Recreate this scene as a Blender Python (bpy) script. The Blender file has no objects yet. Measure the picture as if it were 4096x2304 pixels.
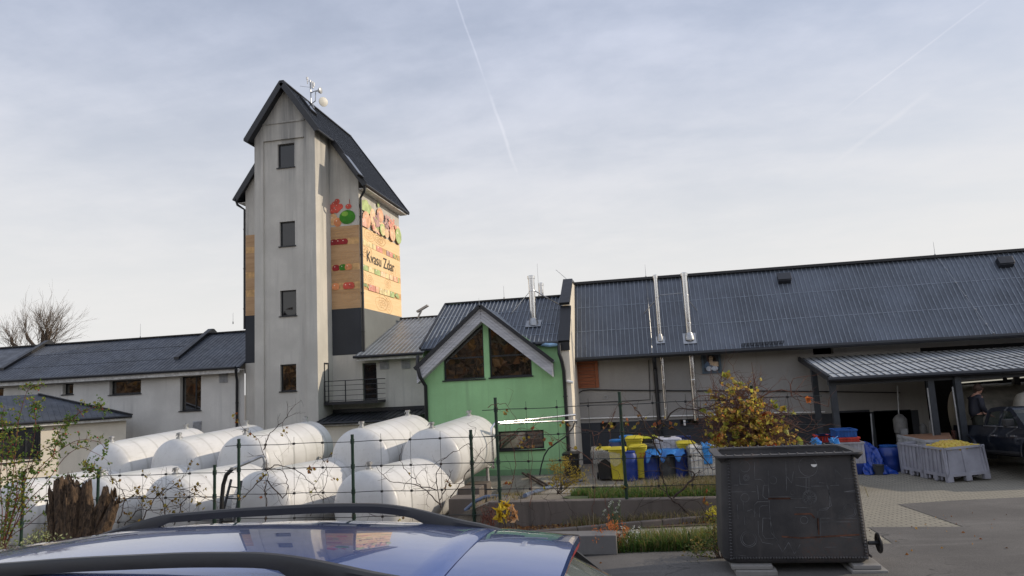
import bpy, math, random
from mathutils import Vector, Matrix, noise
from mathutils.geometry import tessellate_polygon
C = bpy.context.scene
COL = C.collection
PI = math.pi
V = Vector
# ------------------------------------------------------------------ camera, sky, sun
YAW, PITCH, ROLL, FPX = math.radians(10.191), math.radians(7.613), math.radians(-2.956), 2746.3
_f = V((-math.sin(YAW)*math.cos(PITCH), math.cos(YAW)*math.cos(PITCH), math.sin(PITCH)))
_r = V((math.cos(YAW), math.sin(YAW), 0))
_u = _r.cross(_f)
RGT = math.cos(ROLL)*_r + math.sin(ROLL)*_u
UP = -math.sin(ROLL)*_r + math.cos(ROLL)*_u
FWD = _f
cam_d = bpy.data.cameras.new('camera')
cam = bpy.data.objects.new('camera', cam_d)
COL.objects.link(cam)
cam.matrix_world = Matrix((RGT, UP, -FWD)).transposed().to_4x4()
cam_d.sensor_width = 36
cam_d.lens = FPX/4096*36
cam_d.clip_start = 0.05
cam_d.clip_end = 3000
C.camera = cam

SUN_AZ, SUN_EL = math.radians(15), math.radians(25)      # azimuth counted from +X towards +Y
SUN = V((math.cos(SUN_AZ)*math.cos(SUN_EL), math.sin(SUN_AZ)*math.cos(SUN_EL), math.sin(SUN_EL)))
sun_d = bpy.data.lights.new('sun', 'SUN')
sun_d.energy = 2.9
sun_d.angle = math.radians(0.6)
sun_d.color = (1.0, 0.86, 0.68)
sun = bpy.data.objects.new('sun', sun_d)
COL.objects.link(sun)
sun.rotation_euler = (-SUN).to_track_quat('-Z', 'Y').to_euler()
C.view_settings.view_transform = 'Standard'
C.view_settings.look = 'None'
C.view_settings.gamma = 1
C.view_settings.exposure = 0.1


def ray(x, y):
    return RGT*(x-2048) + UP*-(y-1152) + FWD*FPX


def at(x, y, Y):
    d = ray(x, y)
    return d*(Y/d.y)


def atX(x, y, X):
    d = ray(x, y)
    return d*(X/d.x)


def atP(x, y, p, n):
    d = ray(x, y)
    return d*(n.dot(p)/n.dot(d))


W = bpy.data.worlds.new('World')
C.world = W
W.use_nodes = True
wn, wl = W.node_tree.nodes, W.node_tree.links


def wnode(t, **k):
    n = wn.new(t)
    for a, b in k.items():
        setattr(n, a, b)
    return n


def wmath(op, a, b=None, c=None, clamp=False):
    n = wnode('ShaderNodeMath', operation=op, use_clamp=clamp)
    for i, q in enumerate((a, b, c)):
        if q is None:
            continue
        if isinstance(q, (int, float)):
            n.inputs[i].default_value = q
        else:
            wl.new(q, n.inputs[i])
    return n.outputs[0]


def wdot(vec, v):
    n = wnode('ShaderNodeVectorMath', operation='DOT_PRODUCT')
    wl.new(vec, n.inputs[0])
    n.inputs[1].default_value = v
    return n.outputs['Value']


bg = wn['Background']
sky = wnode('ShaderNodeTexSky', sky_type='NISHITA')
sky.sun_disc = False
sky.sun_elevation = SUN_EL
sky.sun_rotation = PI/2 - SUN_AZ
sky.air_density = 1.0
sky.dust_density = 1.2
sky.ozone_density = 1.2
tc = wnode('ShaderNodeTexCoord')
D = tc.outputs['Generated']
sep = wnode('ShaderNodeSeparateXYZ')
wl.new(D, sep.inputs[0])
zz = wmath('MAXIMUM', sep.outputs[2], 0.02)
# project the view direction on a high flat cloud deck, so that the cirrus is drawn out towards the horizon
den = wmath('ADD', zz, 0.12)
cx = wmath('DIVIDE', sep.outputs[0], den)
cy = wmath('DIVIDE', sep.outputs[1], den)
comb = wnode('ShaderNodeCombineXYZ')
wl.new(cx, comb.inputs[0])
wl.new(cy, comb.inputs[1])
mp = wnode('ShaderNodeMapping')
wl.new(comb.outputs[0], mp.inputs[0])
mp.inputs['Rotation'].default_value = (0, 0, math.radians(22))
mp.inputs['Scale'].default_value = (0.75, 1.5, 1)
n1 = wnode('ShaderNodeTexNoise')
wl.new(mp.outputs[0], n1.inputs['Vector'])
n1.inputs['Scale'].default_value = 1.05
n1.inputs['Detail'].default_value = 7
n1.inputs['Roughness'].default_value = 0.55
n1.inputs['Distortion'].default_value = 0.35
n2 = wnode('ShaderNodeTexNoise')
wl.new(comb.outputs[0], n2.inputs['Vector'])
n2.inputs['Scale'].default_value = 5.0
n2.inputs['Detail'].default_value = 5
n2.inputs['Roughness'].default_value = 0.6
cl = wmath("MULTIPLY_ADD", n2.outputs[0], 0.34, n1.outputs[0])
cr = wnode('ShaderNodeMapRange', interpolation_type='SMOOTHSTEP')
wl.new(cl, cr.inputs[0])
cr.inputs[1].default_value = 0.46
cr.inputs[2].default_value = 0.93
cr.inputs[3].default_value = 0.52
cr.inputs[4].default_value = 0.90
# thin veil thickens towards the horizon
hz = wnode('ShaderNodeMapRange', interpolation_type='SMOOTHSTEP')
wl.new(sep.outputs[2], hz.inputs[0])
hz.inputs[1].default_value = 0.50
hz.inputs[2].default_value = 0.06
hz.inputs[3].default_value = 0.0
hz.inputs[4].default_value = 0.86
inv = wmath('SUBTRACT', 1.0, hz.outputs[0])
fac = wmath('SUBTRACT', 1.0, wmath('MULTIPLY', wmath('SUBTRACT', 1.0, cr.outputs[0]), inv))


def contrail(a, b, width, amount):
    # a condensation trail is a great circle: dot(direction, normal) near zero, between two end directions
    da, db = ray(*a).normalized(), ray(*b).normalized()
    nrm = da.cross(db).normalized()
    tan = nrm.cross(da).normalized()
    ang = math.acos(max(-1, min(1, da.dot(db))))
    d = wmath('ABSOLUTE', wmath('MULTIPLY_ADD', wmath('SUBTRACT', n2.outputs[0], 0.5), width*1.6, wdot(D, nrm)))
    m = wnode('ShaderNodeMapRange', interpolation_type='SMOOTHSTEP')
    wl.new(d, m.inputs[0])
    m.inputs[1].default_value = width
    m.inputs[2].default_value = 0.0
    t = wmath('ARCTAN2', wdot(D, tan), wdot(D, da))
    e1 = wnode('ShaderNodeMapRange', interpolation_type='SMOOTHSTEP')
    wl.new(t, e1.inputs[0])
    e1.inputs[1].default_value = -0.02
    e1.inputs[2].default_value = 0.02
    e2 = wnode('ShaderNodeMapRange', interpolation_type='SMOOTHSTEP')
    wl.new(t, e2.inputs[0])
    e2.inputs[1].default_value = ang
    e2.inputs[2].default_value = ang*0.55
    return wmath('MULTIPLY', wmath('MULTIPLY', m.outputs[0], wmath('MULTIPLY', e1.outputs[0], e2.outputs[0])), amount)


trails = None
for a, b, w_, k in (((1815, -30), (1960, 380), 0.0022, 0.17), ((1960, 380), (2085, 740), 0.0036, 0.14),
                    ((3950, 0), (3290, 500), 0.0018, 0.13), ((3700, 380), (3300, 680), 0.0050, 0.08)):
    q = contrail(a, b, w_, k)
    trails = q if trails is None else wmath('ADD', trails, q)
fac = wmath('MINIMUM', wmath('ADD', fac, trails), 1.0)
mixw = wnode('ShaderNodeMix', data_type='RGBA')
wl.new(fac, mixw.inputs['Factor'])
wl.new(sky.outputs[0], mixw.inputs['A'])
# veil of cloud brightened behind the camera, added to fill the shaded fronts
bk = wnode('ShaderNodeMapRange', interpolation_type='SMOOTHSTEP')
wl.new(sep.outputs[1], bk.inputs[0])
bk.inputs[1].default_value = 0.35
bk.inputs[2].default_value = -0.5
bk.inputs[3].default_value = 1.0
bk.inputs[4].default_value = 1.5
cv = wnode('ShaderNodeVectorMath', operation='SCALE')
hzc = wnode('ShaderNodeMix', data_type='RGBA')
hzf = wnode('ShaderNodeMapRange', interpolation_type='SMOOTHSTEP')
wl.new(sep.outputs[2], hzf.inputs[0])
hzf.inputs[1].default_value = 0.55
hzf.inputs[2].default_value = 0.10
wl.new(hzf.outputs[0], hzc.inputs['Factor'])
hzc.inputs['A'].default_value = (6.25, 6.7, 8.1, 1)
hzc.inputs['B'].default_value = (7.95, 7.85, 7.75, 1)
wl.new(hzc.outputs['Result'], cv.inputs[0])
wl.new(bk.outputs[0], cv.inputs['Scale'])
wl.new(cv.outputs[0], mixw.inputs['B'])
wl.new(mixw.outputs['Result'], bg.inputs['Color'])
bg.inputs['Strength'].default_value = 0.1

# ------------------------------------------------------------------ materials


class NT:
    def __init__(s, name):
        s.m = bpy.data.materials.new(name)
        s.m.use_nodes = True
        s.t = s.m.node_tree
        s.b = s.t.nodes['Principled BSDF']
        s._co = None

    def n(s, t, **k):
        q = s.t.nodes.new(t)
        for a, b in k.items():
            setattr(q, a, b)
        return q

    def l(s, a, b):
        s.t.links.new(a, b)

    def co(s, scale=(1, 1, 1), rot=(0, 0, 0)):
        if s._co is None:
            s._co = s.n('ShaderNodeTexCoord').outputs['Object']
        m = s.n('ShaderNodeMapping')
        s.l(s._co, m.inputs[0])
        m.inputs['Scale'].default_value = scale
        m.inputs['Rotation'].default_value = rot
        return m.outputs[0]

    def noise(s, vec, sc, det=4, rough=0.6, dist=0):
        q = s.n('ShaderNodeTexNoise')
        s.l(vec, q.inputs['Vector'])
        q.inputs['Scale'].default_value = sc
        q.inputs['Detail'].default_value = det
        q.inputs['Roughness'].default_value = rough
        q.inputs['Distortion'].default_value = dist
        return q.outputs[0]

    def ramp(s, v, a, b, lo=0.0, hi=1.0):
        q = s.n('ShaderNodeMapRange', interpolation_type='SMOOTHSTEP')
        s.l(v, q.inputs[0])
        for i, x in enumerate((a, b, lo, hi)):
            q.inputs[i+1].default_value = x
        return q.outputs[0]

    def mix(s, f, a, b, mode='MIX'):
        q = s.n('ShaderNodeMix', data_type='RGBA', blend_type=mode)
        for key, x in (('Factor', f), ('A', a), ('B', b)):
            if isinstance(x, (int, float)):
                q.inputs[key].default_value = x
            elif isinstance(x, tuple):
                q.inputs[key].default_value = x if len(x) == 4 else (*x, 1)
            else:
                s.l(x, q.inputs[key])
        return q.outputs['Result']

    def math(s, op, a, b):
        q = s.n('ShaderNodeMath', operation=op)
        for i, x in enumerate((a, b)):
            if isinstance(x, (int, float)):
                q.inputs[i].default_value = x
            else:
                s.l(x, q.inputs[i])
        return q.outputs[0]

    def bump(s, h, strength=0.3, dist=0.01):
        q = s.n('ShaderNodeBump')
        s.l(h, q.inputs['Height'])
        q.inputs['Strength'].default_value = strength
        q.inputs['Distance'].default_value = dist
        s.l(q.outputs[0], s.b.inputs['Normal'])

    def set(s, col=None, rough=None, metal=None, **k):
        for key, x in (('Base Color', col), ('Roughness', rough), ('Metallic', metal)):
            if x is None:
                continue
            if isinstance(x, tuple):
                s.b.inputs[key].default_value = x if len(x) == 4 else (*x, 1)
            elif isinstance(x, (int, float)):
                s.b.inputs[key].default_value = x
            else:
                s.l(x, s.b.inputs[key])
        for key, x in k.items():
            s.b.inputs[key.replace('_', ' ')].default_value = x
        return s.m


def dim(c, k):
    return tuple(x*k for x in c)


def simple(name, c, rough=0.6, metal=0.0, var=0.25, sc=6, bump=0.0, bsc=60):
    q = NT(name)
    v = q.noise(q.co(), sc, 5)
    col = q.mix(q.ramp(v, 0.3, 0.7), dim(c, 1-var), dim(c, 1+var*0.6))
    if bump:
        q.bump(q.noise(q.co(), bsc, 3), bump, 0.005)
    rr = q.ramp(v, 0.25, 0.75, max(0.02, rough-0.08), min(1, rough+0.1))
    return q.set(col, rr, metal)


def plaster(name, c, stain=(0.09, 0.09, 0.085), amt=0.55, sc=1.0, top=None):
    q = NT(name)
    big = q.noise(q.co(), 0.7*sc, 5, 0.6)
    streak = q.noise(q.co((3.2*sc, 3.2*sc, 0.16*sc)), 1.0, 5, 0.62)
    fine = q.noise(q.co(), 26, 4, 0.7)
    col = q.mix(q.ramp(big, 0.3, 0.72), dim(c, 0.86), dim(c, 1.07))
    s = q.math('MULTIPLY', q.ramp(streak, 0.48, 0.78), q.ramp(big, 0.34, 0.66, 0.1, 1.0))
    if top:
        # soot and algae gather below the eaves and run down in streaks
        sp_ = q.n('ShaderNodeSeparateXYZ')
        q.l(q.co(), sp_.inputs[0])
        tz = q.math('MULTIPLY', q.ramp(sp_.outputs[2], top[0], top[1]), q.ramp(streak, 0.34, 0.62, 0.2, 1.0))
        s = q.math('MINIMUM', q.math('ADD', q.math('MULTIPLY', s, 0.7), tz), 1.0)
    col = q.mix(q.math('MULTIPLY', s, amt), col, stain)
    col = q.mix(q.ramp(fine, 0.3, 0.7, 0.0, 0.16), col, dim(c, 0.6))
    q.bump(q.noise(q.co(), 90, 4, 0.7), 0.22, 0.006)
    return q.set(col, 0.93)


def roofmetal(name, c, rough=0.36, sc=1.0, var=0.4, fine_amt=0.25):
    q = NT(name)
    big = q.noise(q.co(), 0.55*sc, 5, 0.62)
    fine = q.noise(q.co((7, 7, 1.2)), 2.2, 4, 0.6)
    col = q.mix(q.ramp(big, 0.32, 0.7), dim(c, 1-var), dim(c, 1+var))
    col = q.mix(q.ramp(fine, 0.48, 0.78, 0, fine_amt), col, dim(c, 1.9))
    q.bump(q.noise(q.co(), 3.0, 3), 0.12, 0.02)
    return q.set(col, q.ramp(q.noise(q.co((2, 2, 1)), 2.0, 5), 0.3, 0.7, rough-0.07, rough+0.14), 0.0, Specular_IOR_Level=0.55)


def glass_dark(name, c=(0.012, 0.013, 0.015), rough=0.02, spec=0.55):
    q = NT(name)
    q.bump(q.noise(q.co(), 1.3, 2), 0.05, 0.02)
    return q.set(c, rough, 0.0, Specular_IOR_Level=spec)


def glow(name, c, k):
    q = NT(name)
    q.b.inputs['Emission Color'].default_value = (*c, 1)
    q.b.inputs['Emission Strength'].default_value = k
    return q.set(c, 0.5)


def bark(name, a, b, sc=3.0):
    q = NT(name)
    v = q.noise(q.co((sc*3, sc*3, sc*0.9)), 2.0, 7, 0.75, 0.7)
    w_ = q.noise(q.co(), 9, 5, 0.7)
    col = q.mix(q.ramp(v, 0.34, 0.66), a, b)
    col = q.mix(q.ramp(w_, 0.6, 0.8, 0, 0.6), col, dim(b, 1.7))
    q.bump(v, 0.9, 0.04)
    return q.set(col, 0.95)


def leafmat(name, cols, rough=0.6):
    q = NT(name)
    v = q.n('ShaderNodeNewGeometry').outputs['Random Per Island']
    r = q.n('ShaderNodeValToRGB')
    q.l(v, r.inputs[0])
    els = r.color_ramp.elements
    r.color_ramp.interpolation = 'CONSTANT'
    while len(els) < len(cols):
        els.new(0.5)
    for i, (e, c) in enumerate(zip(els, cols)):
        e.position = i/len(cols)
        e.color = (*c, 1)
    col = r.outputs[0]
    m = q.set(col, rough)
    tr = q.n('ShaderNodeBsdfTranslucent')
    q.l(col, tr.inputs[0])
    ms = q.n('ShaderNodeMixShader')
    ms.inputs[0].default_value = 0.5
    q.l(q.b.outputs[0], ms.inputs[1])
    q.l(tr.outputs[0], ms.inputs[2])
    q.l(ms.outputs[0], q.t.nodes['Material Output'].inputs[0])
    return m


def woodmat(name, a, b, axis='x', sc=1.0, rough=0.7, bands=0.0):
    q = NT(name)
    s3 = {'x': (0.5, 6, 6), 'y': (6, 0.5, 6), 'z': (6, 6, 0.5)}[axis]
    v = q.noise(q.co(tuple(x*sc for x in s3)), 2.0, 6, 0.65, 0.6)
    col = q.mix(q.ramp(v, 0.3, 0.72), a, b)
    q.bump(v, 0.3, 0.01)
    return q.set(col, rough)


M = {}
M['plaster'] = plaster('grey_plaster', (0.55, 0.525, 0.47), (0.15, 0.15, 0.148), 0.8, 1.0, (10.5, 16.5))
M['plaster_wing'] = plaster('pale_plaster', (0.61, 0.59, 0.545), (0.28, 0.27, 0.26), 0.5)
M['plaster_hall'] = plaster('hall_plaster', (0.335, 0.32, 0.30), (0.17, 0.165, 0.155), 0.5)
M['cream'] = plaster('cream_plaster', (0.72, 0.66, 0.55), (0.5, 0.46, 0.4), 0.3)
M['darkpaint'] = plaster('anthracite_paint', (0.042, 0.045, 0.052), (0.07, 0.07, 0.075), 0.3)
M['darkpaint_sunlit'] = plaster('sunlit_anthracite_paint', (0.16, 0.17, 0.165), (0.12, 0.125, 0.12), 0.3)  # lighter copy of the anthracite paint: sunlight put into the side band's colour
M['green'] = plaster('green_plaster', (0.31, 0.55, 0.27), (0.18, 0.26, 0.16), 0.6)
M['plinth'] = plaster('green_plinth', (0.18, 0.32, 0.17), (0.11, 0.14, 0.11), 0.6)
M['roof'] = roofmetal('dark_roof_metal', (0.034, 0.041, 0.054))
M['roof_hall'] = roofmetal('blue_roof_metal', (0.075, 0.088, 0.112), 0.36, 1, .35)
M['seam_grey'] = simple('grey_roof_seam', (0.07, 0.075, 0.08), 0.45)
M['seam_light'] = simple('lit_roof_seam', (0.20, 0.23, 0.27), 0.35)  # ribs paler than their sheets: the light they catch put into the colour
M['roof_black'] = roofmetal('black_roof_metal', (0.018, 0.020, 0.025), 0.45)
M['roof_grey'] = roofmetal('grey_roof_metal', (0.13, 0.14, 0.15), 0.34)
M['roof_canopy'] = roofmetal('zinc_roof_metal', (0.40, 0.42, 0.43), 0.42, 1, 0.10, 0.04)
M['trim'] = simple('black_trim', (0.012, 0.013, 0.016), 0.42)
M['seam'] = simple('roof_seam', (0.02, 0.023, 0.028), 0.35)
M['fascia'] = simple('pale_fascia', (0.58, 0.57, 0.54), 0.7)
M['frame'] = simple('window_frame', (0.014, 0.015, 0.018), 0.4)
M['glass'] = glass_dark('window_glass')
M['glass_refl'] = glass_dark('reflecting_glass', (0.014, 0.012, 0.010), 0.015, 1.0)
M['glass_refl'].node_tree.nodes['Principled BSDF'].inputs['IOR'].default_value = 2.1
M['void'] = simple('dark_interior', (0.012, 0.012, 0.013), 0.9)
M['steel'] = simple('stainless_steel', (0.62, 0.62, 0.62), 0.22, 1.0, 0.1, 3)
M['galv'] = simple('galvanised_steel', (0.36, 0.37, 0.38), 0.42, 0.8, 0.2, 8)
M['vent'] = simple('vent_grey', (0.38, 0.38, 0.38), 0.6)
M['tank'] = None
M['concrete'] = plaster('concrete', (0.22, 0.21, 0.195), (0.08, 0.075, 0.07), 0.8, 1.6)
M['concrete_dark'] = plaster('weathered_concrete', (0.135, 0.112, 0.095), (0.045, 0.038, 0.033), 0.8, 1.8)
M['post'] = simple('green_post', (0.008, 0.03, 0.018), 0.4)
M['wire'] = simple('dark_wire', (0.012, 0.017, 0.017), 0.5)
M['black'] = simple('black_rubber', (0.012, 0.012, 0.013), 0.55)
M['twig'] = simple('twig_bark', (0.075, 0.05, 0.036), 0.9, 0, 0.5, 20)
M['twig_red'] = simple('red_twig_bark', (0.16, 0.055, 0.035), 0.8, 0, 0.5, 20)
M['bark'] = bark('tree_bark', (0.035, 0.026, 0.02), (0.16, 0.12, 0.085))
M['white'] = simple('white_paint', (0.78, 0.77, 0.74), 0.4, 0, 0.06)

# ------------------------------------------------------------------ mesh builder


class MB:
    def __init__(s):
        s.v, s.f, s.mi = [], [], []
        s.cur = 0

    def mat(s, i):
        s.cur = i
        return s

    def add(s, vs, fs):
        o = len(s.v)
        s.v.extend(tuple(q) for q in vs)
        for f in fs:
            s.f.append(tuple(o+i for i in f))
            s.mi.append(s.cur)
        return s

    def box(s, a, b):
        x0, y0, z0 = a
        x1, y1, z1 = b
        return s.add([(x0, y0, z0), (x1, y0, z0), (x1, y1, z0), (x0, y1, z0), (x0, y0, z1), (x1, y0, z1), (x1, y1, z1), (x0, y1, z1)],
                     [(0, 3, 2, 1), (4, 5, 6, 7), (0, 1, 5, 4), (1, 2, 6, 5), (2, 3, 7, 6), (3, 0, 4, 7)])

    def obox(s, c, ax, ay, az):
        c = V(c)
        p = []
        for k in (-1, 1):
            for i, j in ((-1, -1), (1, -1), (1, 1), (-1, 1)):
                p.append(c+V(ax)*i+V(ay)*j+V(az)*k)
        return s.add(p, [(0, 3, 2, 1), (4, 5, 6, 7), (0, 1, 5, 4), (1, 2, 6, 5), (2, 3, 7, 6), (3, 0, 4, 7)])

    def beam(s, a, b, w, h, up=(0, 0, 1)):
        a, b = V(a), V(b)
        d = (b-a)
        x = d.cross(V(up))
        if x.length < 1e-6:
            x = d.cross(V((1, 0, 0)))
        x.normalize()
        z = x.cross(d).normalized()
        return s.obox((a+b)/2, x*w/2, d/2, z*h/2)

    def poly(s, pts):
        return s.add(pts, [tuple(range(len(pts)))])

    def prism(s, pts, vec):
        n = len(pts)
        vec = V(vec)
        top = [V(q)+vec for q in pts]
        return s.add(list(pts)+top, [tuple(range(n))[::-1], tuple(range(n, 2*n))]+[(i, (i+1) % n, n+(i+1) % n, n+i) for i in range(n)])

    def tube(s, pts, r, n=6, cap=True):
        pts = [V(q) for q in pts]
        k = len(pts)
        rs = r if isinstance(r, (list, tuple)) else [r]*k
        vs, fs = [], []
        prev = None
        for i, p in enumerate(pts):
            d = (pts[min(i+1, k-1)]-pts[max(i-1, 0)])
            if d.length < 1e-9:
                d = V((0, 0, 1))
            d.normalize()
            if prev is None:
                x = d.cross(V((0, 0, 1)) if abs(d.z) < 0.9 else V((1, 0, 0)))
            else:
                x = prev-d*prev.dot(d)
            x.normalize()
            prev = x
            y = d.cross(x)
            for j in range(n):
                a = 2*PI*j/n
                vs.append(p+(x*math.cos(a)+y*math.sin(a))*rs[i])
        for i in range(k-1):
            for j in range(n):
                a, b = i*n+j, i*n+(j+1) % n
                fs.append((a, b, b+n, a+n))
        if cap:
            fs.append(tuple(range(n))[::-1])
            fs.append(tuple(range((k-1)*n, k*n)))
        return s.add(vs, fs)

    def lathe(s, prof, n=24, o=(0, 0, 0), x=(1, 0, 0), y=(0, 1, 0), z=(0, 0, 1), cap=True):
        o, x, y, z = V(o), V(x), V(y), V(z)
        vs, fs = [], []
        for r, h in prof:
            for j in range(n):
                a = 2*PI*j/n
                vs.append(o+x*(r*math.cos(a))+y*(r*math.sin(a))+z*h)
        for i in range(len(prof)-1):
            for j in range(n):
                a, b = i*n+j, i*n+(j+1) % n
                fs.append((a, b, b+n, a+n))
        if cap:
            fs.append(tuple(range(n))[::-1])
            fs.append(tuple(range((len(prof)-1)*n, len(prof)*n)))
        return s.add(vs, fs)

    def disc(s, c, r, nrm, n=20, squash=1.0, th=0.0):
        c, nrm = V(c), V(nrm).normalized()
        x = nrm.cross(V((0, 0, 1)) if abs(nrm.z) < 0.9 else V((0, 1, 0))).normalized()
        y = nrm.cross(x)
        pts = [c+x*(r*math.cos(2*PI*i/n))+y*(r*squash*math.sin(2*PI*i/n)) for i in range(n)]
        if th:
            return s.prism(pts, nrm*th)
        return s.poly(pts)

    def ball(s, c, r, n=10, m=6, sc=(1, 1, 1)):
        c = V(c)
        vs = []
        for i in range(m+1):
            t = PI*i/m
            for j in range(n):
                a = 2*PI*j/n
                vs.append(c+V((r*sc[0]*math.sin(t)*math.cos(a), r*sc[1]*math.sin(t)*math.sin(a), -r*sc[2]*math.cos(t))))
        fs = []
        for i in range(m):
            for j in range(n):
                a, b = i*n+j, i*n+(j+1) % n
                fs.append((a, b, b+n, a+n))
        return s.add(vs, fs)

    def leaf(s, p, size, rng, aspect=0.6, up=0.0):
        a = V((rng.gauss(0, 1), rng.gauss(0, 1), rng.gauss(0, 1)+up)).normalized()
        b = a.cross(V((rng.gauss(0, 1), rng.gauss(0, 1), rng.gauss(0, 1)))).normalized()
        c = a.cross(b)*size*0.12
        p = V(p)
        a *= size*0.5
        b *= size*aspect*0.5
        return s.add([p-a, p-a*0.1+b+c, p+a, p-a*0.1-b+c], [(0, 1, 2), (0, 2, 3)])

    def panel(s, outer, holes, F, depth=0.14):
        # a flat wall with openings: front sheet and the reveals of every opening
        loops = [outer]+list(holes)

        def box2(lp):
            xs_, ys_ = [q[0] for q in lp], [q[1] for q in lp]
            return min(xs_), max(xs_), min(ys_), max(ys_)
        if all(len(lp) == 4 and all(min(abs(a-box2(lp)[0]), abs(a-box2(lp)[1])) < 1e-4 and min(abs(b-box2(lp)[2]), abs(b-box2(lp)[3])) < 1e-4 for a, b in lp) for lp in loops):
            # all openings are upright rectangles: cut the wall along a grid
            bs = [box2(lp) for lp in loops]
            xs_ = sorted({round(x, 5) for q in bs for x in q[:2]})
            ys_ = sorted({round(y, 5) for q in bs for y in q[2:]})
            xs_ = [x for x in xs_ if bs[0][0]-1e-4 <= x <= bs[0][1]+1e-4]
            ys_ = [y for y in ys_ if bs[0][2]-1e-4 <= y <= bs[0][3]+1e-4]
            for x0, x1 in zip(xs_, xs_[1:]):
                for y0, y1 in zip(ys_, ys_[1:]):
                    xm_, ym_ = (x0+x1)/2, (y0+y1)/2
                    if not any(q[0] < xm_ < q[1] and q[2] < ym_ < q[3] for q in bs[1:]):
                        s.poly([F(x0, y0, 0), F(x1, y0, 0), F(x1, y1, 0), F(x0, y1, 0)])
        else:
            tess = tessellate_polygon([[V((a, b, 0)) for a, b in lp] for lp in loops])
            flat = [q for lp in loops for q in lp]
            s.add([F(a, b, 0) for a, b in flat], [tuple(t) for t in tess])
        for h in holes:
            n = len(h)
            s.add([F(a, b, 0) for a, b in h]+[F(a, b, depth) for a, b in h],
                  [(i, (i+1) % n, n+(i+1) % n, n+i) for i in range(n)])
        return s

    def build(s, name, mats, parent=None, smooth=False, bevel=0.0, origin=None):
        me = bpy.data.meshes.new(name)
        mats = mats if isinstance(mats, (list, tuple)) else [mats]
        off = V((0, 0, 0))
        if parent is not None:
            p = parent
            while p is not None:
                off += p.location
                p = p.parent
            loc = V((0, 0, 0))
        elif origin is not None:
            off = loc = V(origin)
        elif s.v:
            xs, ys, zs = zip(*s.v)
            off = loc = V(((min(xs)+max(xs))/2, (min(ys)+max(ys))/2, min(zs)))
        me.from_pydata([V(q)-off for q in s.v], [], s.f)
        for m_ in mats:
            me.materials.append(m_)
        if len(mats) > 1:
            me.polygons.foreach_set('material_index', s.mi)
        if smooth:
            me.polygons.foreach_set('use_smooth', [True]*len(me.polygons))
            if smooth != 2:
                me.set_sharp_from_angle(angle=math.radians(38))
        me.update()
        o = bpy.data.objects.new(name, me)
        COL.objects.link(o)
        o.location = loc
        if parent is not None:
            o.parent = parent
        if bevel:
            b = o.modifiers.new('bevel', 'BEVEL')
            b.width = bevel
            b.segments = 2
            b.limit_method = 'ANGLE'
        return o


def tag(o, label=None, cat=None, group=None, kind=None):
    if label:
        o['label'] = label
    if cat:
        o['category'] = cat
    if group:
        o['group'] = group
    if kind:
        o['kind'] = kind
    return o


def thing(name, label, cat, loc=(0, 0, 0), group=None):
    o = bpy.data.objects.new(name, None)
    COL.objects.link(o)
    o.empty_display_size = 0.2
    o.location = loc
    return tag(o, label, cat, group)


def copy_tree(o, parent=None):
    c = o.copy()
    COL.objects.link(c)
    if parent is not None:
        c.parent = parent
    for ch in list(o.children):
        copy_tree(ch, c)
    return c


def smooth(a, b, x):
    t = max(0.0, min(1.0, (x-a)/(b-a)))
    return t*t*(3-2*t)


def lerp(a, b, t):
    return a+(b-a)*t


def inset(poly, w):
    # inset of a convex polygon listed counter-clockwise or clockwise
    n = len(poly)
    area = sum(poly[i][0]*poly[(i+1) % n][1]-poly[(i+1) % n][0]*poly[i][1] for i in range(n))
    sg = 1 if area > 0 else -1
    lines = []
    for i in range(n):
        (x0, y0), (x1, y1) = poly[i], poly[(i+1) % n]
        L = math.hypot(x1-x0, y1-y0)
        nx, ny = -(y1-y0)/L*sg, (x1-x0)/L*sg
        lines.append((x0+nx*w, y0+ny*w, (x1-x0)/L, (y1-y0)/L))
    out = []
    for i in range(n):
        x0, y0, dx0, dy0 = lines[i-1]
        x1, y1, dx1, dy1 = lines[i]
        den_ = dx0*dy1-dy0*dx1
        t = ((x1-x0)*dy1-(y1-y0)*dx1)/den_
        out.append((x0+dx0*t, y0+dy0*t))
    return out


def ring(mb, outer, inner, F, d0, d1):
    # a frame between two loops, from depth d0 to d1
    n = len(outer)
    for i in range(n):
        j = (i+1) % n
        a, b, c, d = outer[i], outer[j], inner[j], inner[i]
        mb.add([F(*a, d0), F(*b, d0), F(*c, d0), F(*d, d0), F(*a, d1), F(*b, d1), F(*c, d1), F(*d, d1)],
               [(0, 1, 2, 3), (3, 2, 6, 7), (1, 0, 4, 5)])


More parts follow.
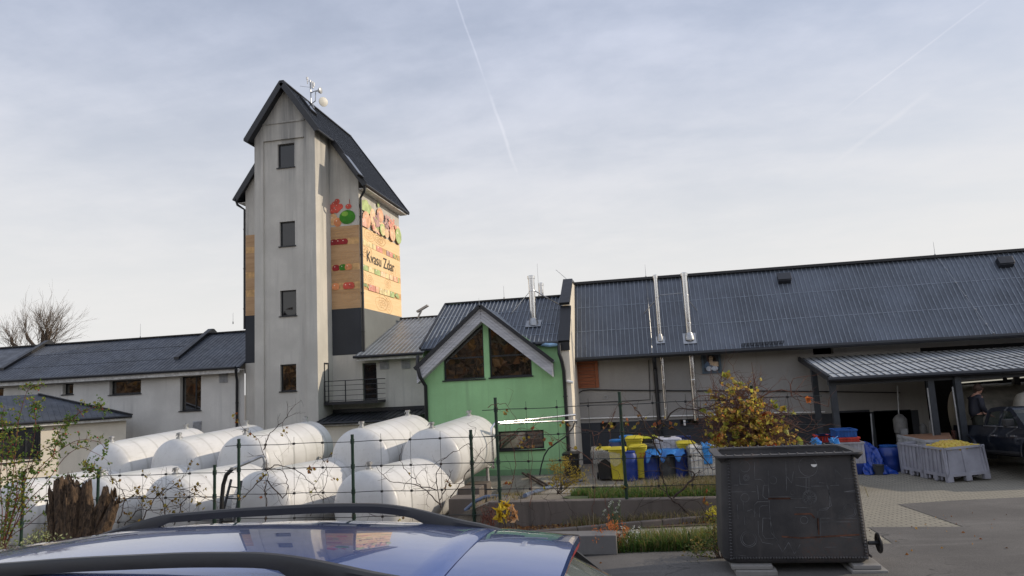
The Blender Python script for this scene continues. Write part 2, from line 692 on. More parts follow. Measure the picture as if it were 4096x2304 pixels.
def window(parent, poly, F, d=0.09, fw=0.06, bars=(), sill=True, glass=None, name='window', label=None):
    m_ = MB()
    ring(m_, poly, inset(poly, fw), F, d, d+0.05)
    for (a, b, c, e) in bars:
        m_.add([F(a, c, d-0.004), F(b, c, d-0.004), F(b, e, d-0.004), F(a, e, d-0.004), F(a, c, d+0.03), F(b, c, d+0.03), F(b, e, d+0.03), F(a, e, d+0.03)],
               [(0, 1, 2, 3), (0, 1, 5, 4), (1, 2, 6, 5), (2, 3, 7, 6), (3, 0, 4, 7)])
    w_ = m_.build(name, M['frame'], parent)
    if label:
        w_['label'] = label
    g_ = MB()
    g_.poly([F(a, b, d+0.025) for a, b in inset(poly, fw*0.9)])
    g_.build('pane', glass or M['glass'], w_)
    if sill:
        bot = sorted(poly, key=lambda q: q[1])[:2]
        a0, a1 = min(q[0] for q in bot), max(q[0] for q in bot)
        b0 = min(q[1] for q in bot)
        s_ = MB()
        s_.add([F(a0-0.04, b0-0.035, -0.05), F(a1+0.04, b0-0.035, -0.05), F(a1+0.04, b0+0.004, -0.05), F(a0-0.04, b0+0.004, -0.05),
                F(a0-0.04, b0-0.035, d), F(a1+0.04, b0-0.035, d), F(a1+0.04, b0+0.012, d), F(a0-0.04, b0+0.012, d)],
               [(0, 1, 2, 3), (3, 2, 6, 7), (0, 1, 5, 4), (0, 3, 7, 4), (1, 2, 6, 5)])
        s_.build('sill', M['trim'], w_)
    return w_


def facY(Y):
    return lambda a, b, d=0.0: V((a, Y+d, b))


def facX(X):       # a wall that faces +X; a runs along Y
    return lambda a, b, d=0.0: V((X-d, a, b))


def pxpoly(pts, Y):
    return [(q.x, q.z) for q in (at(x, y, Y) for x, y in pts)]


def rect(x0, y0, x1, y1, Y):
    a, b = at(x0, (y0+y1)/2, Y).x, at(x1, (y0+y1)/2, Y).x
    z1, z0 = at((x0+x1)/2, y0, Y).z, at((x0+x1)/2, y1, Y).z
    return [(a, z0), (b, z0), (b, z1), (a, z1)]


def ribbed(mb, poly, pitch=0.15, rh=0.028, rw=0.03, thick=0.08, laps=(), matrib=None, matlap=None, phase=0.5):
    # poly: planar roof outline, the first edge is the eave; ribs run up the slope
    poly = [V(q) for q in poly]
    A, B = poly[0], poly[1]
    u = (B-A).normalized()
    nrm = V((0, 0, 0))
    for i in range(len(poly)):
        nrm += (poly[i]-A).cross(poly[(i+1) % len(poly)]-A)
    nrm.normalize()
    if nrm.z < 0:
        nrm = -nrm
    v = nrm.cross(u)
    if v.z < 0:
        v = -v
    P2 = [((q-A).dot(u), (q-A).dot(v)) for q in poly]
    c0 = mb.cur
    mb.prism(poly, -nrm*thick)
    u0, u1 = min(q[0] for q in P2), max(q[0] for q in P2)
    if matrib is not None:
        mb.cur = matrib
    x = u0+pitch*phase
    while x < u1-0.01:
        ys = []
        for i in range(len(P2)):
            (xa, ya), (xb, yb) = P2[i], P2[(i+1) % len(P2)]
            if (xa <= x < xb) or (xb <= x < xa):
                ys.append(ya+(yb-ya)*(x-xa)/(xb-xa))
        ys.sort()
        for a, b in zip(ys[::2], ys[1::2]):
            if b-a < 0.05:
                continue
            p, q = A+u*x+v*a, A+u*x+v*b
            h = nrm*rh
            mb.add([p-u*rw/2, p+u*rw/2, p+u*rw*0.28+h, p-u*rw*0.28+h, q-u*rw/2, q+u*rw/2, q+u*rw*0.28+h, q-u*rw*0.28+h],
                   [(0, 1, 2, 3), (4, 5, 6, 7), (1, 5, 6, 2), (2, 6, 7, 3), (0, 4, 7, 3)])
        x += pitch
    if matlap is not None:
        mb.cur = matlap
    for (lv, la, lb) in laps:
        p, q = A+u*(u0+(u1-u0)*la)+v*lv, A+u*(u0+(u1-u0)*lb)+v*lv
        mb.obox((p+q)/2+nrm*0.006, (q-p)/2, v*0.012, nrm*0.006)
    mb.cur = c0
    return nrm


def ground_z(x, y):
    base = -2.2-0.019*y if y < 9 else -2.371-0.08*(y-9)
    if y < 0:
        base = -2.2
    base = max(base, -3.16)
    base += (0.02*min(x, 9) if x > 0 else 0.03*max(x, -16))
    base = max(base, -3.3)
    if y > 13.5:
        bank = lerp(-2.38, -3.0, smooth(13.6, 19.2, y))
        pit = lerp(base, -3.45, smooth(13.55, 14.4, y))
        pit = lerp(pit, -3.0, smooth(20.2, 21.6, y)*smooth(-9, -7.4, x))
        wl_ = 1-smooth(-4.2, -3.3, x)
        wr_ = smooth(2.5, 3.7, x)
        mid = bank
        z = lerp(lerp(mid, pit, wl_), base, wr_)
        return z
    return base


def atG(x, y, lo=2.0, hi=60.0):
    d = ray(x, y)
    d = d/d.y
    Y = lo
    while Y < hi:
        p = d*Y
        if p.z <= ground_z(p.x, p.y):
            return p
        Y += 0.01
    return d*hi
# ------------------------------------------------------------------ setting


def pavmat(name, a, b, joint, sc, rot=0.0):
    q = NT(name)
    br = q.n('ShaderNodeTexBrick')
    q.l(q.co((1, 1, 1), (0, 0, rot)), br.inputs['Vector'])
    br.inputs['Color1'].default_value = (*a, 1)
    br.inputs['Color2'].default_value = (*b, 1)
    br.inputs['Mortar'].default_value = (*joint, 1)
    br.inputs['Scale'].default_value = sc
    br.inputs['Mortar Size'].default_value = 0.035
    br.inputs['Mortar Smooth'].default_value = 0.3
    br.inputs['Brick Width'].default_value = 0.5
    br.inputs['Row Height'].default_value = 0.25
    big = q.noise(q.co(), 0.8, 6, 0.65)
    fine = q.noise(q.co(), 30, 4, 0.7)
    col = q.mix(q.ramp(big, 0.35, 0.7, 0, 0.5), br.outputs[0], dim(a, 0.6))
    col = q.mix(q.ramp(fine, 0.35, 0.7, 0, 0.4), col, dim(b, 0.55))
    q.bump(q.math('ADD', q.math('MULTIPLY', br.outputs['Fac'], -1.0), q.math('MULTIPLY', fine, 0.4)), 0.45, 0.01)
    return q.set(col, 0.9)


def groundmat(name, a, b, c, sc=1.0, rough=0.95, bump=0.6):
    q = NT(name)
    big = q.noise(q.co(), 0.7*sc, 6, 0.65)
    mid = q.noise(q.co(), 6*sc, 6, 0.7)
    fine = q.noise(q.co(), 55*sc, 3, 0.75)
    col = q.mix(q.ramp(big, 0.35, 0.68), a, b)
    col = q.mix(q.ramp(mid, 0.5, 0.72, 0, 0.8), col, c)
    col = q.mix(q.ramp(fine, 0.4, 0.7, 0, 0.55), col, dim(a, 0.45))
    q.bump(q.math('ADD', mid, q.math('MULTIPLY', fine, 0.6)), bump, 0.02)
    return q.set(col, rough)


M['soil'] = groundmat('soil_and_gravel', (0.15, 0.125, 0.095), (0.22, 0.19, 0.145), (0.095, 0.075, 0.05))


def asphaltmat():
    q = NT('worn_asphalt')
    co = q.co()
    big = q.noise(co, 0.45, 6, 0.65)
    mid = q.noise(q.co((0.5, 2.2, 1)), 1.1, 5, 0.6)
    fine = q.noise(co, 60, 3, 0.8)
    col = q.mix(q.ramp(big, .35, .68), (.082, .076, .070), (.135, .126, .115))
    col = q.mix(q.ramp(mid, .52, .74, 0, .6), col, (.165, .155, .142))
    col = q.mix(q.ramp(fine, .4, .68, 0, .6), col, (.035, .033, .031))
    col = q.mix(q.ramp(fine, .66, .8, 0, .7), col, (.27, .26, .24))
    stain = q.noise(co, 1.6, 3, .5)
    col = q.mix(q.ramp(stain, .66, .74, 0, .65), col, (.04, .038, .036))
    vo = q.n('ShaderNodeTexVoronoi', feature='DISTANCE_TO_EDGE')
    wob = q.n('ShaderNodeVectorMath', operation='ADD')
    nz = q.n('ShaderNodeTexNoise')
    q.l(co, nz.inputs['Vector'])
    nz.inputs['Scale'].default_value = 3.0
    q.l(co, wob.inputs[0])
    q.l(nz.outputs['Color'], wob.inputs[1])
    q.l(wob.outputs[0], vo.inputs['Vector'])
    vo.inputs['Scale'].default_value = .42
    crack = q.math('MULTIPLY', q.ramp(vo.outputs[0], .012, .002), q.ramp(big, .45, .6))
    col = q.mix(q.math('MULTIPLY', crack, .8), col, (.03, .028, .026))
    q.bump(q.math('SUBTRACT', fine, crack), .35, .01)
    return q.set(col, .92)


M['asphalt'] = asphaltmat()
M['pavers'] = pavmat('concrete_pavers', (0.31, 0.285, 0.22), (0.255, 0.235, 0.185), (0.085, 0.075, 0.058), 2.4, 0.0)
M['yard'] = groundmat('yard_concrete', (0.22, 0.195, 0.155), (0.30, 0.27, 0.22), (0.14, 0.115, 0.085), 0.9)
M['turf'] = groundmat('turf', (0.045, 0.075, 0.02), (0.07, 0.085, 0.028), (0.11, 0.085, 0.04), 1.6)
M['litter'] = groundmat('leaf_litter', (0.075, 0.05, 0.032), (0.12, 0.08, 0.05), (0.18, 0.09, 0.04), 2.2)


def axis_steps(fine0, fine1, step, far0, far1):
    xs = []
    x = fine0
    while x < fine1+1e-6:
        xs.append(x)
        x += step
    d = step
    x = fine0
    while x > far0:
        d *= 1.5
        x -= d
        xs.insert(0, max(x, far0))
    d = step
    x = fine1
    while x < far1:
        d *= 1.5
        x += d
        xs.append(min(x, far1))
    return xs


gx = axis_steps(-20, 16, 0.4, -900, 900)
gy = [y for y in axis_steps(-2, 26, 0.4, -900, 1500) if not 13.3 < y < 13.7] + [13.49, 13.51]
gy.sort()
g = MB()
g.v = [(x, y, ground_z(x, y)-0.012) for y in gy for x in gx]
nx = len(gx)
for j in range(len(gy)-1):
    for i in range(nx-1):
        g.f.append((j*nx+i, j*nx+i+1, (j+1)*nx+i+1, (j+1)*nx+i))
        g.mi.append(0)
tag(g.build('ground', M['soil'], smooth=True, origin=(0, 0, 0)), kind='structure')


def inside(p, poly):
    c = False
    n = len(poly)
    for i in range(n):
        (x0, y0), (x1, y1) = poly[i], poly[(i+1) % n]
        if (y0 > p[1]) != (y1 > p[1]) and p[0] < (x1-x0)*(p[1]-y0)/(y1-y0)+x0:
            c = not c
    return c


import bmesh


def sheet(name, outline, lift, m, step=0.4, kind='structure'):
    # a ground sheet cut to an outline, laid a few millimetres above what lies below it
    bm = bmesh.new()
    x0, x1 = min(p[0] for p in outline), max(p[0] for p in outline)
    y0, y1 = min(p[1] for p in outline), max(p[1] for p in outline)
    bv = [bm.verts.new((x, y, 0)) for x, y in outline]
    for t in tessellate_polygon([[V((x, y, 0)) for x, y in outline]]):
        bm.faces.new([bv[i] for i in t])
    for ax, lo, hi in ((0, x0, x1), (1, y0, y1)):
        t = math.ceil(lo/step)*step
        while t < hi:
            co, no = ((t, 0, 0), (1, 0, 0)) if ax == 0 else ((0, t, 0), (0, 1, 0))
            bmesh.ops.bisect_plane(bm, geom=bm.verts[:]+bm.edges[:]+bm.faces[:], plane_co=co, plane_no=no)
            t += step
    for v_ in bm.verts:
        v_.co.z = ground_z(v_.co.x, v_.co.y)+lift
    bmesh.ops.recalc_face_normals(bm, faces=bm.faces)
    me = bpy.data.meshes.new(name)
    bm.to_mesh(me)
    bm.free()
    for p in me.polygons:
        p.use_smooth = True
    if me.polygons and sum(p.normal.z for p in me.polygons) < 0:
        me.flip_normals()
    me.materials.append(m)
    o = bpy.data.objects.new(name, me)
    COL.objects.link(o)
    return tag(o, kind=kind)


# paved court, asphalt of the road with its ragged border, rear yard
sheet('paved_court', [(-1.9, 9.85), (14, 9.85), (14, 23.9), (3.4, 23.9), (3.4, 13.44), (2.66, 13.44), (2.66, 12.5), (-4, 12.1), (-4, 10.9)], 0.0, M['pavers'])
e = [atG(3474, 2110), atG(3852, 2108), atG(3592, 2018), atG(3800, 2004), atG(4096, 1990)]
edge = [(p.x, p.y) for p in e]
sheet('asphalt_road', [(-16, -4), (14, -4), (14, edge[4][1]+0.3), (edge[4][0]+0.2, edge[4][1]+0.02)]+edge[::-1][1:-1]
      + [(edge[0][0], edge[0][1]), (edge[0][0]-0.15, 10.2), (0.5, 9.98), (-2.0, 10.05), (-16, 9.5)], 0.006, M['asphalt'])
sheet('rear_yard', [(-3.4, 17.6), (-0.6, 17.9), (2.6, 18.3), (3.36, 18.6), (3.36, 24.2), (-7, 24.2), (-7, 19.2)], 0.0, M['yard'])
sheet('turf_bank', [(-1.75, 14.2), (-1.4, 13.7), (3.3, 13.7), (3.3, 18.35), (0.4, 17.7), (-1.0, 17.35), (-1.4, 15.8)], 0.004, M['turf'])
sheet('turf_verge', [(-4, 10.05), (-2, 10.1), (1.4, 10.02), (1.4, 10.75), (0.2, 10.9), (-1.2, 10.75), (-4, 10.95)], 0.008, M['turf'])
sheet('planting_strip', [(-6, 12.1), (-4, 12.3), (2.4, 12.72), (2.4, 13.44), (-3.3, 13.44), (-6, 13.44)], 0.004, M['litter'])

# wooded slope behind the camera: it shows in the windows and the car paint
hill = MB()
hn, hm = 60, 26
rng = random.Random(5)
for j in range(hm+1):
    for i in range(hn+1):
        x = lerp(-130, 90, i/hn)
        t = j/hm
        y = lerp(-34, -75, t)
        z = -2.4+13*smooth(0, 1, t)+2.6*noise.noise(V((x*0.09, t*6, 0)))*smooth(0.02, 0.3, t)+1.2*noise.noise(V((x*0.4, t*14, 3)))*smooth(0.02, 0.2, t)
        hill.v.append((x, y, z))
for j in range(hm):
    for i in range(hn):
        hill.f.append((j*(hn+1)+i, j*(hn+1)+i+1, (j+1)*(hn+1)+i+1, (j+1)*(hn+1)+i))
        hill.mi.append(0)
M['wood'] = groundmat('autumn_woodland', (0.10, 0.06, 0.03), (0.17, 0.095, 0.04), (0.045, 0.032, 0.02), 0.35)
tag(hill.build('wooded_hillside', M['wood'], smooth=True), kind='structure')
wood = MB()
for k in range(900):
    x, t = rng.uniform(-128, 88), rng.random()
    y = lerp(-34, -72, t)
    z = -2.4+13*smooth(0, 1, t)
    h = rng.uniform(3, 6)
    wood.mat(0).tube([(x, y, z-0.5), (x+rng.uniform(-.3, .3), y, z+h*0.6), (x+rng.uniform(-.8, .8), y, z+h)], [0.16, 0.1, 0.03], 4, False)
    for q in range(9):
        wood.mat(1).leaf((x+rng.gauss(0, 1.1), y+rng.gauss(0, 1.0), z+h*rng.uniform(0.45, 1.05)), rng.uniform(1.0, 2.0), rng, 0.8)
M['woodleaf'] = leafmat('woodland_leaves', [(0.16, 0.075, 0.03), (0.20, 0.11, 0.035), (0.10, 0.055, 0.025), (0.22, 0.13, 0.05), (0.07, 0.06, 0.03)])
tag(wood.build('far_woodland', [M['bark'], M['woodleaf']], origin=(0, 0, 0)), 'brown autumn woodland on the slope facing the yard', 'woodland', kind='stuff')

# ------------------------------------------------------------------ tower
GZ = -3.5
XL, XR, YF, YB = -15.58, -12.80, 26.0, 27.37
BL, BR, YE = -16.84, -11.47, 32.45
AX, AZ, SL = -14.12, 13.1, 1.44


def rz(x, drop=0.0):
    return AZ-drop-SL*abs(x-AX)


tower = thing('tower_building', 'tall narrow plastered tower with steep dark gable roof and painted fruit crates on its sides', 'building', (-14.1, 29, -3.4))
w = MB()
F = facY(YF)
wins = [rect(1107, 572, 1174, 668, YF), rect(1115, 884, 1177, 983, YF), rect(1117, 1160, 1182, 1263, YF), rect(1117.5, 1457, 1181.7, 1565, YF)]
pl, prt = at(1053, 800, YF).x, at(1219, 800, YF).x
zl0, zl1 = at(1130, 557, YF).z, at(1130, 488, YF).z
rec = [(pl, GZ), (prt, GZ), (prt, zl0), (pl, zl0)]
out = [(XL, GZ+0.001), (pl, GZ+0.001), (pl, zl0), (prt, zl0), (prt, GZ+0.001), (XR, GZ+0.001), (XR, rz(XR, .14)), (AX, rz(AX, .14)), (XL, rz(XL, .14))]
w.panel(out, [], F)
F2 = facY(YF+0.07)
w.panel(rec, wins, F2, 0.16)
for xx in (pl, prt):
    w.poly([F(xx, GZ), F(xx, zl0), F(xx, zl0, 0.07), F(xx, GZ, 0.07)])
w.poly([F(pl, zl0), F(prt, zl0), F(prt, zl0, 0.07), F(pl, zl0, 0.07)])
# lintel ledge under the gable field
w.box((pl-.02, YF-0.035, zl1-0.05), (prt+.02, YF-0.002, zl1+0.02))
w.poly([(XR, YF, GZ), (XR, YB, GZ), (XR, YB, rz(XR, .14)), (XR, YF, rz(XR, .14))])
w.poly([(XL, YB, GZ), (XL, YF, GZ), (XL, YF, rz(XL, .14)), (XL, YB, rz(XL, .14))])
# body
FB = facY(YB)
w.poly([FB(XR, GZ), FB(BR, GZ), FB(BR, rz(BR, .14)), FB(XR, rz(XR, .14))])
w.poly([FB(BL, GZ), FB(XL, GZ), FB(XL, rz(XL, .14)), FB(BL, rz(BL, .14))])
w.poly([(BR, YB, GZ), (BR, YE, GZ), (BR, YE, rz(BR, .14)), (BR, YB, rz(BR, .14))])
w.poly([(BL, YE, GZ), (BL, YB, GZ), (BL, YB, rz(BL, .14)), (BL, YE, rz(BL, .14))])
w.poly([(BR, YE, GZ), (BL, YE, GZ), (BL, YE, rz(BL, .14)), (AX, YE, rz(AX, .14)), (BR, YE, rz(BR, .14))])
wall_t = w.build('wall', M['plaster'], tower)
for i, p in enumerate(wins):
    window(tower, p, F2, 0.10, 0.05, glass=M['glass'] if i < 3 else M['glass_refl'])
# narrow dark door at the side of the front shaft, onto the balcony
a0, a1 = atX(1296, 1500, XR), atX(1314, 1500, XR)
zt, zb = at(1305, 1452, 27).z, at(1305, 1612, 27).z
window(tower, [(a0.y, zb), (a1.y, zb), (a1.y, zt), (a0.y, zt)], facX(XR+0.02), 0.0, 0.06, sill=False, name='balcony_door')
# roof: two slopes, each stepping out over the wider body
r = MB()
ridge0, ridge1 = YF-0.35, YE+0.25
for sgn in (1, -1):
    xe, xi = AX+sgn*(2.63+0.42 if sgn > 0 else 2.72+0.38), AX+sgn*(1.32+0.27 if sgn > 0 else 1.46+0.2)
    ze_, zi_ = AZ-SL*abs(xe-AX), AZ-SL*abs(xi-AX)
    p = [(xe, YB-0.22, ze_), (xe, ridge1, ze_), (AX, ridge1, AZ), (AX, ridge0, AZ), (xi, ridge0, zi_), (xi, YB-0.22, zi_)]
    ribbed(r, p, 0.19, 0.035, 0.035, 0.10, [(1.6, 0.23, 1.0), (3.4, .23, 1)], 1, 1)
    # verge boards and gutters
    for (pa, pb, yy) in ((V((AX, 0, AZ)), V((xi, 0, zi_)), ridge0), (V((xi, 0, zi_)), V((xe, 0, ze_)), YB-0.22), (V((AX, 0, AZ)), V((xe, 0, ze_)), ridge1)):
        dn = V((0, 0, -0.09))
        r.mat(2).beam((pa.x, yy, pa.z-0.06), (pb.x, yy, pb.z-0.06), 0.05, 0.24, (0, 0, 1))
    r.mat(2).tube([(xe+sgn*0.02, YB-0.3, ze_-0.05), (xe+sgn*0.02, ridge1+.05, ze_-0.05)], 0.065, 8)
    r.mat(2).tube([(xi+sgn*0.02, ridge0-.05, zi_-0.05), (xi+sgn*0.02, YB-0.2, zi_-0.05)], 0.055, 8)
    r.mat(3).box((min(xe, BR if sgn > 0 else BL)+0.02, YB+.02, ze_-0.16), (max(xe, BR if sgn > 0 else BL)-.02, ridge1-.1, ze_-0.12))
    r.mat(0)
r.mat(2).beam((AX, ridge0, AZ+0.015), (AX, ridge1, AZ+0.015), 0.2, 0.05)
r.build('roof', [M['roof_black'], M['seam'], M['trim'], M['fascia']], tower)
# roof windows in the right slope
nr = V((SL, 0, 1)).normalized()
ux = V((1, 0, -SL)).normalized()
for (px, py, hw, hl) in ((1372+35, 640+27, 0.30, 0.62), (1218+12, 428, 0.30, 0.42), (1362, 600, 0.26, .3)):
    c = atP(px, py, V((AX, 0, AZ)), nr)
    if px == 1362:
        continue
    sk = MB()
    sk.obox(c+nr*0.05, ux*hl, V((0, hw, 0)), nr*0.06)
    s_ = sk.build('roof_window', M['trim'], tower)
    sk = MB()
    sk.obox(c+nr*0.115, ux*(hl-.07), V((0, hw-.06, 0)), nr*0.006)
    sk.build('pane', M['glass'], s_)


def downpipe(parent, pts, r=0.055, name='downpipe', m=None):
    d_ = MB()
    d_.tube(pts, r, 10)
    L0, L1 = V(pts[-2]), V(pts[-1])
    k = max(1, int((L0-L1).length/1.6))
    for i in range(k):
        p = L0.lerp(L1, (i+0.5)/k)
        d_.lathe([(r*1.25, -0.02), (r*1.25, 0.02)], 10, p)
    return d_.build(name, m or M['trim'], parent, smooth=True)


downpipe(tower, [(BR+.36, YB-.2, rz(BR+.4)-.1), (BR+.34, YB-.15, rz(BR+.4)-.3), (BR+.08, YB+.02, rz(BR+.4)-.55), (BR+.08, YB+.02, 1.5)])
downpipe(tower, [(BL-.34, YB-.2, rz(BL-.36)-.1), (BL-.3, YB-.15, rz(BL-.36)-.3), (BL-.07, YB+.05, rz(BL-.36)-.5), (BL-.07, YB+.05, 2.8)])
# ---- the mural: planks, fruit and dark base, flat paint on three walls
Y0M = 27.9
ZB = [atX(1447, 780+q*.3589, BR).z for q in (345, 480, 548, 762, 832, 965, 1043, 1255)]
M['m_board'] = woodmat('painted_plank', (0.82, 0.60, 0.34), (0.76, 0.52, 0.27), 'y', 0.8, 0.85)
M['m_board_shade'] = woodmat('shaded_plank_front', (0.52, 0.33, 0.18), (0.40, 0.24, 0.12), 'x', 0.8, 0.85)  # darker copy of the planks: shade of the front walls put into the colour
M['m_gap'] = simple('painted_gap', (0.62, 0.38, 0.17), 0.9)
M['m_grain'] = simple('painted_grain', (0.55, 0.32, 0.14), 0.9)
FR = {}
for nm, c in (('red', (0.62, 0.10, 0.07)), ('dred', (0.30, 0.025, 0.03)), ('orange', (0.78, 0.30, 0.13)), ('peach', (0.80, 0.48, 0.24)), ('green', (0.22, 0.42, 0.06)),
              ('dgreen', (0.05, 0.22, 0.02)), ('yellow', (0.72, 0.58, 0.22)), ('purple', (0.32, 0.10, 0.14)), ('pink', (0.78, 0.32, 0.24)), ('hi', (0.85, 0.72, 0.62))):
    FR[nm] = simple('paint_'+nm, c, 0.9, 0, 0.35, 3)
FK = list(FR)
FRP = {nm: simple('sunlit_fruit_'+nm, tuple(lerp(a, b, .36) for a, b in zip(c, (.82, .70, .55))), 0.9, 0, 0.3, 3) for nm, c in (('red', (0.62, 0.10, 0.07)), ('dred', (0.30, 0.025, 0.03)), ('orange', (0.78, 0.30, 0.13)),
       ('peach', (0.80, 0.48, 0.24)), ('green', (0.22, 0.42, 0.06)), ('dgreen', (0.05, 0.22, 0.02)), ('yellow', (0.72, 0.58, 0.22)), ('purple', (0.32, 0.10, 0.14)), ('pink', (0.78, 0.32, 0.24)), ('hi', (0.85, 0.72, 0.62)))}  # paler copy of the fruit paints: sunlight on the side wall mixed in


class Paint:
    def __init__(s, F, board, pal=None):
        s.F, s.m, s.k = F, MB(), 0
        s.mats = [board, M['m_gap'], M['m_grain']]+[(pal or FR)[k] for k in FK]

    def q(s, x0, x1, z0, z1, mi, d=0.004):
        s.m.mat(mi).poly([s.F(x0, z0, -d), s.F(x1, z0, -d), s.F(x1, z1, -d), s.F(x0, z1, -d)])

    def blob(s, x, z, rx, rz_, col, clip=None, spec=True, n=16, wob=0.0, rr=None):
        s.k += 1
        d = 0.010+0.0006*s.k
        pts = []
        for i in range(n):
            a = 2*PI*i/n
            k = 1+(wob*(rr.random()-0.5) if rr else 0)
            px, pz = x+rx*k*math.cos(a), z+rz_*k*math.sin(a)
            if clip:
                px, pz = min(max(px, clip[0]), clip[1]), min(max(pz, clip[2]), clip[3])
            pts.append(s.F(px, pz, -d))
        s.m.mat(3+FK.index(col)).poly(pts)
        if spec and rx > 0.1:
            s.k += 1
            d = 0.010+0.0006*s.k
            cx_, cz_ = x-rx*0.3, z+rz_*0.35
            if not clip or (clip[0] < cx_-rx*.2 and cx_+rx*.2 < clip[1] and cz_+rz_*.2 < clip[3]):
                s.m.mat(3+FK.index('hi')).poly([s.F(cx_+rx*.14*math.cos(2*PI*i/8), cz_+rz_*.14*math.sin(2*PI*i/8), -d) for i in range(8)])

    def grape(s, x, z, r, col, n, rr, sx=0.8, sz=1.3):
        for i in range(n):
            s.blob(x+rr.gauss(0, r*sx), z+rr.gauss(0, r*sz), r*0.62, r*0.62, col, None, False, 10)

    def lines(s, x0, x1, z0, z1, rr, n):
        # grain rings and wandering grain lines on a board
        for k in range(n):
            cx_, cz_ = rr.uniform(x0+.2, x1-.2), rr.uniform(z0+.1, z1-.1)
            big = rr.uniform(0.3, 0.8)
            for e_ in (1, 0.55, 0.25):
                rx, rz_ = big*e_, min((z1-z0)*0.42, 0.35)*e_
                pts = []
                for i in range(22):
                    a = 2*PI*i/22
                    pts.append((cx_+rx*math.cos(a)*(1+.12*math.sin(3*a+k)), cz_+rz_*math.sin(a)*(1+.15*math.cos(2*a+k))))
                for i in range(22):
                    a, b = pts[i], pts[(i+1) % 22]
                    if not (x0 < a[0] < x1 and x0 < b[0] < x1 and z0 < a[1] < z1 and z0 < b[1] < z1):
                        continue
                    t = V((b[0]-a[0], b[1]-a[1]))
                    nn = V((-t.y, t.x)).normalized()*0.009
                    s.m.mat(2).poly([s.F(a[0]-nn.x, a[1]-nn.y, -.008), s.F(b[0]-nn.x, b[1]-nn.y, -.008), s.F(b[0]+nn.x, b[1]+nn.y, -.008), s.F(a[0]+nn.x, a[1]+nn.y, -.008)])

    def crate(s, x0, x1, rr, rings, flip=False):
        for i, (a, b) in enumerate(((0, 1), (2, 3), (4, 5), (6, 7))):
            s.q(x0, x1, ZB[b], ZB[a], 0)
            s.lines(x0, x1, ZB[b], ZB[a], rr, rings)
        for a, b in ((1, 2), (3, 4), (5, 6)):
            s.q(x0, x1, ZB[b], ZB[a], 1)

    def gaps(s, x0, x1, rr, dark=False):
        pal = ['dred', 'red', 'dgreen', 'orange', 'red'] if dark else ['red', 'yellow', 'green', 'purple', 'yellow', 'red', 'pink', 'green', 'orange', 'peach']
        for a, b in ((1, 2), (3, 4), (5, 6)):
            z0, z1 = ZB[b]+.015, ZB[a]-.015
            x = x0+.02
            while x < x1-0.12:
                r_ = rr.uniform(0.20, 0.40)
                xe_ = min(x+2*r_, x1-.01)
                c_ = rr.choice(pal)
                if rr.random() < (0.75 if dark else 0.98):
                    if c_ == 'green' and rr.random() < .6:
                        for q in range(9):
                            s.blob(rr.uniform(x, xe_), rr.uniform(z0+.05, z1-.05), .075, .06, rr.choice(['green', 'dgreen'] if not dark else ['dgreen']), (x, xe_, z0, z1), False, 8, .4, rr)
                    else:
                        s.blob((x+xe_)/2, lerp(z0, z1, .40), r_*1.15, (z1-z0)*1.05, c_, (x+.01, xe_, z0, z1))
                x = xe_+rr.uniform(0, .05)

    def done(s, name, parent, lab):
        o = s.m.build(name, s.mats, parent)
        o['label'] = lab
        return o


rr = random.Random(11)
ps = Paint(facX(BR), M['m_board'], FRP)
ps.crate(YB+.02, YE-.01, rr, 3)
ps.gaps(YB+.06, YE-.3, rr)


def S(px, py):       # pixel of the enlarged side mural -> (Y, Z) on the wall
    q = atX(1400+px*.3589, 780+py*.3589, BR)
    return q.y, q.z


def sb(px, py, wpx, hpx, col, **k):
    y, z = S(px, py)
    ya, yb = S(px-wpx/2, py)[0], S(px+wpx/2, py)[0]
    za, zb_ = S(px, py-hpx/2)[1], S(px, py+hpx/2)[1]
    ps.blob(y, z, (yb-ya)/2, (za-zb_)/2, col, (YB+.03, YE-.02, ZB[0], 99), **k)


for q in range(26):
    t_ = rr.random()
    sb(lerp(135, 530, t_), lerp(330, 500, t_)-rr.uniform(0, 110), rr.uniform(45, 70), rr.uniform(80, 130), rr.choice(['peach', 'yellow', 'orange', 'green', 'pink', 'peach']), spec=False)
for px, py in ((140, 100), (175, 130), (205, 150), (150, 150), (190, 175), (130, 130), (165, 95), (215, 175)):
    sb(px, py, 62, 75, 'green' if px % 2 else 'green', wob=.3, rr=rr, spec=False)
sb(240, 240, 62, 170, 'peach')
sb(170, 275, 88, 180, 'orange')
sb(140, 320, 60, 120, 'pink')
sb(322, 225, 72, 150, 'orange')
sb(300, 112, 22, 55, 'green', spec=False)
for q in range(22):
    sb(292+rr.gauss(0, 17), 310+rr.gauss(0, 48), 24, 32, 'purple', spec=False)
for q in range(16):
    sb(395+rr.gauss(0, 13), 330+rr.gauss(0, 45), 22, 30, 'purple', spec=False)
for q in range(18):
    sb(440+rr.gauss(0, 14), 330+rr.gauss(0, 32), 22, 28, 'red', spec=False)
sb(485, 360, 22, 45, 'red')
sb(340, 390, 60, 130, 'green')
sb(345, 400, 42, 100, 'yellow', spec=False)
sb(385, 430, 52, 100, 'peach')
sb(450, 440, 64, 150, 'orange')
sb(453, 450, 46, 120, 'peach')
sb(517, 460, 66, 170, 'green')
sb(235, 360, 20, 60, 'red')
ps.done('mural', tower, 'painted fruit crate on the sunlit right side')
# front and left returns of the same crate
pf = Paint(facY(YB), M['m_board_shade'])
pf.crate(XR+.01, BR-.01, rr, 1)


def fz(px, py):
    q = at(900+px*.4487, 250+py*.4487, YB)
    return q.x, q.z


def fb(px, py, wpx, hpx, col, **k):
    x, z = fz(px, py)
    pf.blob(x, z, wpx*.4487*YB/FPX/2, hpx*.4487*YB/FPX/2, col, (XR+.02, BR-.02, ZB[0], 99), **k)


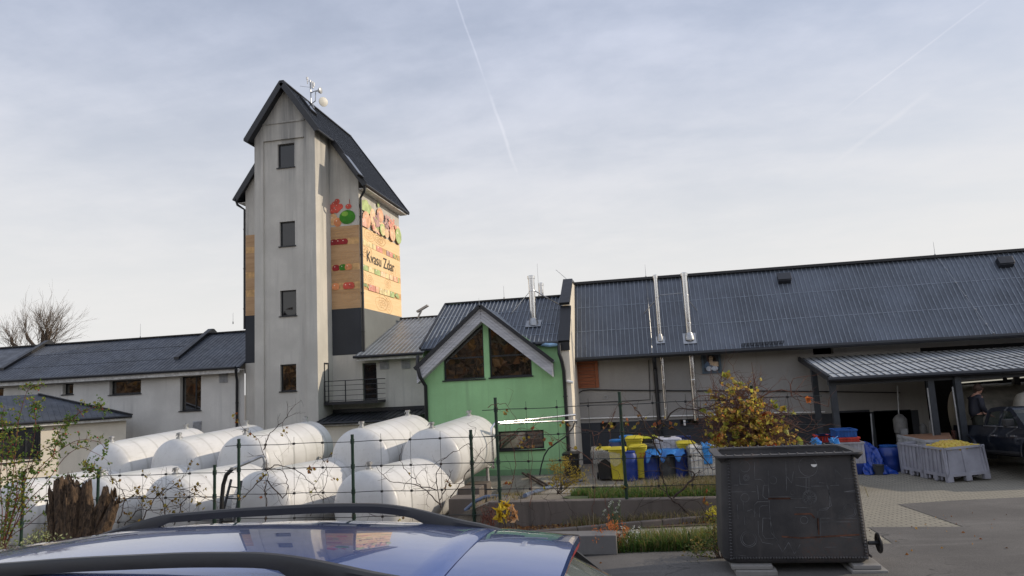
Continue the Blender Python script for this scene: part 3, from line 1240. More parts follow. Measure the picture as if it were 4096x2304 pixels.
fb(965, 1400, 90, 120, 'peach')
fb(1005, 1425, 80, 90, 'orange')
for px, py in ((1000, 1240), (950, 1290), (975, 1265), (1030, 1285), (945, 1315), (995, 1320), (960, 1325), (1015, 1300), (1003, 1282)):
    fb(px, py, 56, 56, 'red')
fb(1092, 1378, 165, 140, 'dgreen')
fb(1070, 1350, 70, 50, 'green', spec=False)
fb(1102, 1284, 64, 50, 'red')
fb(1112, 1240, 6, 55, 'dred', spec=False)
for a, b, items in ((1, 2, ((.05, 'dred'), (.24, 'dred'), (.42, 'dred'))), (3, 4, ((.12, 'dred'), (.36, 'dgreen'), (.55, 'orange'))), (5, 6, ((.1, 'orange'), (.48, 'red'), (.62, 'red')))):
    z0, z1 = ZB[b]+.01, ZB[a]-.01
    for t, c in items:
        pf.blob(lerp(XR, BR, t+.06), lerp(z0, z1, .45), .17, (z1-z0)*.62, c, (XR+.02, BR-.02, z0, z1))
pf.done('mural', tower, 'painted fruit crate on the shaded front recess')
pf = Paint(facY(YB), M['m_board_shade'])
pf.crate(BL+.01, XL-.01, rr, 0)
pf.gaps(XL-.42, XL-.02, rr, True)
for q in range(14):
    pf.blob(XL-.2+rr.uniform(-.2, .15), ZB[0]+rr.uniform(.3, 1.15), .12, .12, 'dgreen', None, False)
for q in range(6):
    pf.blob(XL-.25+rr.uniform(-.2, .2), ZB[0]+rr.uniform(.08, .3), .15, .14, 'dred', None, False)
pf.done('mural', tower, 'dim strip of painted crate left of the shaft')
db = MB()
db2 = MB()
db3 = MB()
zd0 = at(1380, 1420, YB).z
db.mat(0).poly([FB(XR+.005, zd0, -.004), FB(BR, zd0, -.004), FB(BR, ZB[7], -.004), FB(XR+.005, ZB[7], -.004)])
db2.poly([FB(BL, zd0-.1, -.004), FB(XL-.005, zd0-.1, -.004), FB(XL-.005, ZB[7], -.004), FB(BL, ZB[7], -.004)])
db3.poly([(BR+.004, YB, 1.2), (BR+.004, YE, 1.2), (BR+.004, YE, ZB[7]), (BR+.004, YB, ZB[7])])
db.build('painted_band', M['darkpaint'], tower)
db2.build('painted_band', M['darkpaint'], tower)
db3.build('painted_band', M['darkpaint_sunlit'], tower)


def lettering(txt, name, parent, m, O, X, Yv, width, height, off=0.0):
    cu = bpy.data.curves.new(name, 'FONT')
    cu.body = txt
    cu.size = 1
    cu.extrude = 0
    cu.offset = off
    o = bpy.data.objects.new(name, cu)
    COL.objects.link(o)
    bpy.context.view_layer.update()
    me = bpy.data.meshes.new_from_object(o.evaluated_get(bpy.context.evaluated_depsgraph_get()))
    bpy.data.objects.remove(o)
    bpy.data.curves.remove(cu)
    xs = [v_.co.x for v_ in me.vertices]
    ys = [v_.co.y for v_ in me.vertices]
    mb = MB()
    O, X, Yv = V(O), V(X), V(Yv)
    mb.add([O+X*((v_.co.x-min(xs))/(max(xs)-min(xs))*width)+Yv*((v_.co.y-min(ys))/(max(ys)-min(ys))*height) for v_ in me.vertices],
           [tuple(p.vertices) for p in me.polygons])
    bpy.data.meshes.remove(me)
    return mb.build(name, m, parent)


M['ink'] = simple('lettering_paint', (0.05, 0.05, 0.045), 0.8)
(ya, za), (ya2, zb_) = S(183, 612), S(183, 738)
(yb, _) = S(492, 860)
lettering('Kvasu Zdar', 'lettering', tower, M['ink'], (BR+.024, ya, zb_), (0, 1, 0), (0, 0, 1), yb-ya, (za-zb_)*0.97)

# ---- antenna mast on the tower ridge
mast = thing('antenna_mast', 'antenna mast with small dishes standing on the tower ridge', 'antenna', (0, 0, 0))
pm = at(1240, 415, 28.2)
mast.location = pm


def mp_(px, py, dy=0.0):
    return at(1200+px*.10352, 300+py*.10352, 28.2+dy)


k = MB()
k.tube([mp_(430, 1190), mp_(390, 200)], 0.03, 8)
k.tube([mp_(400, 700), mp_(600, 610), mp_(598, 1000), mp_(440, 1110)], 0.025, 6)
k.beam(mp_(430, 1120), mp_(455, 1290), 0.16, 0.2)
k.build('pole', M['galv'], mast)
k = MB()
k.tube([mp_(0, 430), mp_(390, 475)], 0.008, 5)
k.build('aerial_rod', M['galv'], mast)


def dish(c, nrm, r, depth, back, mats, name, lab):
    nrm = V(nrm).normalized()
    x = nrm.cross(V((0, 0, 1))).normalized()
    y = nrm.cross(x)
    d_ = MB()
    d_.mat(0).lathe([(r*.2, -depth), (r*.7, -depth*.55), (r, 0), (r, .02)], 22, c, x, y, nrm, False)
    d_.mat(1).lathe([(r*.99, .02), (r*.6, .045), (.001, .055)], 22, c, x, y, nrm, False)
    d_.mat(0).lathe([(r*.22, -depth-back), (r*.22, -depth*.8)], 10, c, x, y, nrm)
    o = d_.build(name, mats, mast, smooth=True)
    o['label'] = lab
    return o


M['dishwhite'] = simple('dish_white', (0.72, 0.70, 0.62), 0.5, 0, .06)
M['dishgrey'] = simple('dish_grey', (0.42, 0.43, 0.43), 0.4, 0.3, .1)
dish(mp_(900, 1040), (0.75, -0.62, -.16), 0.22, 0.12, 0.13, [M['trim'], M['dishwhite']], 'dish', 'large cream covered dish')
dish(mp_(790, 600, .1), (0.95, -0.05, -.05), 0.15, 0.15, 0.1, [M['dishgrey'], M['dishgrey']], 'dish', 'small grey horn dish')
k = MB()
k.obox(mp_(478, 380), V((.035, 0, 0)), V((0, .05, 0)), V((-.01, 0, .16)))
k.obox(mp_(535, 360), V((.02, 0, 0)), V((0, .04, 0)), V((0, 0, .09)))
k.obox(mp_(278, 130), V((.035, 0, 0)), V((0, .035, 0)), V((0, 0, .06)))
k.tube([mp_(290, 340), mp_(280, 150)], .022, 6)
k.tube([mp_(290, 250), mp_(390, 215)], .015, 5)
k.build('panel_antenna', M['white'], mast)

# ------------------------------------------------------------------ left wing
wing = thing('left_wing', 'long low plastered wing with dark metal roof left of the tower', 'building', (-23, 29, -3.4))
YW, ZE = 27.3, 1.15
wl0, wl1 = -34.0, BL
w = MB()
wh = [rect(250, 1535, 293, 1578, YW), rect(438, 1521, 564, 1577, YW), rect(720, 1505, 804, 1643, YW), rect(-45, 1553, 14, 1588, YW)]
w.panel([(wl0, GZ), (wl1, GZ), (wl1, 1.05), (wl0, 1.05)], wh, facY(YW), 0.22)
w.poly([(wl0, YW, GZ), (wl0, 33, GZ), (wl0, 33, 1.05), (wl0, YW, 1.05)])
w.build('wall', M['plaster_wing'], wing)
for i, p in enumerate(wh):
    xm = lerp(p[0][0], p[1][0], .62)
    window(wing, p, facY(YW), 0.18, 0.06, bars=[(xm, xm+.05, p[0][1], p[2][1])] if i == 2 else (), glass=M['glass_refl'])
r = MB()
YRg, ZRg = 30.3, 2.98
sl = (ZRg-ZE)/(YRg-26.9)
XS1, XS0 = at(637, 1480, 26.95).x, -30.0
ribbed(r, [(XS0, 26.9, ZE), (wl1+.0, 26.9, ZE), (wl1, YRg, ZRg), (XS0, YRg, ZRg)], 0.2, .012, .03, .08, [(1.25, 0, .68), (2.6, 0, .68)], 0, 1)
r.mat(0).prism([(wl0, 26.9, ZE), (XS0-.01, 26.9, ZE), (XS0-.01, YRg, ZRg), (wl0, YRg, ZRg)], (0, 0, -.08))
r.prism([(wl0, YRg, ZRg), (wl1, YRg, ZRg), (wl1, 33.8, ZE), (wl0, 33.8, ZE)], (0, 0, -.08))
# fire walls rising through the roof, with metal caps
for xs in (XS1, XS0):
    r.mat(2).prism([(xs, 27.9, ZE+sl*1.0), (xs, 27.9, ZE+sl*1.0+.12), (xs, YRg+.1, ZRg+.26), (xs, YRg+.25, ZRg+.26), (xs, 32, ZRg-.6), (xs, 32, ZRg-1)], (0.24, 0, 0))
    r.mat(0)
r.mat(2).tube([(wl0, 26.84, ZE-.02), (wl1-.15, 26.84, ZE-.02)], 0.06, 8)
r.mat(2).beam((wl0, YRg, ZRg+.03), (wl1, YRg, ZRg+.03), .2, .05)
r.mat(3).box((wl0, 26.95, ZE-.14), (wl1, YW, ZE-.08))
r.mat(3).box((wl0, 26.93, ZE-.24), (wl1-.02, 26.95, ZE-.06))
r.build('roof', [M['roof'], M['seam'], M['trim'], M['fascia']], wing)
zc = at(948, 1468, 27).z
xd = at(946, 1550, YW-.1).x
downpipe(wing, [(xd+.2, 26.84, ZE-.05), (xd+.18, 26.86, ZE-.2), (xd, YW-.07, ZE-.55), (xd, YW-.07, -3.3)])


def louvre(parent, p, Y, name='vent_grille', m=None):
    (x0, z0), (x1, _), (_, z1), _ = p
    l_ = MB()
    l_.box((x0, Y-.03, z0), (x1, Y-.001, z1))
    k_ = max(4, int((z1-z0)/0.045))
    for i in range(k_):
        z = lerp(z0+.02, z1-.02, (i+.5)/k_)
        l_.add([(x0+.02, Y-.03, z+.018), (x1-.02, Y-.03, z+.018), (x1-.02, Y-.065, z-.014), (x0+.02, Y-.065, z-.014)], [(0, 1, 2, 3)])
    return l_.build(name, m or M['vent'], parent)


louvre(wing, rect(878, 1494, 912, 1531, YW), YW)
louvre(wing, rect(773, 1684, 807, 1722, YW), YW)


def lightning_rod(parent, p, h=0.9, r=0.009):
    k_ = MB()
    k_.tube([p, V(p)+V((0, 0, h))], [r, r*.5], 5)
    k_.lathe([(r*3, .0), (r*3, .12)], 6, p)
    return k_.build('lightning_rod', M['galv'], parent)


lightning_rod(wing, V((at(561, 1350, YRg).x, YRg, ZRg)), .75)
lightning_rod(wing, V((at(932, 1310, YRg).x, YRg, ZRg+.4)), .55)

# ------------------------------------------------------------------ annex at the left edge, turned towards the sun
annex = thing('annex_house', 'small cream annex with dark hipped roof at the left edge of the yard', 'building', (-25, 23.5, -3.4))
PH = math.radians(52)
dX = V((math.cos(PH), math.sin(PH), 0))
dN = V((-math.sin(PH), math.cos(PH), 0))          # into the house
E0 = at(528, 1660, 25.2)                             # right end of the eave
ze = E0.z-.0
L = 12.0


def FA(a, b, d=0.0):
    return V((E0.x, E0.y, 0))+dX*a+dN*(d+.3)+V((0, 0, b))


def annpx(x, y):
    q = atP(x, y, V((E0.x, E0.y, 0))+dN*.3, dN)
    return (q-V((E0.x, E0.y, 0))).dot(dX), q.z


aw = [annpx(-60, 1842), annpx(163, 1838), annpx(163, 1708), annpx(-60, 1716)]
ar = annpx(505, 1700)[0]
w = MB()
w.panel([(-L, GZ), (ar, GZ), (ar, ze-.1), (-L, ze-.1)], [aw], FA, .2)
w.poly([FA(ar, GZ), FA(ar, GZ, 3), FA(ar, ze-.1, 3), FA(ar, ze-.1)])
w.build('wall', M['cream'], annex)
window(annex, aw, FA, .14, .07, bars=[(aw[0][0]+1.2, aw[0][0]+1.27, aw[0][1], aw[2][1])])
# hip: where the line of sight of the hip top meets the roof slope
SLA = math.tan(math.radians(24))
nA = V((-dN.x*SLA, -dN.y*SLA, 1)).normalized()
hip = atP(156, 1577, V((E0.x, E0.y, ze)), nA)
r = MB()
e0 = V((E0.x, E0.y, ze))
ribbed(r, [e0-dX*L, e0, hip, hip-dX*(L)], .2, .012, .03, .07, (), 0, 1)
back = e0+dN*2*((hip-e0).dot(dN))
r.mat(0).prism([e0, back, hip], (0, 0, -.07))
r.prism([back, back-dX*L, hip-dX*L, hip], (0, 0, -.07))
r.mat(2).tube([e0-dX*L+V((0, 0, -.05)), e0+V((0, 0, -.05))], .055, 8)
r.mat(2).beam(e0+V((0, 0, .02)), hip+V((0, 0, .02)), .16, .05)
r.mat(3).beam(e0-dX*L+dN*.1+V((0, 0, -.14)), e0+dN*.1+V((0, 0, -.14)), .1, .12)
r.build('roof', [M['roof'], M['seam'], M['trim'], M['fascia']], annex)

# ------------------------------------------------------------------ connecting wing between the tower and the green house
link = thing('linking_wing', 'grey plastered two storey wing between the tower and the green house', 'building', (-9.3, 29, -3.4))
w = MB()
bz = at(1400, 1606, 26.5).z
dr = rect(1449, 1452, 1507, 1590, YB)
dr = [(a, bz if i < 2 else b) for i, (a, b) in enumerate(dr)]
w.panel([(BR, GZ), (-7.0, GZ), (-7.0, 1.22), (BR, 1.22)], [dr], facY(YB), .2)
w.build('wall', M['plaster'], link)
window(link, dr, facY(YB), .13, .07, sill=False, name='balcony_door')
louvre(link, rect(1520, 1441, 1556, 1477, YB), YB)
louvre(link, rect(1606, 1438, 1642, 1475, YB), YB)
r = MB()
ribbed(r, [(BR-.12, 26.85, 1.30), (-7.0, 26.85, 1.30), (-7.0, 32.3, 3.26), (BR+.005, 32.3, 3.26), (BR+.005, YB-.03, 1.49), (BR-.12, YB-.03, 1.49)], .2, .03, .035, .07, [(2.2, .3, 1), (3.9, 0, 1)], 1, 1)
r.mat(2).tube([(BR-.15, 26.8, 1.26), (-7.4, 26.8, 1.26)], .06, 8)
r.mat(2).beam((BR, 32.3, 3.29), (-7, 32.3, 3.29), .2, .05)
r.mat(3).box((BR-.05, 26.9, 1.10), (-7.2, 27.0, 1.22))
r.mat(3).box((BR+.01, 27.0, 1.16), (-7.2, YB, 1.22))
r.build('roof', [M['roof_grey'], M['seam_light'], M['trim'], M['fascia']], link)
downpipe(link, [(-7.75, 26.8, 1.2), (-7.73, 26.85, 1.0), (-7.45, YB-.07, .6), (-7.45, YB-.07, -1.35)])
k = MB()
pv = at(1672, 1270, 32.1)
k.tube([pv, pv+V((.2, 0, .35))], .05, 8)
k.obox(pv+V((.25, 0, .42)), V((.28, 0, .14)), V((0, .12, 0)), V((-.02, 0, .04)))
k.build('roof_vent', M['vent'], link)
# balcony
bal = MB()
bx0, bx1 = XR+.03, at(1509, 1520, 26.5).x
bz = at(1400, 1606, 26.5).z
bal.box((bx0, 26.45, bz-.1), (bx1, YB-.01, bz))
o = bal.build('balcony_slab', M['trim'], link)
bal = MB()
h = at(1400, 1521, 26.5).z-bz
for zq in (h, h*.78, h*.54, h*.3, .06):
    bal.tube([(bx0, 26.5, bz+zq), (bx1, 26.5, bz+zq), (bx1, YB-.02, bz+zq)], .018 if zq == h else .011, 6)
for xx in (bx0+.02, lerp(bx0, bx1, .4), bx1-.02):
    bal.beam((xx, 26.5, bz), (xx, 26.5, bz+h), .035, .035, (1, 0, 0))
bal.build('railing', M['trim'], link)
# lean-to in front of it
lean = thing('lean_to_shed', 'low lean-to with black sheet roof under the balcony', 'shed', (-9.8, 26.4, -3.4))
lt0, lt1 = at(1330, 1652, YB).z, at(1265, 1690, 25.6).z
r = MB()
lx0, lx1 = XR+.02, at(1655, 1677, 25.6).x
ribbed(r, [(lx0-.0, 25.6, lt1), (lx1, 25.6, lt1), (-7.55, YB-.02, lt0), (lx0, YB-.02, lt0)], .25, .025, .03, .06, (), 1, 1)
r.mat(2).beam((lx0, YB-.06, lt0+.06), (-7.5, YB-.06, lt0+.06), .06, .16)
r.mat(2).beam((lx1, 25.6, lt1+.0), (-7.52, YB-.1, lt0+.0), .10, .16)
r.mat(2).tube([(lx0, 25.55, lt1-.05), (lx1, 25.55, lt1-.05)], .05, 8)
r.build('roof', [M['roof_black'], M['seam'], M['trim']], lean)
w = MB()
w.poly([(lx0+.05, 25.85, GZ), (lx1-.1, 25.85, GZ), (lx1-.1, 25.85, lt1-.0), (lx0+.05, 25.85, lt1-.0)])
w.poly([(lx1-.1, 25.85, GZ), (-7.7, YB-.01, GZ), (-7.7, YB-.01, lt0-.1), (lx1-.1, 25.85, lt1)])
w.mat(1).box((lx0, 25.66, lt1-.16), (lx1, 25.8, lt1-.06))
w.build('wall', [M['cream'], M['fascia']], lean)

# ------------------------------------------------------------------ green house with its gable
YG = 22.0
HL, HR = -7.08, -2.2
green = thing('green_house', 'bright green plastered house with white boarded gable and two big slanted windows', 'building', (-4.9, 24, -3.1))


def z6(px, py):
    return (1600+px*.3451, 1100+py*.3451)


wl = pxpoly([z6(508, 1226), z6(980, 1196), z6(958, 560), z6(497, 926)], YG)
wr = pxpoly([z6(1042, 1192), z6(1532, 1166), z6(1516, 868), z6(1020, 546)], YG)
wb = pxpoly([(1950+177*.2415, 1600+838*.2415), (1950+941*.2415, 1600+803*.2415), (1950+929*.2415, 1600+492*.2415), (1950+172*.2415, 1600+524*.2415)], YG)
GA, GAZ = -4.97, 2.44
gs = (GAZ-.58)/2.2
w = MB()
w.panel([(HL, -2.98), (HR-.25, -2.98), (HR-.25, 1.06), (HR-1.0, 1.06), (GA, GAZ-.12), (HL, GAZ-.12-gs*(GA-HL))], [wl, wr, wb], facY(YG), .16)
w.poly([(HL, YG, -3.2), (HL, 27.4, -3.2), (HL, 27.4, 3.3), (HL, 25.2, 2.9), (HL, YG+.0, 1.0)])
w.build('wall', M['green'], green)
w = MB()
w.box((HL, YG-.03, -3.2), (HR-.25, YG-.002, -2.82))
w.build('plinth', M['plinth'], green)
for p in (wl, wr):
    # mullion rail at the slope's spring line
    zz_ = at(2010, 1422, YG).z
    window(green, p, facY(YG), .11, .05, bars=[(min(q[0] for q in p)+.03, max(q[0] for q in p)-.03, zz_-.025, zz_+.025)], name='gable_window', glass=M['glass_refl'])
xm = at(2103, 1750, YG).x
window(green, wb, facY(YG), .1, .06, bars=[(xm, xm+.04, wb[0][1], wb[2][1]-.02)], glass=M['glass_refl'])
# roof
r = MB()
ME = 1.16


def mz(y):
    return ME+.55*(y-21.9)


yv = 21.9+(GAZ-ME)/.55
for sgn in (-1, 1):
    xe = GA+sgn*2.28
    zE = GAZ-gs*2.28
    xv = GA+sgn*(GAZ-ME)/gs
    ribbed(r, [(xe, 22.3, zE), (xe, 21.62, zE), (GA, 21.62, GAZ), (GA, yv, GAZ), (xv, 21.9, ME), (xv+sgn*.1, 22.3, ME-.1)][:: 1], .2, .02, .03, .06, (), 1, 1)
    r.mat(2).beam((GA, 21.60, GAZ+.0), (xe, 21.60, zE+.0), .08, .11)
    r.mat(0)
p = [(HL-.05, 21.9, ME), (GA-(GAZ-ME)/gs, 21.9, ME), (GA, yv, GAZ), (GA+(GAZ-ME)/gs, 21.9, ME), (HR-.3, 21.9, ME), (HR-.3, 25.2, mz(25.2)), (HL-.05, 25.2, mz(25.2))]
r.mat(0)
ribbed(r, p, .145, .03, .03, .07, [(1.35, 0.08, .3), (1.35, .55, .95), (2.5, 0, .35), (2.6, .4, 1), (.55, .7, 1)], 1, 1, .3)
r.prism([(HL-.05, 25.2, mz(25.2)), (HR-.3, 25.2, mz(25.2)), (HR-.3, 29, 1.2), (HL-.05, 29, 1.2)], (0, 0, -.07))
r.mat(2).beam((HL-.05, 25.2, mz(25.2)+.03), (HR-.3, 25.2, mz(25.2)+.03), .2, .05)
r.mat(2).beam((HL-.05, 21.9, ME+.02), (HL-.05, 25.2, mz(25.2)+.02), .08, .08)
r.mat(2).tube([(HR-1.05, 21.83, ME-.06), (HR-.32, 21.83, ME-.06)], .06, 8)
r.build('roof', [M['roof'], M['seam_light'], M['trim']], green)
# boarded gable (weathered white planks)
M['plank'] = woodmat('weathered_white_plank', (0.52, 0.52, 0.54), (0.36, 0.36, 0.38), 'x', 1.4, .8)
b_ = MB()
rr = random.Random(3)
hgt = .46
for sgn in (-1, 1):
    n_ = 4
    for i in range(n_):
        o0, o1 = .06+hgt*i/n_, .06+hgt*(i+1)/n_-.010
        xa, xb = GA+sgn*.006, GA+sgn*2.24
        cuts = sorted([0, 1]+[rr.uniform(.15, .85) for q in range(2)])
        for c0_, c1_ in zip(cuts, cuts[1:]):
            x0, x1 = lerp(xa, xb, c0_), lerp(xa, xb, c1_)-sgn*.006
            za_, zb2 = GAZ-gs*abs(x0-GA), GAZ-gs*abs(x1-GA)
            b_.prism([(x0, 21.66, za_-o1), (x1, 21.66, zb2-o1), (x1, 21.66, zb2-o0), (x0, 21.66, za_-o0)], (0, .028, 0))
    # soffit behind the boards
    xb = GA+sgn*2.24
    b_.prism([(GA, 21.69, GAZ-.06-hgt), (xb, 21.69, GAZ-gs*2.24-.06-hgt), (xb, 21.69, GAZ-gs*2.24-.1), (GA, 21.69, GAZ-.1)], (0, .30, 0))
b_.build('bargeboard', M['plank'], green)
# gutters' drain pipes either side of the gable
xq = at(1697, 1600, YG-.08).x
downpipe(green, [(xq-.1, 21.7, .95), (xq-.1, 21.62, .55), (xq-.02, 21.62, .25), (xq+.06, YG-.08, -.05), (xq+.06, YG-.08, -3.1)], .06)
xq = at(2256, 1600, YG-.08).x
downpipe(green, [(xq-.04, 21.83, ME-.1), (xq-.04, 21.75, .75), (xq+.02, 21.8, .5), (xq+.05, YG-.08, .2), (xq+.05, YG-.08, -3.0)], .06)
k = MB()
pc = at(2272, 1528, YG-.12)
k.tube([pc+V((-.12, .1, .02)), pc+V((.0, 0, .02))], .02, 6)
k.tube([pc+V((-.02, 0, .03)), pc+V((.16, -.02, -.02))], .045, 8)
k.build('security_camera', M['white'], green)
# parapet wall between green house and hall, lit on its right face
w = MB()
Pz = [(21.95, -3.2), (21.95, 1.12), (23.05, 2.22), (23.05, 2.34), (24.7, 3.36), (30, 3.36), (30, -3.2)]
w.prism([(HR-.25, y, z) for y, z in Pz], (.25, 0, 0))
w.build('parapet_wall', M['cream'], green)
w = MB()
w.beam((HR-.14, 21.88, 1.13), (HR-.14, 23.12, 2.36), .36, .09)
w.beam((HR-.17, 23.0, 2.46), (HR-.17, 24.75, 3.5), .34, .09)
w.box((HR-.34, 24.75, 3.44), (HR, 30, 3.52))
w.box((HR-.32, 21.90, .85), (HR+.03, 21.94, 1.15))
w.build('parapet_cap', M['trim'], green)
# flue with its stays
fl = atP(2135, 1298, V((0, 21.9, ME)), V((0, -.55, 1)))


def flue(parent, base, ztop, r, zbot, flange=0.0, nrm=None, name='flue_pipe'):
    k_ = MB()
    x, y = base.x, base.y
    k_.lathe([(r, zbot), (r, ztop-.12), (r*1.22, ztop-.12), (r*1.22, ztop-.02), (r*.8, ztop)], 16, (x, y, 0))
    z = zbot+.4
    while z < ztop-.3:
        k_.lathe([(r*1.05, z-.015), (r*1.09, z), (r*1.05, z+.015)], 16, (x, y, 0), cap=False)
        z += .95
    o_ = k_.build(name, M['steel'], parent, smooth=True)
    if flange:
        f_ = MB()
        n_ = V(nrm).normalized()
        t = V((1, 0, 0))
        s_ = n_.cross(t)
        c_ = V((x, y, base.z))
        f_.obox(c_+n_*.035, t*flange, s_*flange, n_*.008)
        f_.lathe([(r*1.7, -.05), (r*1.5, .08), (r*1.04, .2)], 16, c_+V((0, 0, .02)), cap=False)
        f_.build('flashing', M['galv'], o_, smooth=True)
    return o_


zt = at(2121, 1102, fl.y).z
f1 = flue(green, fl, zt, .105, fl.z-.2, .26, (0, -.55, 1))
k = MB()
p = V((fl.x, fl.y, lerp(fl.z, zt, .72)))
k.tube([p, atP(2045, 1255, V((0, 21.9, ME)), V((0, -.55, 1)))], .012, 5)
k.tube([p, atP(2250, 1231, V((0, 21.9, ME)), V((0, -.55, 1)))+V((0, 0, .05))], .02, 5)
k.build('stay_rod', M['steel'], f1)
q = at(2166, 1186, 26.5)
flue(green, V((q.x, 26.5, q.z)), at(2166, 1131, 26.5).z, .09, 1.4)
for px, py, yy, hh in ((1917, 1228, 24.3, .55), (2017, 1203, 25.2, .55), (2156, 1185, 25.2, 1.3)):
    q = at(px, py, yy)
    lightning_rod(green, V((q.x, yy, mz(yy))), hh)
k = MB()
c = at(2190, 1380, 21.75)
k.tube([c+V((-.2, .1, .05)), c+V((.05, .05, 0)), c+V((.3, .1, 0.02))], .07, 8)
M['blueplastic'] = simple('pale_blue_plastic', (0.25, 0.42, 0.6), .4)
k.build('gutter_junction', M['blueplastic'], green, smooth=True)

# ------------------------------------------------------------------ the long hall at the right
hall = thing('long_hall', 'long hall with steep ribbed blue-black roof and grey walls at the right', 'building', (5, 27, -3.1))
YH = 24.4
HZ = .62
TS = math.tan(math.radians(57))
RH = 3.42
YHr = 23.75+(RH-HZ)/TS
XE = 16.0
zband = at(2500, 1686, YH).z
w = MB()
XO = at(3660, 1550, YH).x       # from here the hall is an open bay
doors = [[(at(3352, 1700, YH).x, -3.25), (at(3485, 1700, YH).x, -3.25), (at(3485, 1700, YH).x, at(3420, 1641, YH).z), (at(3352, 1700, YH).x, at(3420, 1641, YH).z)],
         [(at(3500, 1700, YH).x, -3.25), (at(3650, 1700, YH).x, -3.25), (at(3650, 1700, YH).x, at(3580, 1640, YH).z), (at(3500, 1700, YH).x, at(3580, 1640, YH).z)]]
sv = [rect(2402, 1690, 2465, 1716, YH), rect(2720, 1676, 2795, 1703, YH)]
hatch = rect(3252, 1388, 3333, 1417, YH)
w.mat(0).panel([(HR, zband), (XO, zband), (XO, HZ+.9), (HR, HZ+.9)], [hatch], facY(YH), .3)
lo = [(HR, -3.2), (doors[0][0][0], -3.2), (doors[0][0][0], doors[0][2][1]), (doors[0][1][0], doors[0][2][1]), (doors[0][1][0], -3.2), (doors[1][0][0], -3.2),
      (doors[1][0][0], doors[1][2][1]), (doors[1][1][0], doors[1][2][1]), (doors[1][1][0], -3.2), (XO, -3.2), (XO, zband), (HR, zband)]
w.mat(1).panel([(a, b) for a, b in lo], sv, facY(YH-.002), .2)
w.mat(0).box((XO, YH, -3.2), (XO+.3, YH+5.0, HZ+.9))
w.mat(0).box((XO+.3, YH+.0, .35), (XE, YH+.25, HZ+.9))
w.build('wall', [M['plaster_hall'], M['darkpaint']], hall)
w = MB()
w.box((HR+.1, YH+5.2, -3.2), (XE, YH+5.4, 1.3))
w.box((HR+.1, YH+.5, .95), (XO-.1, YH+5.2, 1.05))
w.box((XE-.2, YH+.3, -3.2), (XE, YH+5.2, 1.3))
w.build('inner_wall', M['void'], hall)
r = MB()
ribbed(r, [(HR+.02, 23.75, HZ), (XE, 23.75, HZ), (XE, YHr, RH), (HR+.02, YHr, RH)], .15, .032, .03, .08, [(1.12, 0, 1), (2.2, 0, 1)], 1, 1)
r.prism([(HR+.02, YHr, RH), (XE, YHr, RH), (XE, 30, RH-.9), (HR+.02, 30, RH-.9)], (0, 0, -.08))
r.mat(2).beam((HR, YHr-.03, RH+.03), (XE, YHr-.03, RH+.03), .22, .09)
r.mat(2).tube([(HR+.03, 23.68, HZ-.05), (XE, 23.68, HZ-.05)], .075, 8)
r.mat(2).box((HR+.03, 23.8, HZ-.1), (XE, YH, HZ-.05))
r.build('roof', [M['roof_hall'], M['seam_light'], M['trim']], hall)
nH = V((0, -TS, 1))
PH0 = V((0, 23.75, HZ))
# wooden shutter
rw = MB()
p = rect(2309, 1441, 2394, 1552, YH)
M['redwood'] = woodmat('red_stained_planks', (0.33, 0.10, 0.035), (0.22, 0.06, 0.022), 'x', 1.6, .6)
n_ = 8
for i in range(n_):
    z0, z1 = lerp(p[0][1], p[2][1], i/n_), lerp(p[0][1], p[2][1], (i+1)/n_)-.012
    rw.box((p[0][0]+.05, YH-.05, z0), (p[1][0]-.12, YH-.002, z1))
rw.box((p[1][0]-.11, YH-.07, p[0][1]), (p[1][0], YH-.002, p[2][1]))
rw.box((p[0][0]-.03, YH-.07, p[0][1]), (p[0][0]+.04, YH-.002, p[2][1]))
rw.build('plank_shutter', M['redwood'], hall)
# picture panel: a dark haired woman in blue holding two round white vessels, painted flat on a framed board
p = rect(2806, 1412, 2884, 1494, YH)
x0, x1, z0, z1 = p[0][0], p[1][0], p[0][1], p[2][1]
fr = MB()
ring(fr, p, inset(p, .07), facY(YH), -.05, -.002)
fo = fr.build('picture_frame', simple('blue_grey_frame', (0.07, 0.105, 0.14), .5), hall)
pic = MB()
pm_ = [simple('pic_ground', (.035, .05, .07), .5), simple('pic_skin', (.62, .47, .33), .6), simple('pic_hair', (.02, .014, .012), .5), simple('pic_blue', (.08, .14, .24), .5),
       simple('pic_white', (.55, .6, .68), .5)]
wd, hg = x1-x0, z1-z0


def pq(pts, mi, d):
    pic.mat(mi).poly([(x0+wd*a, YH-d, z0+hg*b) for a, b in pts])


def pe(a, b, ra, rb, mi, d, n=16):
    pq([(a+ra*math.cos(2*PI*i/n), b+rb*math.sin(2*PI*i/n)) for i in range(n)], mi, d)


pq([(.1, .1), (.9, .1), (.9, .92), (.1, .92)], 0, .006)
pe(.52, .76, .22, .17, 2, .010)
pe(.36, .62, .09, .14, 2, .010)
pe(.70, .62, .09, .14, 2, .010)
pe(.5, .74, .105, .12, 1, .014)
pq([(.42, .72), (.56, .72), (.60, .58), (.86, .56), (.86, .34), (.56, .30), (.34, .42), (.40, .58)], 1, .013)
pq([(.13, .44), (.3, .60), (.44, .50), (.40, .34), (.22, .26), (.13, .30)], 3, .016)
pq([(.40, .44), (.62, .36), (.86, .30), (.86, .22), (.5, .22)], 3, .017)
pe(.36, .24, .15, .12, 4, .02)
pe(.66, .24, .16, .12, 4, .02)
pe(.47, .775, .018, .012, 2, .018, 8)
pe(.55, .775, .018, .012, 2, .018, 8)
pq([(.46, .69), (.55, .69), (.53, .67), (.48, .67)], 2, .018)
pic.build('painted_board', pm_, fo)
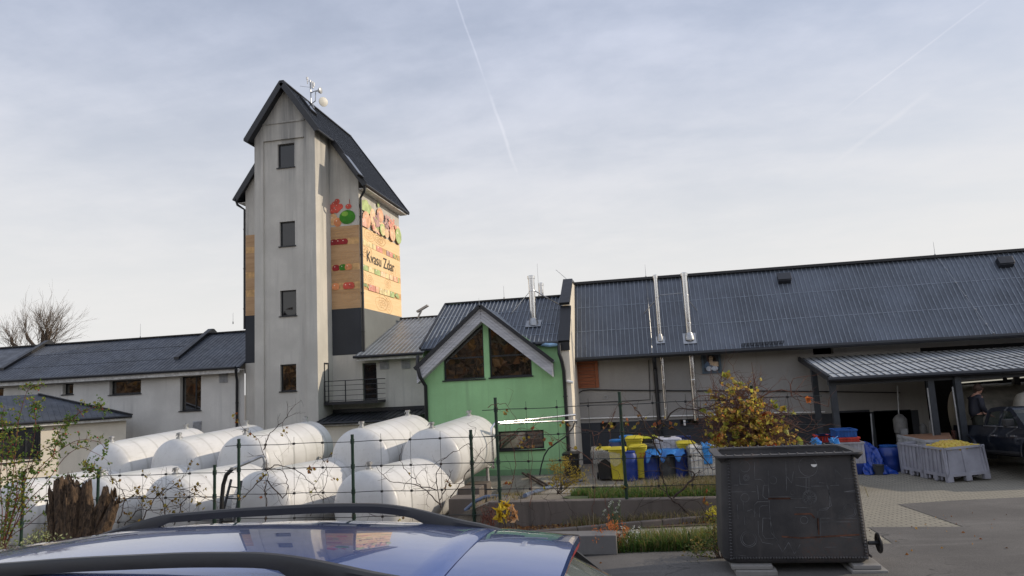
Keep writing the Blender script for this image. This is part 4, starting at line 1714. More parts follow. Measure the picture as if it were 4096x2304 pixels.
# hall fittings
xq = at(2620, 1500, YH-.1).x
downpipe(hall, [(xq, 23.7, HZ-.1), (xq, 23.75, HZ-.25), (xq+.02, YH-.1, HZ-.5), (xq+.02, YH-.1, -3.1)], .07)
for (bx, by, ty, bot, rad) in ((2641, 1362, 1099, 1682, .066), (2758, 1356, 1090, 1682, .098)):
    q = atP(bx, by, PH0, nH)
    fo = flue(hall, q, at(bx-18, ty, q.y).z, rad, at(bx+22, bot, q.y).z, rad*2.2, nH)
qa, qb = atP(2641, 1180, V((0, 24.1, 0)), V((0, 1, 0))), atP(2730, 1172, V((0, 24.1, 0)), V((0, 1, 0)))
k = MB()
k.tube([qa, qb], .014, 5)
k.tube([qa, atP(2576, 1254, PH0, nH)], .014, 5)
k.tube([qb, atP(2790, 1246, PH0, nH)], .014, 5)
k.build('stay_rod', M['galv'], hall)
# conductor wire with clips down the roof, rods on the ridge
k = MB()
pts = [atP(x, y, PH0, nH)+V((0, -.05, .04)) for x, y in ((2584, 1120), (2592, 1200), (2600, 1290), (2606, 1360), (2608, 1415))]
k.tube(pts, .010, 4)
for p_ in pts:
    k.ball(p_, .03, 6, 4)
k.build('conductor_wire', M['galv'], hall)
k = MB()
pts = [atP(x, y, PH0, nH)+V((0, -.05, .04)) for x, y in ((3744, 1030), (3786, 1084), (3822, 1136), (3860, 1189), (3900, 1243), (3942, 1301), (3972, 1338))]
k.tube(pts, .006, 4)
for p_ in pts[1:]:
    k.ball(p_, .03, 6, 4)
k.build('conductor_wire', M['galv'], hall)
for px, hh in ((2583, .55), (3740, .55)):
    lightning_rod(hall, V((at(px, 1100 if px < 3000 else 1020, YHr).x, YHr, RH)), hh)
k = MB()
q = V((HR-.17, 24.8, 3.5))
k.tube([q, q+V((-.42, 0, .42))], .008, 4)
k.build('lightning_rod', M['galv'], hall)
for (xa, ya, xb, yb) in ((3110, 1108, 3158, 1136), (3984, 1044, 4046, 1072)):
    c_ = atP((xa+xb)/2, (ya+yb)/2, PH0, nH)
    n_ = nH.normalized()
    s_ = n_.cross(V((1, 0, 0)))
    k = MB()
    k.obox(c_+n_*.1, V((.21, 0, 0)), s_*.16, n_*.10)
    k.obox(c_+n_*.21+V((0, 0, .02)), V((.23, 0, 0)), s_*.15, n_*.015)
    k.build('roof_hatch', M['roof_black'], hall, bevel=.01)
k = MB()
c0_, c1_ = atP(2966, 1385, PH0, nH), atP(3134, 1374, PH0, nH)
n_ = nH.normalized()
s_ = V((0, -1, TS)).normalized()
s_ = n_.cross(V((1, 0, 0)))
s_ = s_ if s_.z > 0 else -s_
for t in range(15):
    p_ = c0_.lerp(c1_, t/14)
    k.beam(p_+n_*.02, p_+n_*.15, .015, .015, (1, 0, 0))
for hq in (.02, .09, .15):
    k.tube([c0_+n_*hq, c1_+n_*hq], .011, 5)
k.build('snow_guard', M['trim'], hall)
# cables and the white service pipe along the wall
k = MB()
pts = [(2300, 1690), (2305, 1620), (2312, 1575), (2330, 1562), (2360, 1559), (2500, 1561), (2640, 1562), (2780, 1563), (3000, 1563), (3300, 1566), (3600, 1571)]
k.tube([at(x, y, YH-.04) for x, y in pts], .02, 6)
k.tube([at(x, y, YH-.03) for x, y in ((2594, 1440), (2597, 1500), (2601, 1598), (2560, 1601), (2318, 1613))], .011, 5)
k.build('wall_cable', M['black'], hall)
k = MB()
k.tube([at(x, y, YH-.06) for x, y in ((2322, 1675), (2500, 1670), (2700, 1664), (3100, 1652), (3300, 1648))], .025, 6)
k.build('service_pipe', M['white'], hall)
k = MB()
ps_ = at(2423, 1589, YH)
k.lathe([(.05, -.02), (.075, -.02), (.075, .0)], 14, (ps_.x, YH-.01, ps_.z), (1, 0, 0), (0, 0, 1), (0, 1, 0), False)
k.build('vent_collar', M['vent'], hall)
k = MB()
ps_ = at(2738, 1690, YH)
for dz in (.05, -.05):
    k.box((ps_.x-.035, YH-.08, ps_.z+dz-.04), (ps_.x+.035, YH-.004, ps_.z+dz+.04))
k.build('meter_box', M['white'], hall)
for p in sv:
    window(hall, p, facY(YH), .12, .04, bars=[(lerp(p[0][0], p[1][0], t), lerp(p[0][0], p[1][0], t)+.03, p[0][1], p[2][1]) for t in (.3, .62)], sill=False, name='cellar_window')
# ------------------------------------------------------------------ canopy
can = thing('yard_canopy', 'open canopy with pale ribbed roof on dark steel posts before the hall', 'canopy', (9, 22.5, -3.1))
CX = 5.22
r = MB()
ribbed(r, [(CX, 20.95, -.40), (XE, 20.95, -.40), (XE, YH-.06, .22), (CX, YH-.06, .22)], .2, .022, .026, .05, [(.55, 0, 1), (1.7, .1, 1)], 2, 2)
r.mat(1).beam((CX-.02, 20.9, -.42), (CX-.02, YH, .2), .06, .14)
r.mat(1).tube([(CX-.05, 20.88, -.45), (XE, 20.88, -.45)], .07, 8)
r.mat(1).box((CX+.05, YH-.3, .02), (XE, YH-.12, .14))
r.build('roof', [M['roof_canopy'], M['trim'], M['seam_grey']], can)
M['postmetal'] = simple('dark_steel_post', (0.03, 0.035, 0.042), .5)
for px, py, yy in ((3332, 1560, 21.2), (3258, 1520, 23.0), (3718, 1520, 21.2), (3832, 1560, 20.9+.2), (4060, 1500, 23.2)):
    q = at(px, py, yy)
    k = MB()
    zt = -.40+(yy-20.95)*(.62/3.45)-.06
    k.box((q.x-.08, yy-.08, ground_z(q.x, yy)-.1), (q.x+.08, yy+.08, zt))
    k.box((q.x-.13, yy-.13, ground_z(q.x, yy)-.01), (q.x+.13, yy+.13, ground_z(q.x, yy)+.02))
    k.build('post', M['postmetal'], can)
k = MB()
k.box((CX+.02, 21.1, -.62), (XE, 21.3, -.46))
k.build('beam', M['postmetal'], can)
# strip lamps hanging under it
M['lampglow'] = glow('lit_tube', (1.0, .95, .8), .35)
for pxs, yy, lab in (((3842, 1531, 4010, 1518), 23.2, 'left of two tube lamps under the dark canopy'), ((4030, 1515, 4190, 1500), 23.2, 'right of two tube lamps under the dark canopy')):
    a, b = at(pxs[0], pxs[1], yy), at(pxs[2], pxs[3], yy)
    t_ = thing('tube_lamp', lab, 'lamp', a.lerp(b, .5), 'tube lamps under the canopy')
    k = MB()
    k.beam(a+V((0, 0, .06)), b+V((0, 0, .06)), .1, .05)
    k.tube([a+V((.1, 0, .06)), a+V((.1, 0, .75))], .006, 4)
    k.tube([b+V((-.1, 0, .06)), b+V((-.1, 0, .75))], .006, 4)
    k.build('housing', M['galv'], t_)
    k = MB()
    k.tube([a, b], .018, 8)
    k.build('tube', M['lampglow'], t_)
# added block, unseen beyond the right edge, placed to shade the court
sb_ = thing('unseen_shade_block', 'unseen grey block added beside the court to shade it', 'building', (15.5, 22, -3))
w = MB()
w.box((13.6, 19.3, -3.4), (17.5, 23.6, .8))
w.build('wall', M['plaster_hall'], sb_)
w = MB()
w.box((13.45, 19.15, .8), (17.7, 23.6, .95))
w.build('roof', M['roof'], sb_)
# ------------------------------------------------------------------ white storage tanks


def tankmat():
    q = NT('white_tank_shell')
    co = q.co()
    st = q.noise(q.co((9, 1.2, 9)), 1.0, 5, .6)
    big = q.noise(co, 1.1, 5, .6)
    w_ = q.n('ShaderNodeTexWave', wave_type='BANDS', bands_direction='Y', wave_profile='SIN')
    q.l(co, w_.inputs['Vector'])
    w_.inputs['Scale'].default_value = 0.55
    w_.inputs['Distortion'].default_value = .6
    w_.inputs['Detail'].default_value = 2
    col = q.mix(q.ramp(big, .35, .7), (.54, .535, .52), (.62, .62, .605))
    col = q.mix(q.ramp(st, .50, .78, 0, .5), col, (.40, .39, .35))
    col = q.mix(q.ramp(w_.outputs[0], .93, 1.0, 0, .45), col, (.36, .355, .33))
    sp = q.noise(co, 14, 3, .7)
    col = q.mix(q.ramp(sp, .62, .76, 0, .35), col, (.30, .29, .25))
    sz_ = q.n('ShaderNodeSeparateXYZ')
    q.l(co, sz_.inputs[0])
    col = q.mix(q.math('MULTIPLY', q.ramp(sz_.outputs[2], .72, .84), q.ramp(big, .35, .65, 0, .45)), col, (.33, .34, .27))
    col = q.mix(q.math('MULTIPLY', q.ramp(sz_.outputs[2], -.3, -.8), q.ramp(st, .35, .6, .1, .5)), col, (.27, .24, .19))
    q.bump(q.math('ADD', big, q.math('MULTIPLY', w_.outputs[0], .25)), .18, .02)
    return q.set(col, q.ramp(big, .3, .7, .33, .5))


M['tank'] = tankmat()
M['tanksteel'] = simple('tank_fitting_steel', (.5, .5, .49), .35, .7, .2, 8)


def tank_parts(root, L=3.75, R=.83, legs=True, lg=.5):
    prof = []
    for i in range(9):
        a = PI/2*i/8
        prof.append((R*math.sin(a)*.985+.0005, .34*(1-math.cos(a))**1.0*1.0))
    prof = [(max(.001, r_), h) for r_, h in prof]
    front = [(R*min(1, t), .30*(1-math.sqrt(max(0, 1-t*t)))) for t in (.001, .2, .4, .6, .75, .86, .93, .97, .99, 1)]
    prof = [(r_, h*1.0) for r_, h in front]+[(R, .36), (R*1.004, L*.33), (R*1.004, L*.34), (R, L*.66), (R, L-.36)]+[(r_, L-h) for r_, h in front[::-1]]
    s_ = MB()
    s_.lathe(prof, 44, (0, 0, 0), (1, 0, 0), (0, 0, -1), (0, 1, 0), False)
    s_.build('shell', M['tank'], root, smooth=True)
    for yy in (.42, L-.45):
        f_ = MB()
        f_.mat(0).lathe([(.085, R-.03), (.085, R+.03), (.05, R+.04), (.05, R+.10), (.075, R+.10), (.075, R+.15), (.05, R+.155)], 12, (0, yy, 0))
        f_.mat(1).lathe([(.04, R+.150), (.04, R+.158)], 10, (0, yy, 0))
        f_.mat(0).tube([(-.075, yy, R+.12), (-.11, yy, R+.06)], .012, 5)
        f_.build('fitting', [M['tanksteel'], M['black']], root, smooth=True)
    if legs:
        for yy in (.55, L-.55):
            for sx in (-1, 1):
                l_ = MB()
                zt = -math.sqrt(R*R-.5*.5)+.04
                l_.mat(0).lathe([(.05, -R-lg), (.05, zt)], 10, (sx*.5, yy, 0))
                l_.lathe([(.14, -R-lg), (.14, -R-lg+.02), (.06, -R-lg+.12)], 12, (sx*.5, yy, 0))
                l_.obox((sx*.5, yy, zt-.04), (.1, 0, 0), (0, .12, 0), (0, 0, .012))
                l_.build('leg', M['tank'], root, smooth=True)


def orient(o, t):
    o.rotation_mode = 'QUATERNION'
    o.rotation_quaternion = V(t).to_track_quat('Y', 'Z')


REAR = V((.101, .994, .047)).normalized()
FRONT = V((.178, .984, -.009)).normalized()
tR = thing('storage_tank', 'x', 'tank')
tank_parts(tR)
tF = thing('storage_tank', 'x', 'tank')
tank_parts(tF, 3.9, .83, True, .12)
rear = [(1719, 1715, 'white tank of the back row nearest to the green house, on tall legs'), (1437, 1712, 'white tank of the back row standing second from the green house'),
        (971, 1740, 'white back row tank below the tower shaft with a gap to its right'), (703, 1756, 'white back row tank, second from the far left end'),
        (431, 1770, 'white tank at the far left end of the back row, near the cream annex')]
front = [(1459, 1880, 'white tank of the front row at its right end, close behind the fence'), (1041, 1884, 'white tank of the front row with a ladder leaning on its end'),
         (678, 1901, 'white tank of the front row behind the yellow leaved vine'), (378, 1909, 'white tank of the front row directly behind the split tree stump'),
         (60, 1925, 'white tank of the front row at the left edge behind the rose bush')]
for i, (x, y, lab) in enumerate(rear):
    o = tR if i == 0 else copy_tree(tR)
    p = at(x, y, 17.3)-V((0, 0, .83))-REAR*.25
    o.location = p
    orient(o, REAR)
    tag(o, lab, 'tank', 'white cylindrical storage tanks')
for i, (x, y, lab) in enumerate(front):
    o = tF if i == 0 else copy_tree(tF)
    p = at(x, y, 14.7)-V((0, 0, .83))-FRONT*.25
    o.location = p
    orient(o, FRONT)
    tag(o, lab, 'tank', 'white cylindrical storage tanks')
# concrete plinths under the legs of the nearest back-row tank
blk = None
for px, py, yy, lab in ((1882, 1950, 17.75, 'rough concrete block under the nearer visible leg of the tank by the green house'), (1916, 1933, 19.9, 'rough concrete block under the farther visible leg of the tank by the green house'),
                        (1860, 1990, 16.6, 'low concrete block lying in front of the leg blocks by the tank')):
    q = at(px, py, yy)
    k = MB()
    k.box((q.x-.34, yy-.28, -3.5), (q.x+.3, yy+.28, q.z+.02))
    tag(k.build('concrete_block', M['concrete_dark'], bevel=.02), lab, 'block', 'concrete blocks under the tanks')

# ------------------------------------------------------------------ transfer pipe, ladder, steel pipes
tp = thing('transfer_pipe', 'bent black hose with bare steel end reaching over the front row of tanks', 'pipe', at(885, 2060, 13.9))
k = MB()
k.tube([at(x, y, 13.95) for x, y in ((885, 2090), (888, 1990), (893, 1940), (905, 1900), (930, 1875))], .045, 10)
k.build('hose', M['black'], tp, smooth=True)
k = MB()
k.tube([at(x, y, Y) for x, y, Y in ((928, 1876, 13.95), (985, 1852, 14.1), (1045, 1825, 14.3), (1055, 1828, 14.3), (1060, 1850, 14.3), (1058, 1875, 14.3))], .035, 10)
k.lathe([(.05, -.03), (.05, .03)], 10, at(930, 1875, 13.95))
k.build('steel_pipe', M['galv'], tp, smooth=True)
ld = thing('ladder', 'narrow dark ladder leaning against the end of a front row tank', 'ladder', at(905, 2090, 14.1))
for a, b in (((925, 1918), (880, 2095)), ((966, 1924), (935, 2095))):
    k = MB()
    k.beam(at(*a, 14.3), at(*b, 13.9), .035, .05)
    k.build('rail', M['trim'], ld)
for t in (.16, .42, .68, .94):
    k = MB()
    k.tube([at(lerp(925, 880, t), lerp(1918, 2095, t), lerp(14.3, 13.9, t)), at(lerp(966, 935, t), lerp(1924, 2095, t), lerp(14.3, 13.9, t))], .014, 6)
    k.build('rung', M['trim'], ld)


def s6(px, py, Y):
    return at(1950+px*.2415, 1600+py*.2415, Y)


k = MB()
k.tube([s6(1450, 245, 21.8), s6(1000, 290, 21.2), s6(500, 343, 20.2), s6(180, 370, 19.5), s6(125, 382, 19.4), s6(65, 470, 19.3), s6(72, 640, 19.3), s6(88, 900, 19.3), s6(93, 1120, 19.3)], .035, 10)
k.lathe([(.05, -.04), (.05, .04)], 10, s6(88, 1030, 19.3))
k.lathe([(.05, -.04), (.05, .04)], 10, s6(93, 1110, 19.3))
tag(k.build('steel_pipe', M['steel'], smooth=True), 'upper shining steel pipe along the green house, bent down beside the tank', 'pipe', 'steel pipes before the green house')
k = MB()
k.tube([s6(1475, 340, 21.9), s6(1000, 355, 21.2), s6(500, 378, 20.2), s6(205, 395, 19.55)], .03, 10)
k.tube([s6(1470, 340, 21.9), s6(1472, 395, 21.9)], .03, 10)
tag(k.build('steel_pipe', M['steel'], smooth=True), 'lower shining steel pipe along the green house, ending straight', 'pipe', 'steel pipes before the green house')
k = MB()
k.tube([s6(x, y, Y) for x, y, Y in ((1450, 360, 21.8), (1420, 450, 21.7), (1290, 610, 21.5), (1130, 720, 21.4), (1010, 810, 21.4), (940, 920, 21.4), (890, 1090, 21.4), (862, 1250, 21.3))], .022, 8)
tag(k.build('black_hose', M['black'], smooth=True), 'thin black hose sagging down the front of the green house', 'hose')
M['bluehose'] = simple('blue_grey_hose', (.10, .13, .2), .45)
k = MB()
pts = [(1860, 2042), (1905, 2003), (1945, 1987), (2000, 1984), (2030, 1990), (2025, 1998)]
k.tube([at(x, y, 15.2)+V((0, 0, 0)) for x, y in pts], .04, 8)
tag(k.build('ground_hose', M['bluehose'], smooth=True), 'blue grey hose looped on the ground near the concrete blocks', 'hose', 'blue grey hoses on the yard')
k = MB()
k.tube([atG(x, y)+V((0, 0, .05)) for x, y in ((2100, 1992), (2140, 1975), (2200, 1955), (2260, 1935), (2340, 1925))], .045, 8)
tag(k.build('ground_hose', M['bluehose'], smooth=True), 'blue grey hose running straight along the edge of the grass', 'hose', 'blue grey hoses on the yard')
k = MB()
p, q = atG(2090, 1905), atG(2180, 1950)
k.beam(p+V((0, 0, .1)), q+V((0, 0, .03)), .05, .05)
p, q = atG(2110, 1908), atG(2196, 1948)
k.beam(p+V((0, 0, .1)), q+V((0, 0, .03)), .04, .04)
tag(k.build('wooden_batten', M['twig'], origin=p), 'two old battens lying on the yard before the green house', 'batten')

# ------------------------------------------------------------------ fences: three stepped lengths of posts and wires
FY = 13.5


def fence(label, xs, ztop, rows, xa, xb, base, group):
    f_ = thing('wire_fence', label, 'fence', (xs[0], FY, base-.1), group)
    for x in xs:
        k_ = MB()
        zb_ = base if base > -2.5 else ground_z(x, FY-.05)
        lean_ = 0.0
        k_.tube([(x, FY, zb_-.1), (x, FY, ztop)], .032, 10)
        k_.lathe([(.034, ztop-.01), (.034, ztop+.02)], 10, (x, FY, 0))
        for z in rows:
            k_.lathe([(.042, z-.045), (.042, z+.045)], 10, (x, FY, 0))
        k_.build('post', M['post'], f_, smooth=True)
    k_ = MB()
    for z in rows:
        n_ = 14
        k_.tube([(lerp(xa, xb, i/n_), FY-.035, z+.008*math.sin(i*1.7)) for i in range(n_+1)], .0075, 5)
    xs2 = sorted(xs+[xa, xb])
    verts_ = []
    for a, b in zip(xs2, xs2[1:]):
        n_ = max(1, round((b-a)/.62))
        for i in range(1, n_):
            verts_.append(lerp(a, b, i/n_))
    for x in verts_:
        k_.tube([(x, FY-.04, rows[-1]-.1), (x+.006, FY-.04, rows[0]+.14)], .0042, 4)
    k_.build('wire', M['wire'], f_)
    for x in verts_:
        for z in rows:
            c_ = MB()
            c_.box((x-.021, FY-.058, z-.021), (x+.021, FY-.02, z+.021))
            c_.build('clip', M['black'], f_)
    return f_


fence('upper length of green posted wire fence on the low concrete wall', [-2.88, -.44, 2.0], -.35, [-.57, -1.08, -1.58, -2.10], -3.15, 3.2, -2.33, 'stepped wire fence')
fence('middle length of green posted wire fence in front of the white tanks', [-8.46, -5.91, -3.41], -.96, [-1.08, -1.58, -2.08, -2.57], -8.75, -2.95, -2.65, 'stepped wire fence')
fence('lower length of green posted wire fence behind the tree stump', [-13.74, -11.83, -9.02], -1.48, [-1.62, -2.11, -2.6, -3.05], -15.6, -8.55, -3.1, 'stepped wire fence')

# ------------------------------------------------------------------ low wall, kerb, slabs
k = MB()
k.box((-3.12, 13.44, -3.1), (2.62, 13.66, -2.335))
tag(k.build('retaining_wall', M['concrete_dark'], bevel=.015), 'low weathered concrete wall under the upper fence', 'wall')
k = MB()
pa, pb = atG(2310, 2132), atG(2890, 2082)
n_ = 7
for i in range(n_):
    p, q = pa.lerp(pb, i/n_), pa.lerp(pb, (i+.997)/n_)
    for r_ in (p, q):
        r_.z = ground_z(r_.x, r_.y)+.045
    k.beam(p, q, .10, .12)
p, q = pa+(pa-pb).normalized()*2.2, pa-(pb-pa).normalized()*.01
p.z, q.z = ground_z(p.x, p.y)+.045, ground_z(q.x, q.y)+.045
k.beam(p, q, .10, .12)
tag(k.build('kerb', M['concrete_dark'], bevel=.02), kind='structure')
sl_ = MB()
q = atG(2400, 2228)
M['slab'] = plaster('grey_slab', (.15, .145, .14), (.09, .085, .08), .6, 2)
sl_.obox(q+V((-.62, .25, .13)), V((.85, .02, 0)), V((-.004, .16, 0)), V((0, 0, .13)))
tag(sl_.build('stone_slab', M['slab'], bevel=.012), 'plain grey concrete slab lying at the verge behind the blue car', 'slab')

# ------------------------------------------------------------------ riveted vat


def vatmat():
    q = NT('rusty_black_steel')
    co = q.co()
    big = q.noise(co, 1.6, 6, .65)
    st = q.noise(q.co((5, 5, .5)), 1.2, 5, .65)
    fine = q.noise(co, 24, 4, .7)
    col = q.mix(q.ramp(big, .35, .7), (.040, .039, .041), (.082, .077, .075))
    col = q.mix(q.ramp(st, .55, .82, 0, .55), col, (.11, .10, .095))
    col = q.mix(q.math('MULTIPLY', q.ramp(big, .52, .7), q.ramp(fine, .45, .7, 0, .5)), col, (.14, .05, .022))
    q.bump(q.math('ADD', big, q.math('MULTIPLY', fine, .15)), .35, .02)
    return q.set(col, q.ramp(big, .3, .7, .55, .75), .1)


M['vat'] = vatmat()
M['chalk'] = simple('faint_white_line', (.125, .125, .128), .9, 0, .6, 7)
M['rustline'] = simple('faint_rust_line', (.105, .046, .028), .9, 0, .6, 7)
cA = atG(2950, 2293)
cB = atG(3500, 2303)
VX0, VX1 = cA.x, cB.x
VY = (cA.y+cB.y)/2+.06
VZ0 = at(3150, 2256, VY).z
ztop = at(3150, 1822, VY).z
tb, tt = at(2893, 2240, VY).x, at(2885, 1840, VY).x
Rb, Rt = at(3492, 2240, VY).x, at(3430, 1840, VY).x
vat = thing('riveted_vat', 'big dark riveted steel vat on concrete blocks beside the grassy verge', 'vat', ((VX0+VX1)/2, VY+.4, VZ0))
vd = .78


def vpt(u, w_, h):           # u 0..1 across, w 0..1 deep, h 0..1 up
    x = lerp(lerp(tb, tt, h), lerp(Rb, Rt, h), u)
    return V((x, VY+vd*w_, lerp(VZ0, ztop, h)))


def roundrect(x0, x1, y0, y1, r_, n=6):
    pts = []
    for cx_, cy_, a0 in ((x1-r_, y1-r_, 0), (x0+r_, y1-r_, PI/2), (x0+r_, y0+r_, PI), (x1-r_, y0+r_, 3*PI/2)):
        for i in range(n+1):
            a = a0+PI/2*i/n
            pts.append((cx_+r_*math.cos(a), cy_+r_*math.sin(a)))
    return pts


k = MB()
levels = [(0.0, .05, .10), (.03, .012, .12), (.06, 0, .12), (1.0, 0, .10)]
loops = []
for h, ins, r_ in levels:
    x0, x1 = lerp(tb, tt, h)+ins, lerp(Rb, Rt, h)-ins
    loops.append([V((x, y, lerp(VZ0, ztop, h))) for x, y in roundrect(x0, x1, VY+ins, VY+vd-ins, r_)])
inn = [V((x, y, ztop)) for x, y in roundrect(tt+.012, Rt-.012, VY+.012, VY+vd-.012, .09)]
inb = [V((x, y, VZ0+.06)) for x, y in roundrect(tb+.012, Rb-.012, VY+.012, VY+vd-.012, .09)]
n_ = len(inn)
vs = [p for L_ in loops+[inn, inb] for p in L_]
fs = [tuple(range(n_))[::-1]]
for j in range(len(loops)+1):
    for i in range(n_):
        fs.append((j*n_+i, j*n_+(i+1) % n_, (j+1)*n_+(i+1) % n_, (j+1)*n_+i))
fs.append(tuple(range((len(loops)+1)*n_, (len(loops)+2)*n_)))
k.add(vs, fs)
body = k.build('body', M['vat'], vat, smooth=True)
k = MB()
o1 = [V((x, y, ztop)) for x, y in roundrect(tt-.075, Rt+.075, VY-.075, VY+vd+.075, .12)]
o2 = [V((x, y, ztop)) for x, y in roundrect(tt+.02, Rt-.02, VY+.02, VY+vd-.02, .08)]
dz = V((0, 0, .022))
vs = o1+o2+[p+dz for p in o1]+[p+dz for p in o2]
fs = []
for i in range(n_):
    j = (i+1) % n_
    fs += [(i, j, n_+j, n_+i), (2*n_+i, 2*n_+j, 3*n_+j, 3*n_+i), (i, j, 2*n_+j, 2*n_+i), (n_+i, n_+j, 3*n_+j, 3*n_+i)]
k.add(vs, fs)
for p in ((Rt+.0, VY-.0), (tt, VY)):
    k.lathe([(.005, -.06), (.07, 0)], 8, (p[0], p[1], ztop-.002))
rim = k.build('rim', M['vat'], vat, smooth=True)
k = MB()
for i in range(15):
    t = (i+.5)/15
    q = V((lerp(tt, Rt, t), VY+vd+.045, ztop+.024))
    k.ball(q, .017, 8, 4)
    k.ball(q-V((0, vd+.09-.02, 0)), .015, 8, 4)
k.build('rivet_row', M['vat'], vat, smooth=True)
for u_ in (.965, .055):
    k = MB()
    for i in range(34):
        k.ball(vpt(u_, 0, lerp(.05, .97, i/33))+V((0, -.004, 0)), .016, 8, 4)
    k.build('rivet_row', M['vat'], vat, smooth=True)
k = MB()
for i in range(46):
    q = vpt(lerp(.07, .95, i/45), 0, .055)
    k.ball(q+V((0, -.004, 0)), .014, 8, 4)
    q = vpt(1, lerp(.06, .94, i/45), .055)
    k.ball(q, .014, 8, 4)
k.build('rivet_row', M['vat'], vat, smooth=True)
# faint drawing of pipes and dials on the front
k = MB()


def vF(u, h, d=.0035):
    return vpt(u, 0, h)+V((0, -d, 0))


def vline(pts, wdt=.006, mi=0):
    for a, b in zip(pts, pts[1:]):
        A_, B_ = vF(*a), vF(*b)
        t = (B_-A_)
        if t.length < 1e-6:
            continue
        nn = V((-t.z, 0, t.x)).normalized()*wdt/2
        k.mat(mi).poly([A_-nn, B_-nn, B_+nn, A_+nn])


def vcirc(u, h, r_, mi=0, n=22, wdt=.006, a0=0, a1=2*PI):
    asp = (ztop-VZ0)/(Rb-tb)
    vline([(u+r_*math.cos(lerp(a0, a1, i/n))*asp*1.0, h+r_*math.sin(lerp(a0, a1, i/n))) for i in range(n+1)], wdt, mi)


def zv(px, py):      # pixel of the enlarged vat -> (u, h) on its front
    X = 2700+px*.3882
    Yp = 1750+py*.3882
    q = at(X, Yp, VY)
    h = (q.z-VZ0)/(ztop-VZ0)
    return ((q.x-lerp(tb, tt, h))/(lerp(Rb, Rt, h)-lerp(tb, tt, h)), h)


for cx_, cy_, r_ in ((735, 415, .028), (735, 415, .016), (1385, 620, .065), (1385, 620, .055), (1800, 755, .058), (1800, 755, .045), (760, 1045, .075), (760, 1045, .06), (1210, 570, .02), (1370, 300, .09),
                     (720, 300, .05), (1010, 440, .035), (720, 620, .04), (1330, 850, .035)):
    u, h = zv(cx_, cy_)
    vcirc(u, h, r_, wdt=.005)
u, h = zv(1385, 620)
for i in range(6):
    a = PI*i/6+.3
    vline([(u-.05*math.cos(a)*.8, h-.05*math.sin(a)), (u+.05*math.cos(a)*.8, h+.05*math.sin(a))], .005)
for pts in ([(820, 430), (880, 430), (920, 460), (925, 490)], [(800, 470), (850, 500), (860, 640)], [(960, 490), (910, 495), (905, 600), (930, 630), (1320, 630)], [(970, 610), (1320, 612)],
            [(820, 820), (820, 690), (850, 662), (960, 660)], [(870, 820), (870, 720), (900, 702), (960, 700)], [(960, 340), (968, 640), (990, 980), (1060, 1060), (1010, 1100), (900, 1080), (860, 1000), (855, 860)],
            [(905, 830), (900, 1000), (930, 1040), (1020, 1040), (1020, 1000), (975, 830), (905, 830)], [(1480, 465), (1560, 470), (1580, 520), (1610, 700), (1560, 745), (1480, 750)],
            [(1400, 500), (1560, 500)], [(1600, 495), (1690, 490)], [(1480, 740), (1590, 720), (1590, 560), (1560, 490)], [(1140, 240), (1150, 560)], [(1150, 400), (1200, 470), (1220, 350)],
            [(1240, 410), (1390, 412)], [(1380, 420), (1380, 550)], [(1350, 420), (1350, 550)], [(1240, 490), (1400, 520)], [(1490, 830), (1920, 835)], [(1490, 870), (1900, 868)], [(1540, 1130), (1660, 1128)],
            [(1700, 1020), (1880, 1040)], [(1740, 420), (1870, 420), (1875, 540), (1740, 560)], [(1750, 560), (1880, 560), (1890, 680), (1760, 690)], [(1670, 800), (1690, 760), (1730, 745)],
            [(1690, 830), (1700, 790), (1740, 775)], [(820, 250), (820, 420)], [(660, 370), (670, 480), (840, 490)], [(560, 490), (650, 490)], [(700, 650), (720, 900)], [(640, 690), (650, 840)],
            [(1470, 760), (1470, 1050)], [(1500, 830), (1500, 1040)], [(1050, 1080), (1110, 1180), (1170, 1080), (1230, 1200), (1290, 1100)], [(650, 1210), (730, 1220)], [(740, 760), (790, 740), (830, 780)],
            [(1660, 340), (1720, 400)], [(1650, 330), (1660, 480)], [(580, 560), (830, 558)], [(1240, 720), (1440, 725)]):
    vline([zv(*p) for p in pts], .0055)
for pts in ([(1230, 790), (1400, 785), (1440, 830)], [(1100, 1020), (1300, 1035), (1900, 1000)], [(960, 630), (1190, 628)], [(1470, 830), (1480, 1000)]):
    vline([zv(*p) for p in pts], .018, 1)
k.build('drawing', [M['chalk'], M['rustline']], vat)
k = MB()
u, h = zv(1430, 275)
k.mat(0).poly([vF(u+.022*math.cos(PI+PI*i/14), h+.022*math.sin(PI+PI*i/14)*1.2, .006) for i in range(15)])
k.build('drain_hole_daylight', glow('daylight_in_hole', (.0, .0, .0), 0) if False else M['white'], vat)  # white half disc: daylight in the hole painted on the vat front
# hand wheel valve on the right side
vw = MB()
q = vpt(1, .10, .17)
vw.tube([q, q+V((.12, 0, 0))], .022, 8)
c_ = q+V((.11, 0, 0))
ringp = [c_+V((0, .1*math.cos(2*PI*i/18), .1*math.sin(2*PI*i/18))) for i in range(19)]
vw.tube(ringp, .014, 6)
for i in range(4):
    vw.tube([c_, c_+V((0, .1*math.cos(PI*i/2+.4), .1*math.sin(PI*i/2+.4)))], .009, 5)
vw.disc(c_, .09, (1, 0, 0), 16, 1, .008)
vw.build('valve_wheel', M['black'], vat, smooth=True)
for nm, (x0, x1, z0, z1) in (('a', (.10, .48, 0, .07)), ('b', (.13, .50, -.075, -.005)), ('c', (1.45, 1.86, 0, .07)), ('d', (1.43, 1.9, -.075, -.005))):
    pass
gb = ground_z((VX0+VX1)/2, VY)
bz_ = (VZ0-gb)/2
blab = {'a': 'upper grey concrete block under the left front of the vat', 'b': 'lower grey concrete block under the left front of the vat',
        'c': 'upper grey concrete block under the right front of the vat', 'd': 'lower grey concrete block under the right front of the vat', 'e': 'sunlit pale concrete block standing at the right rear of the vat'}
bw = Rb-tb
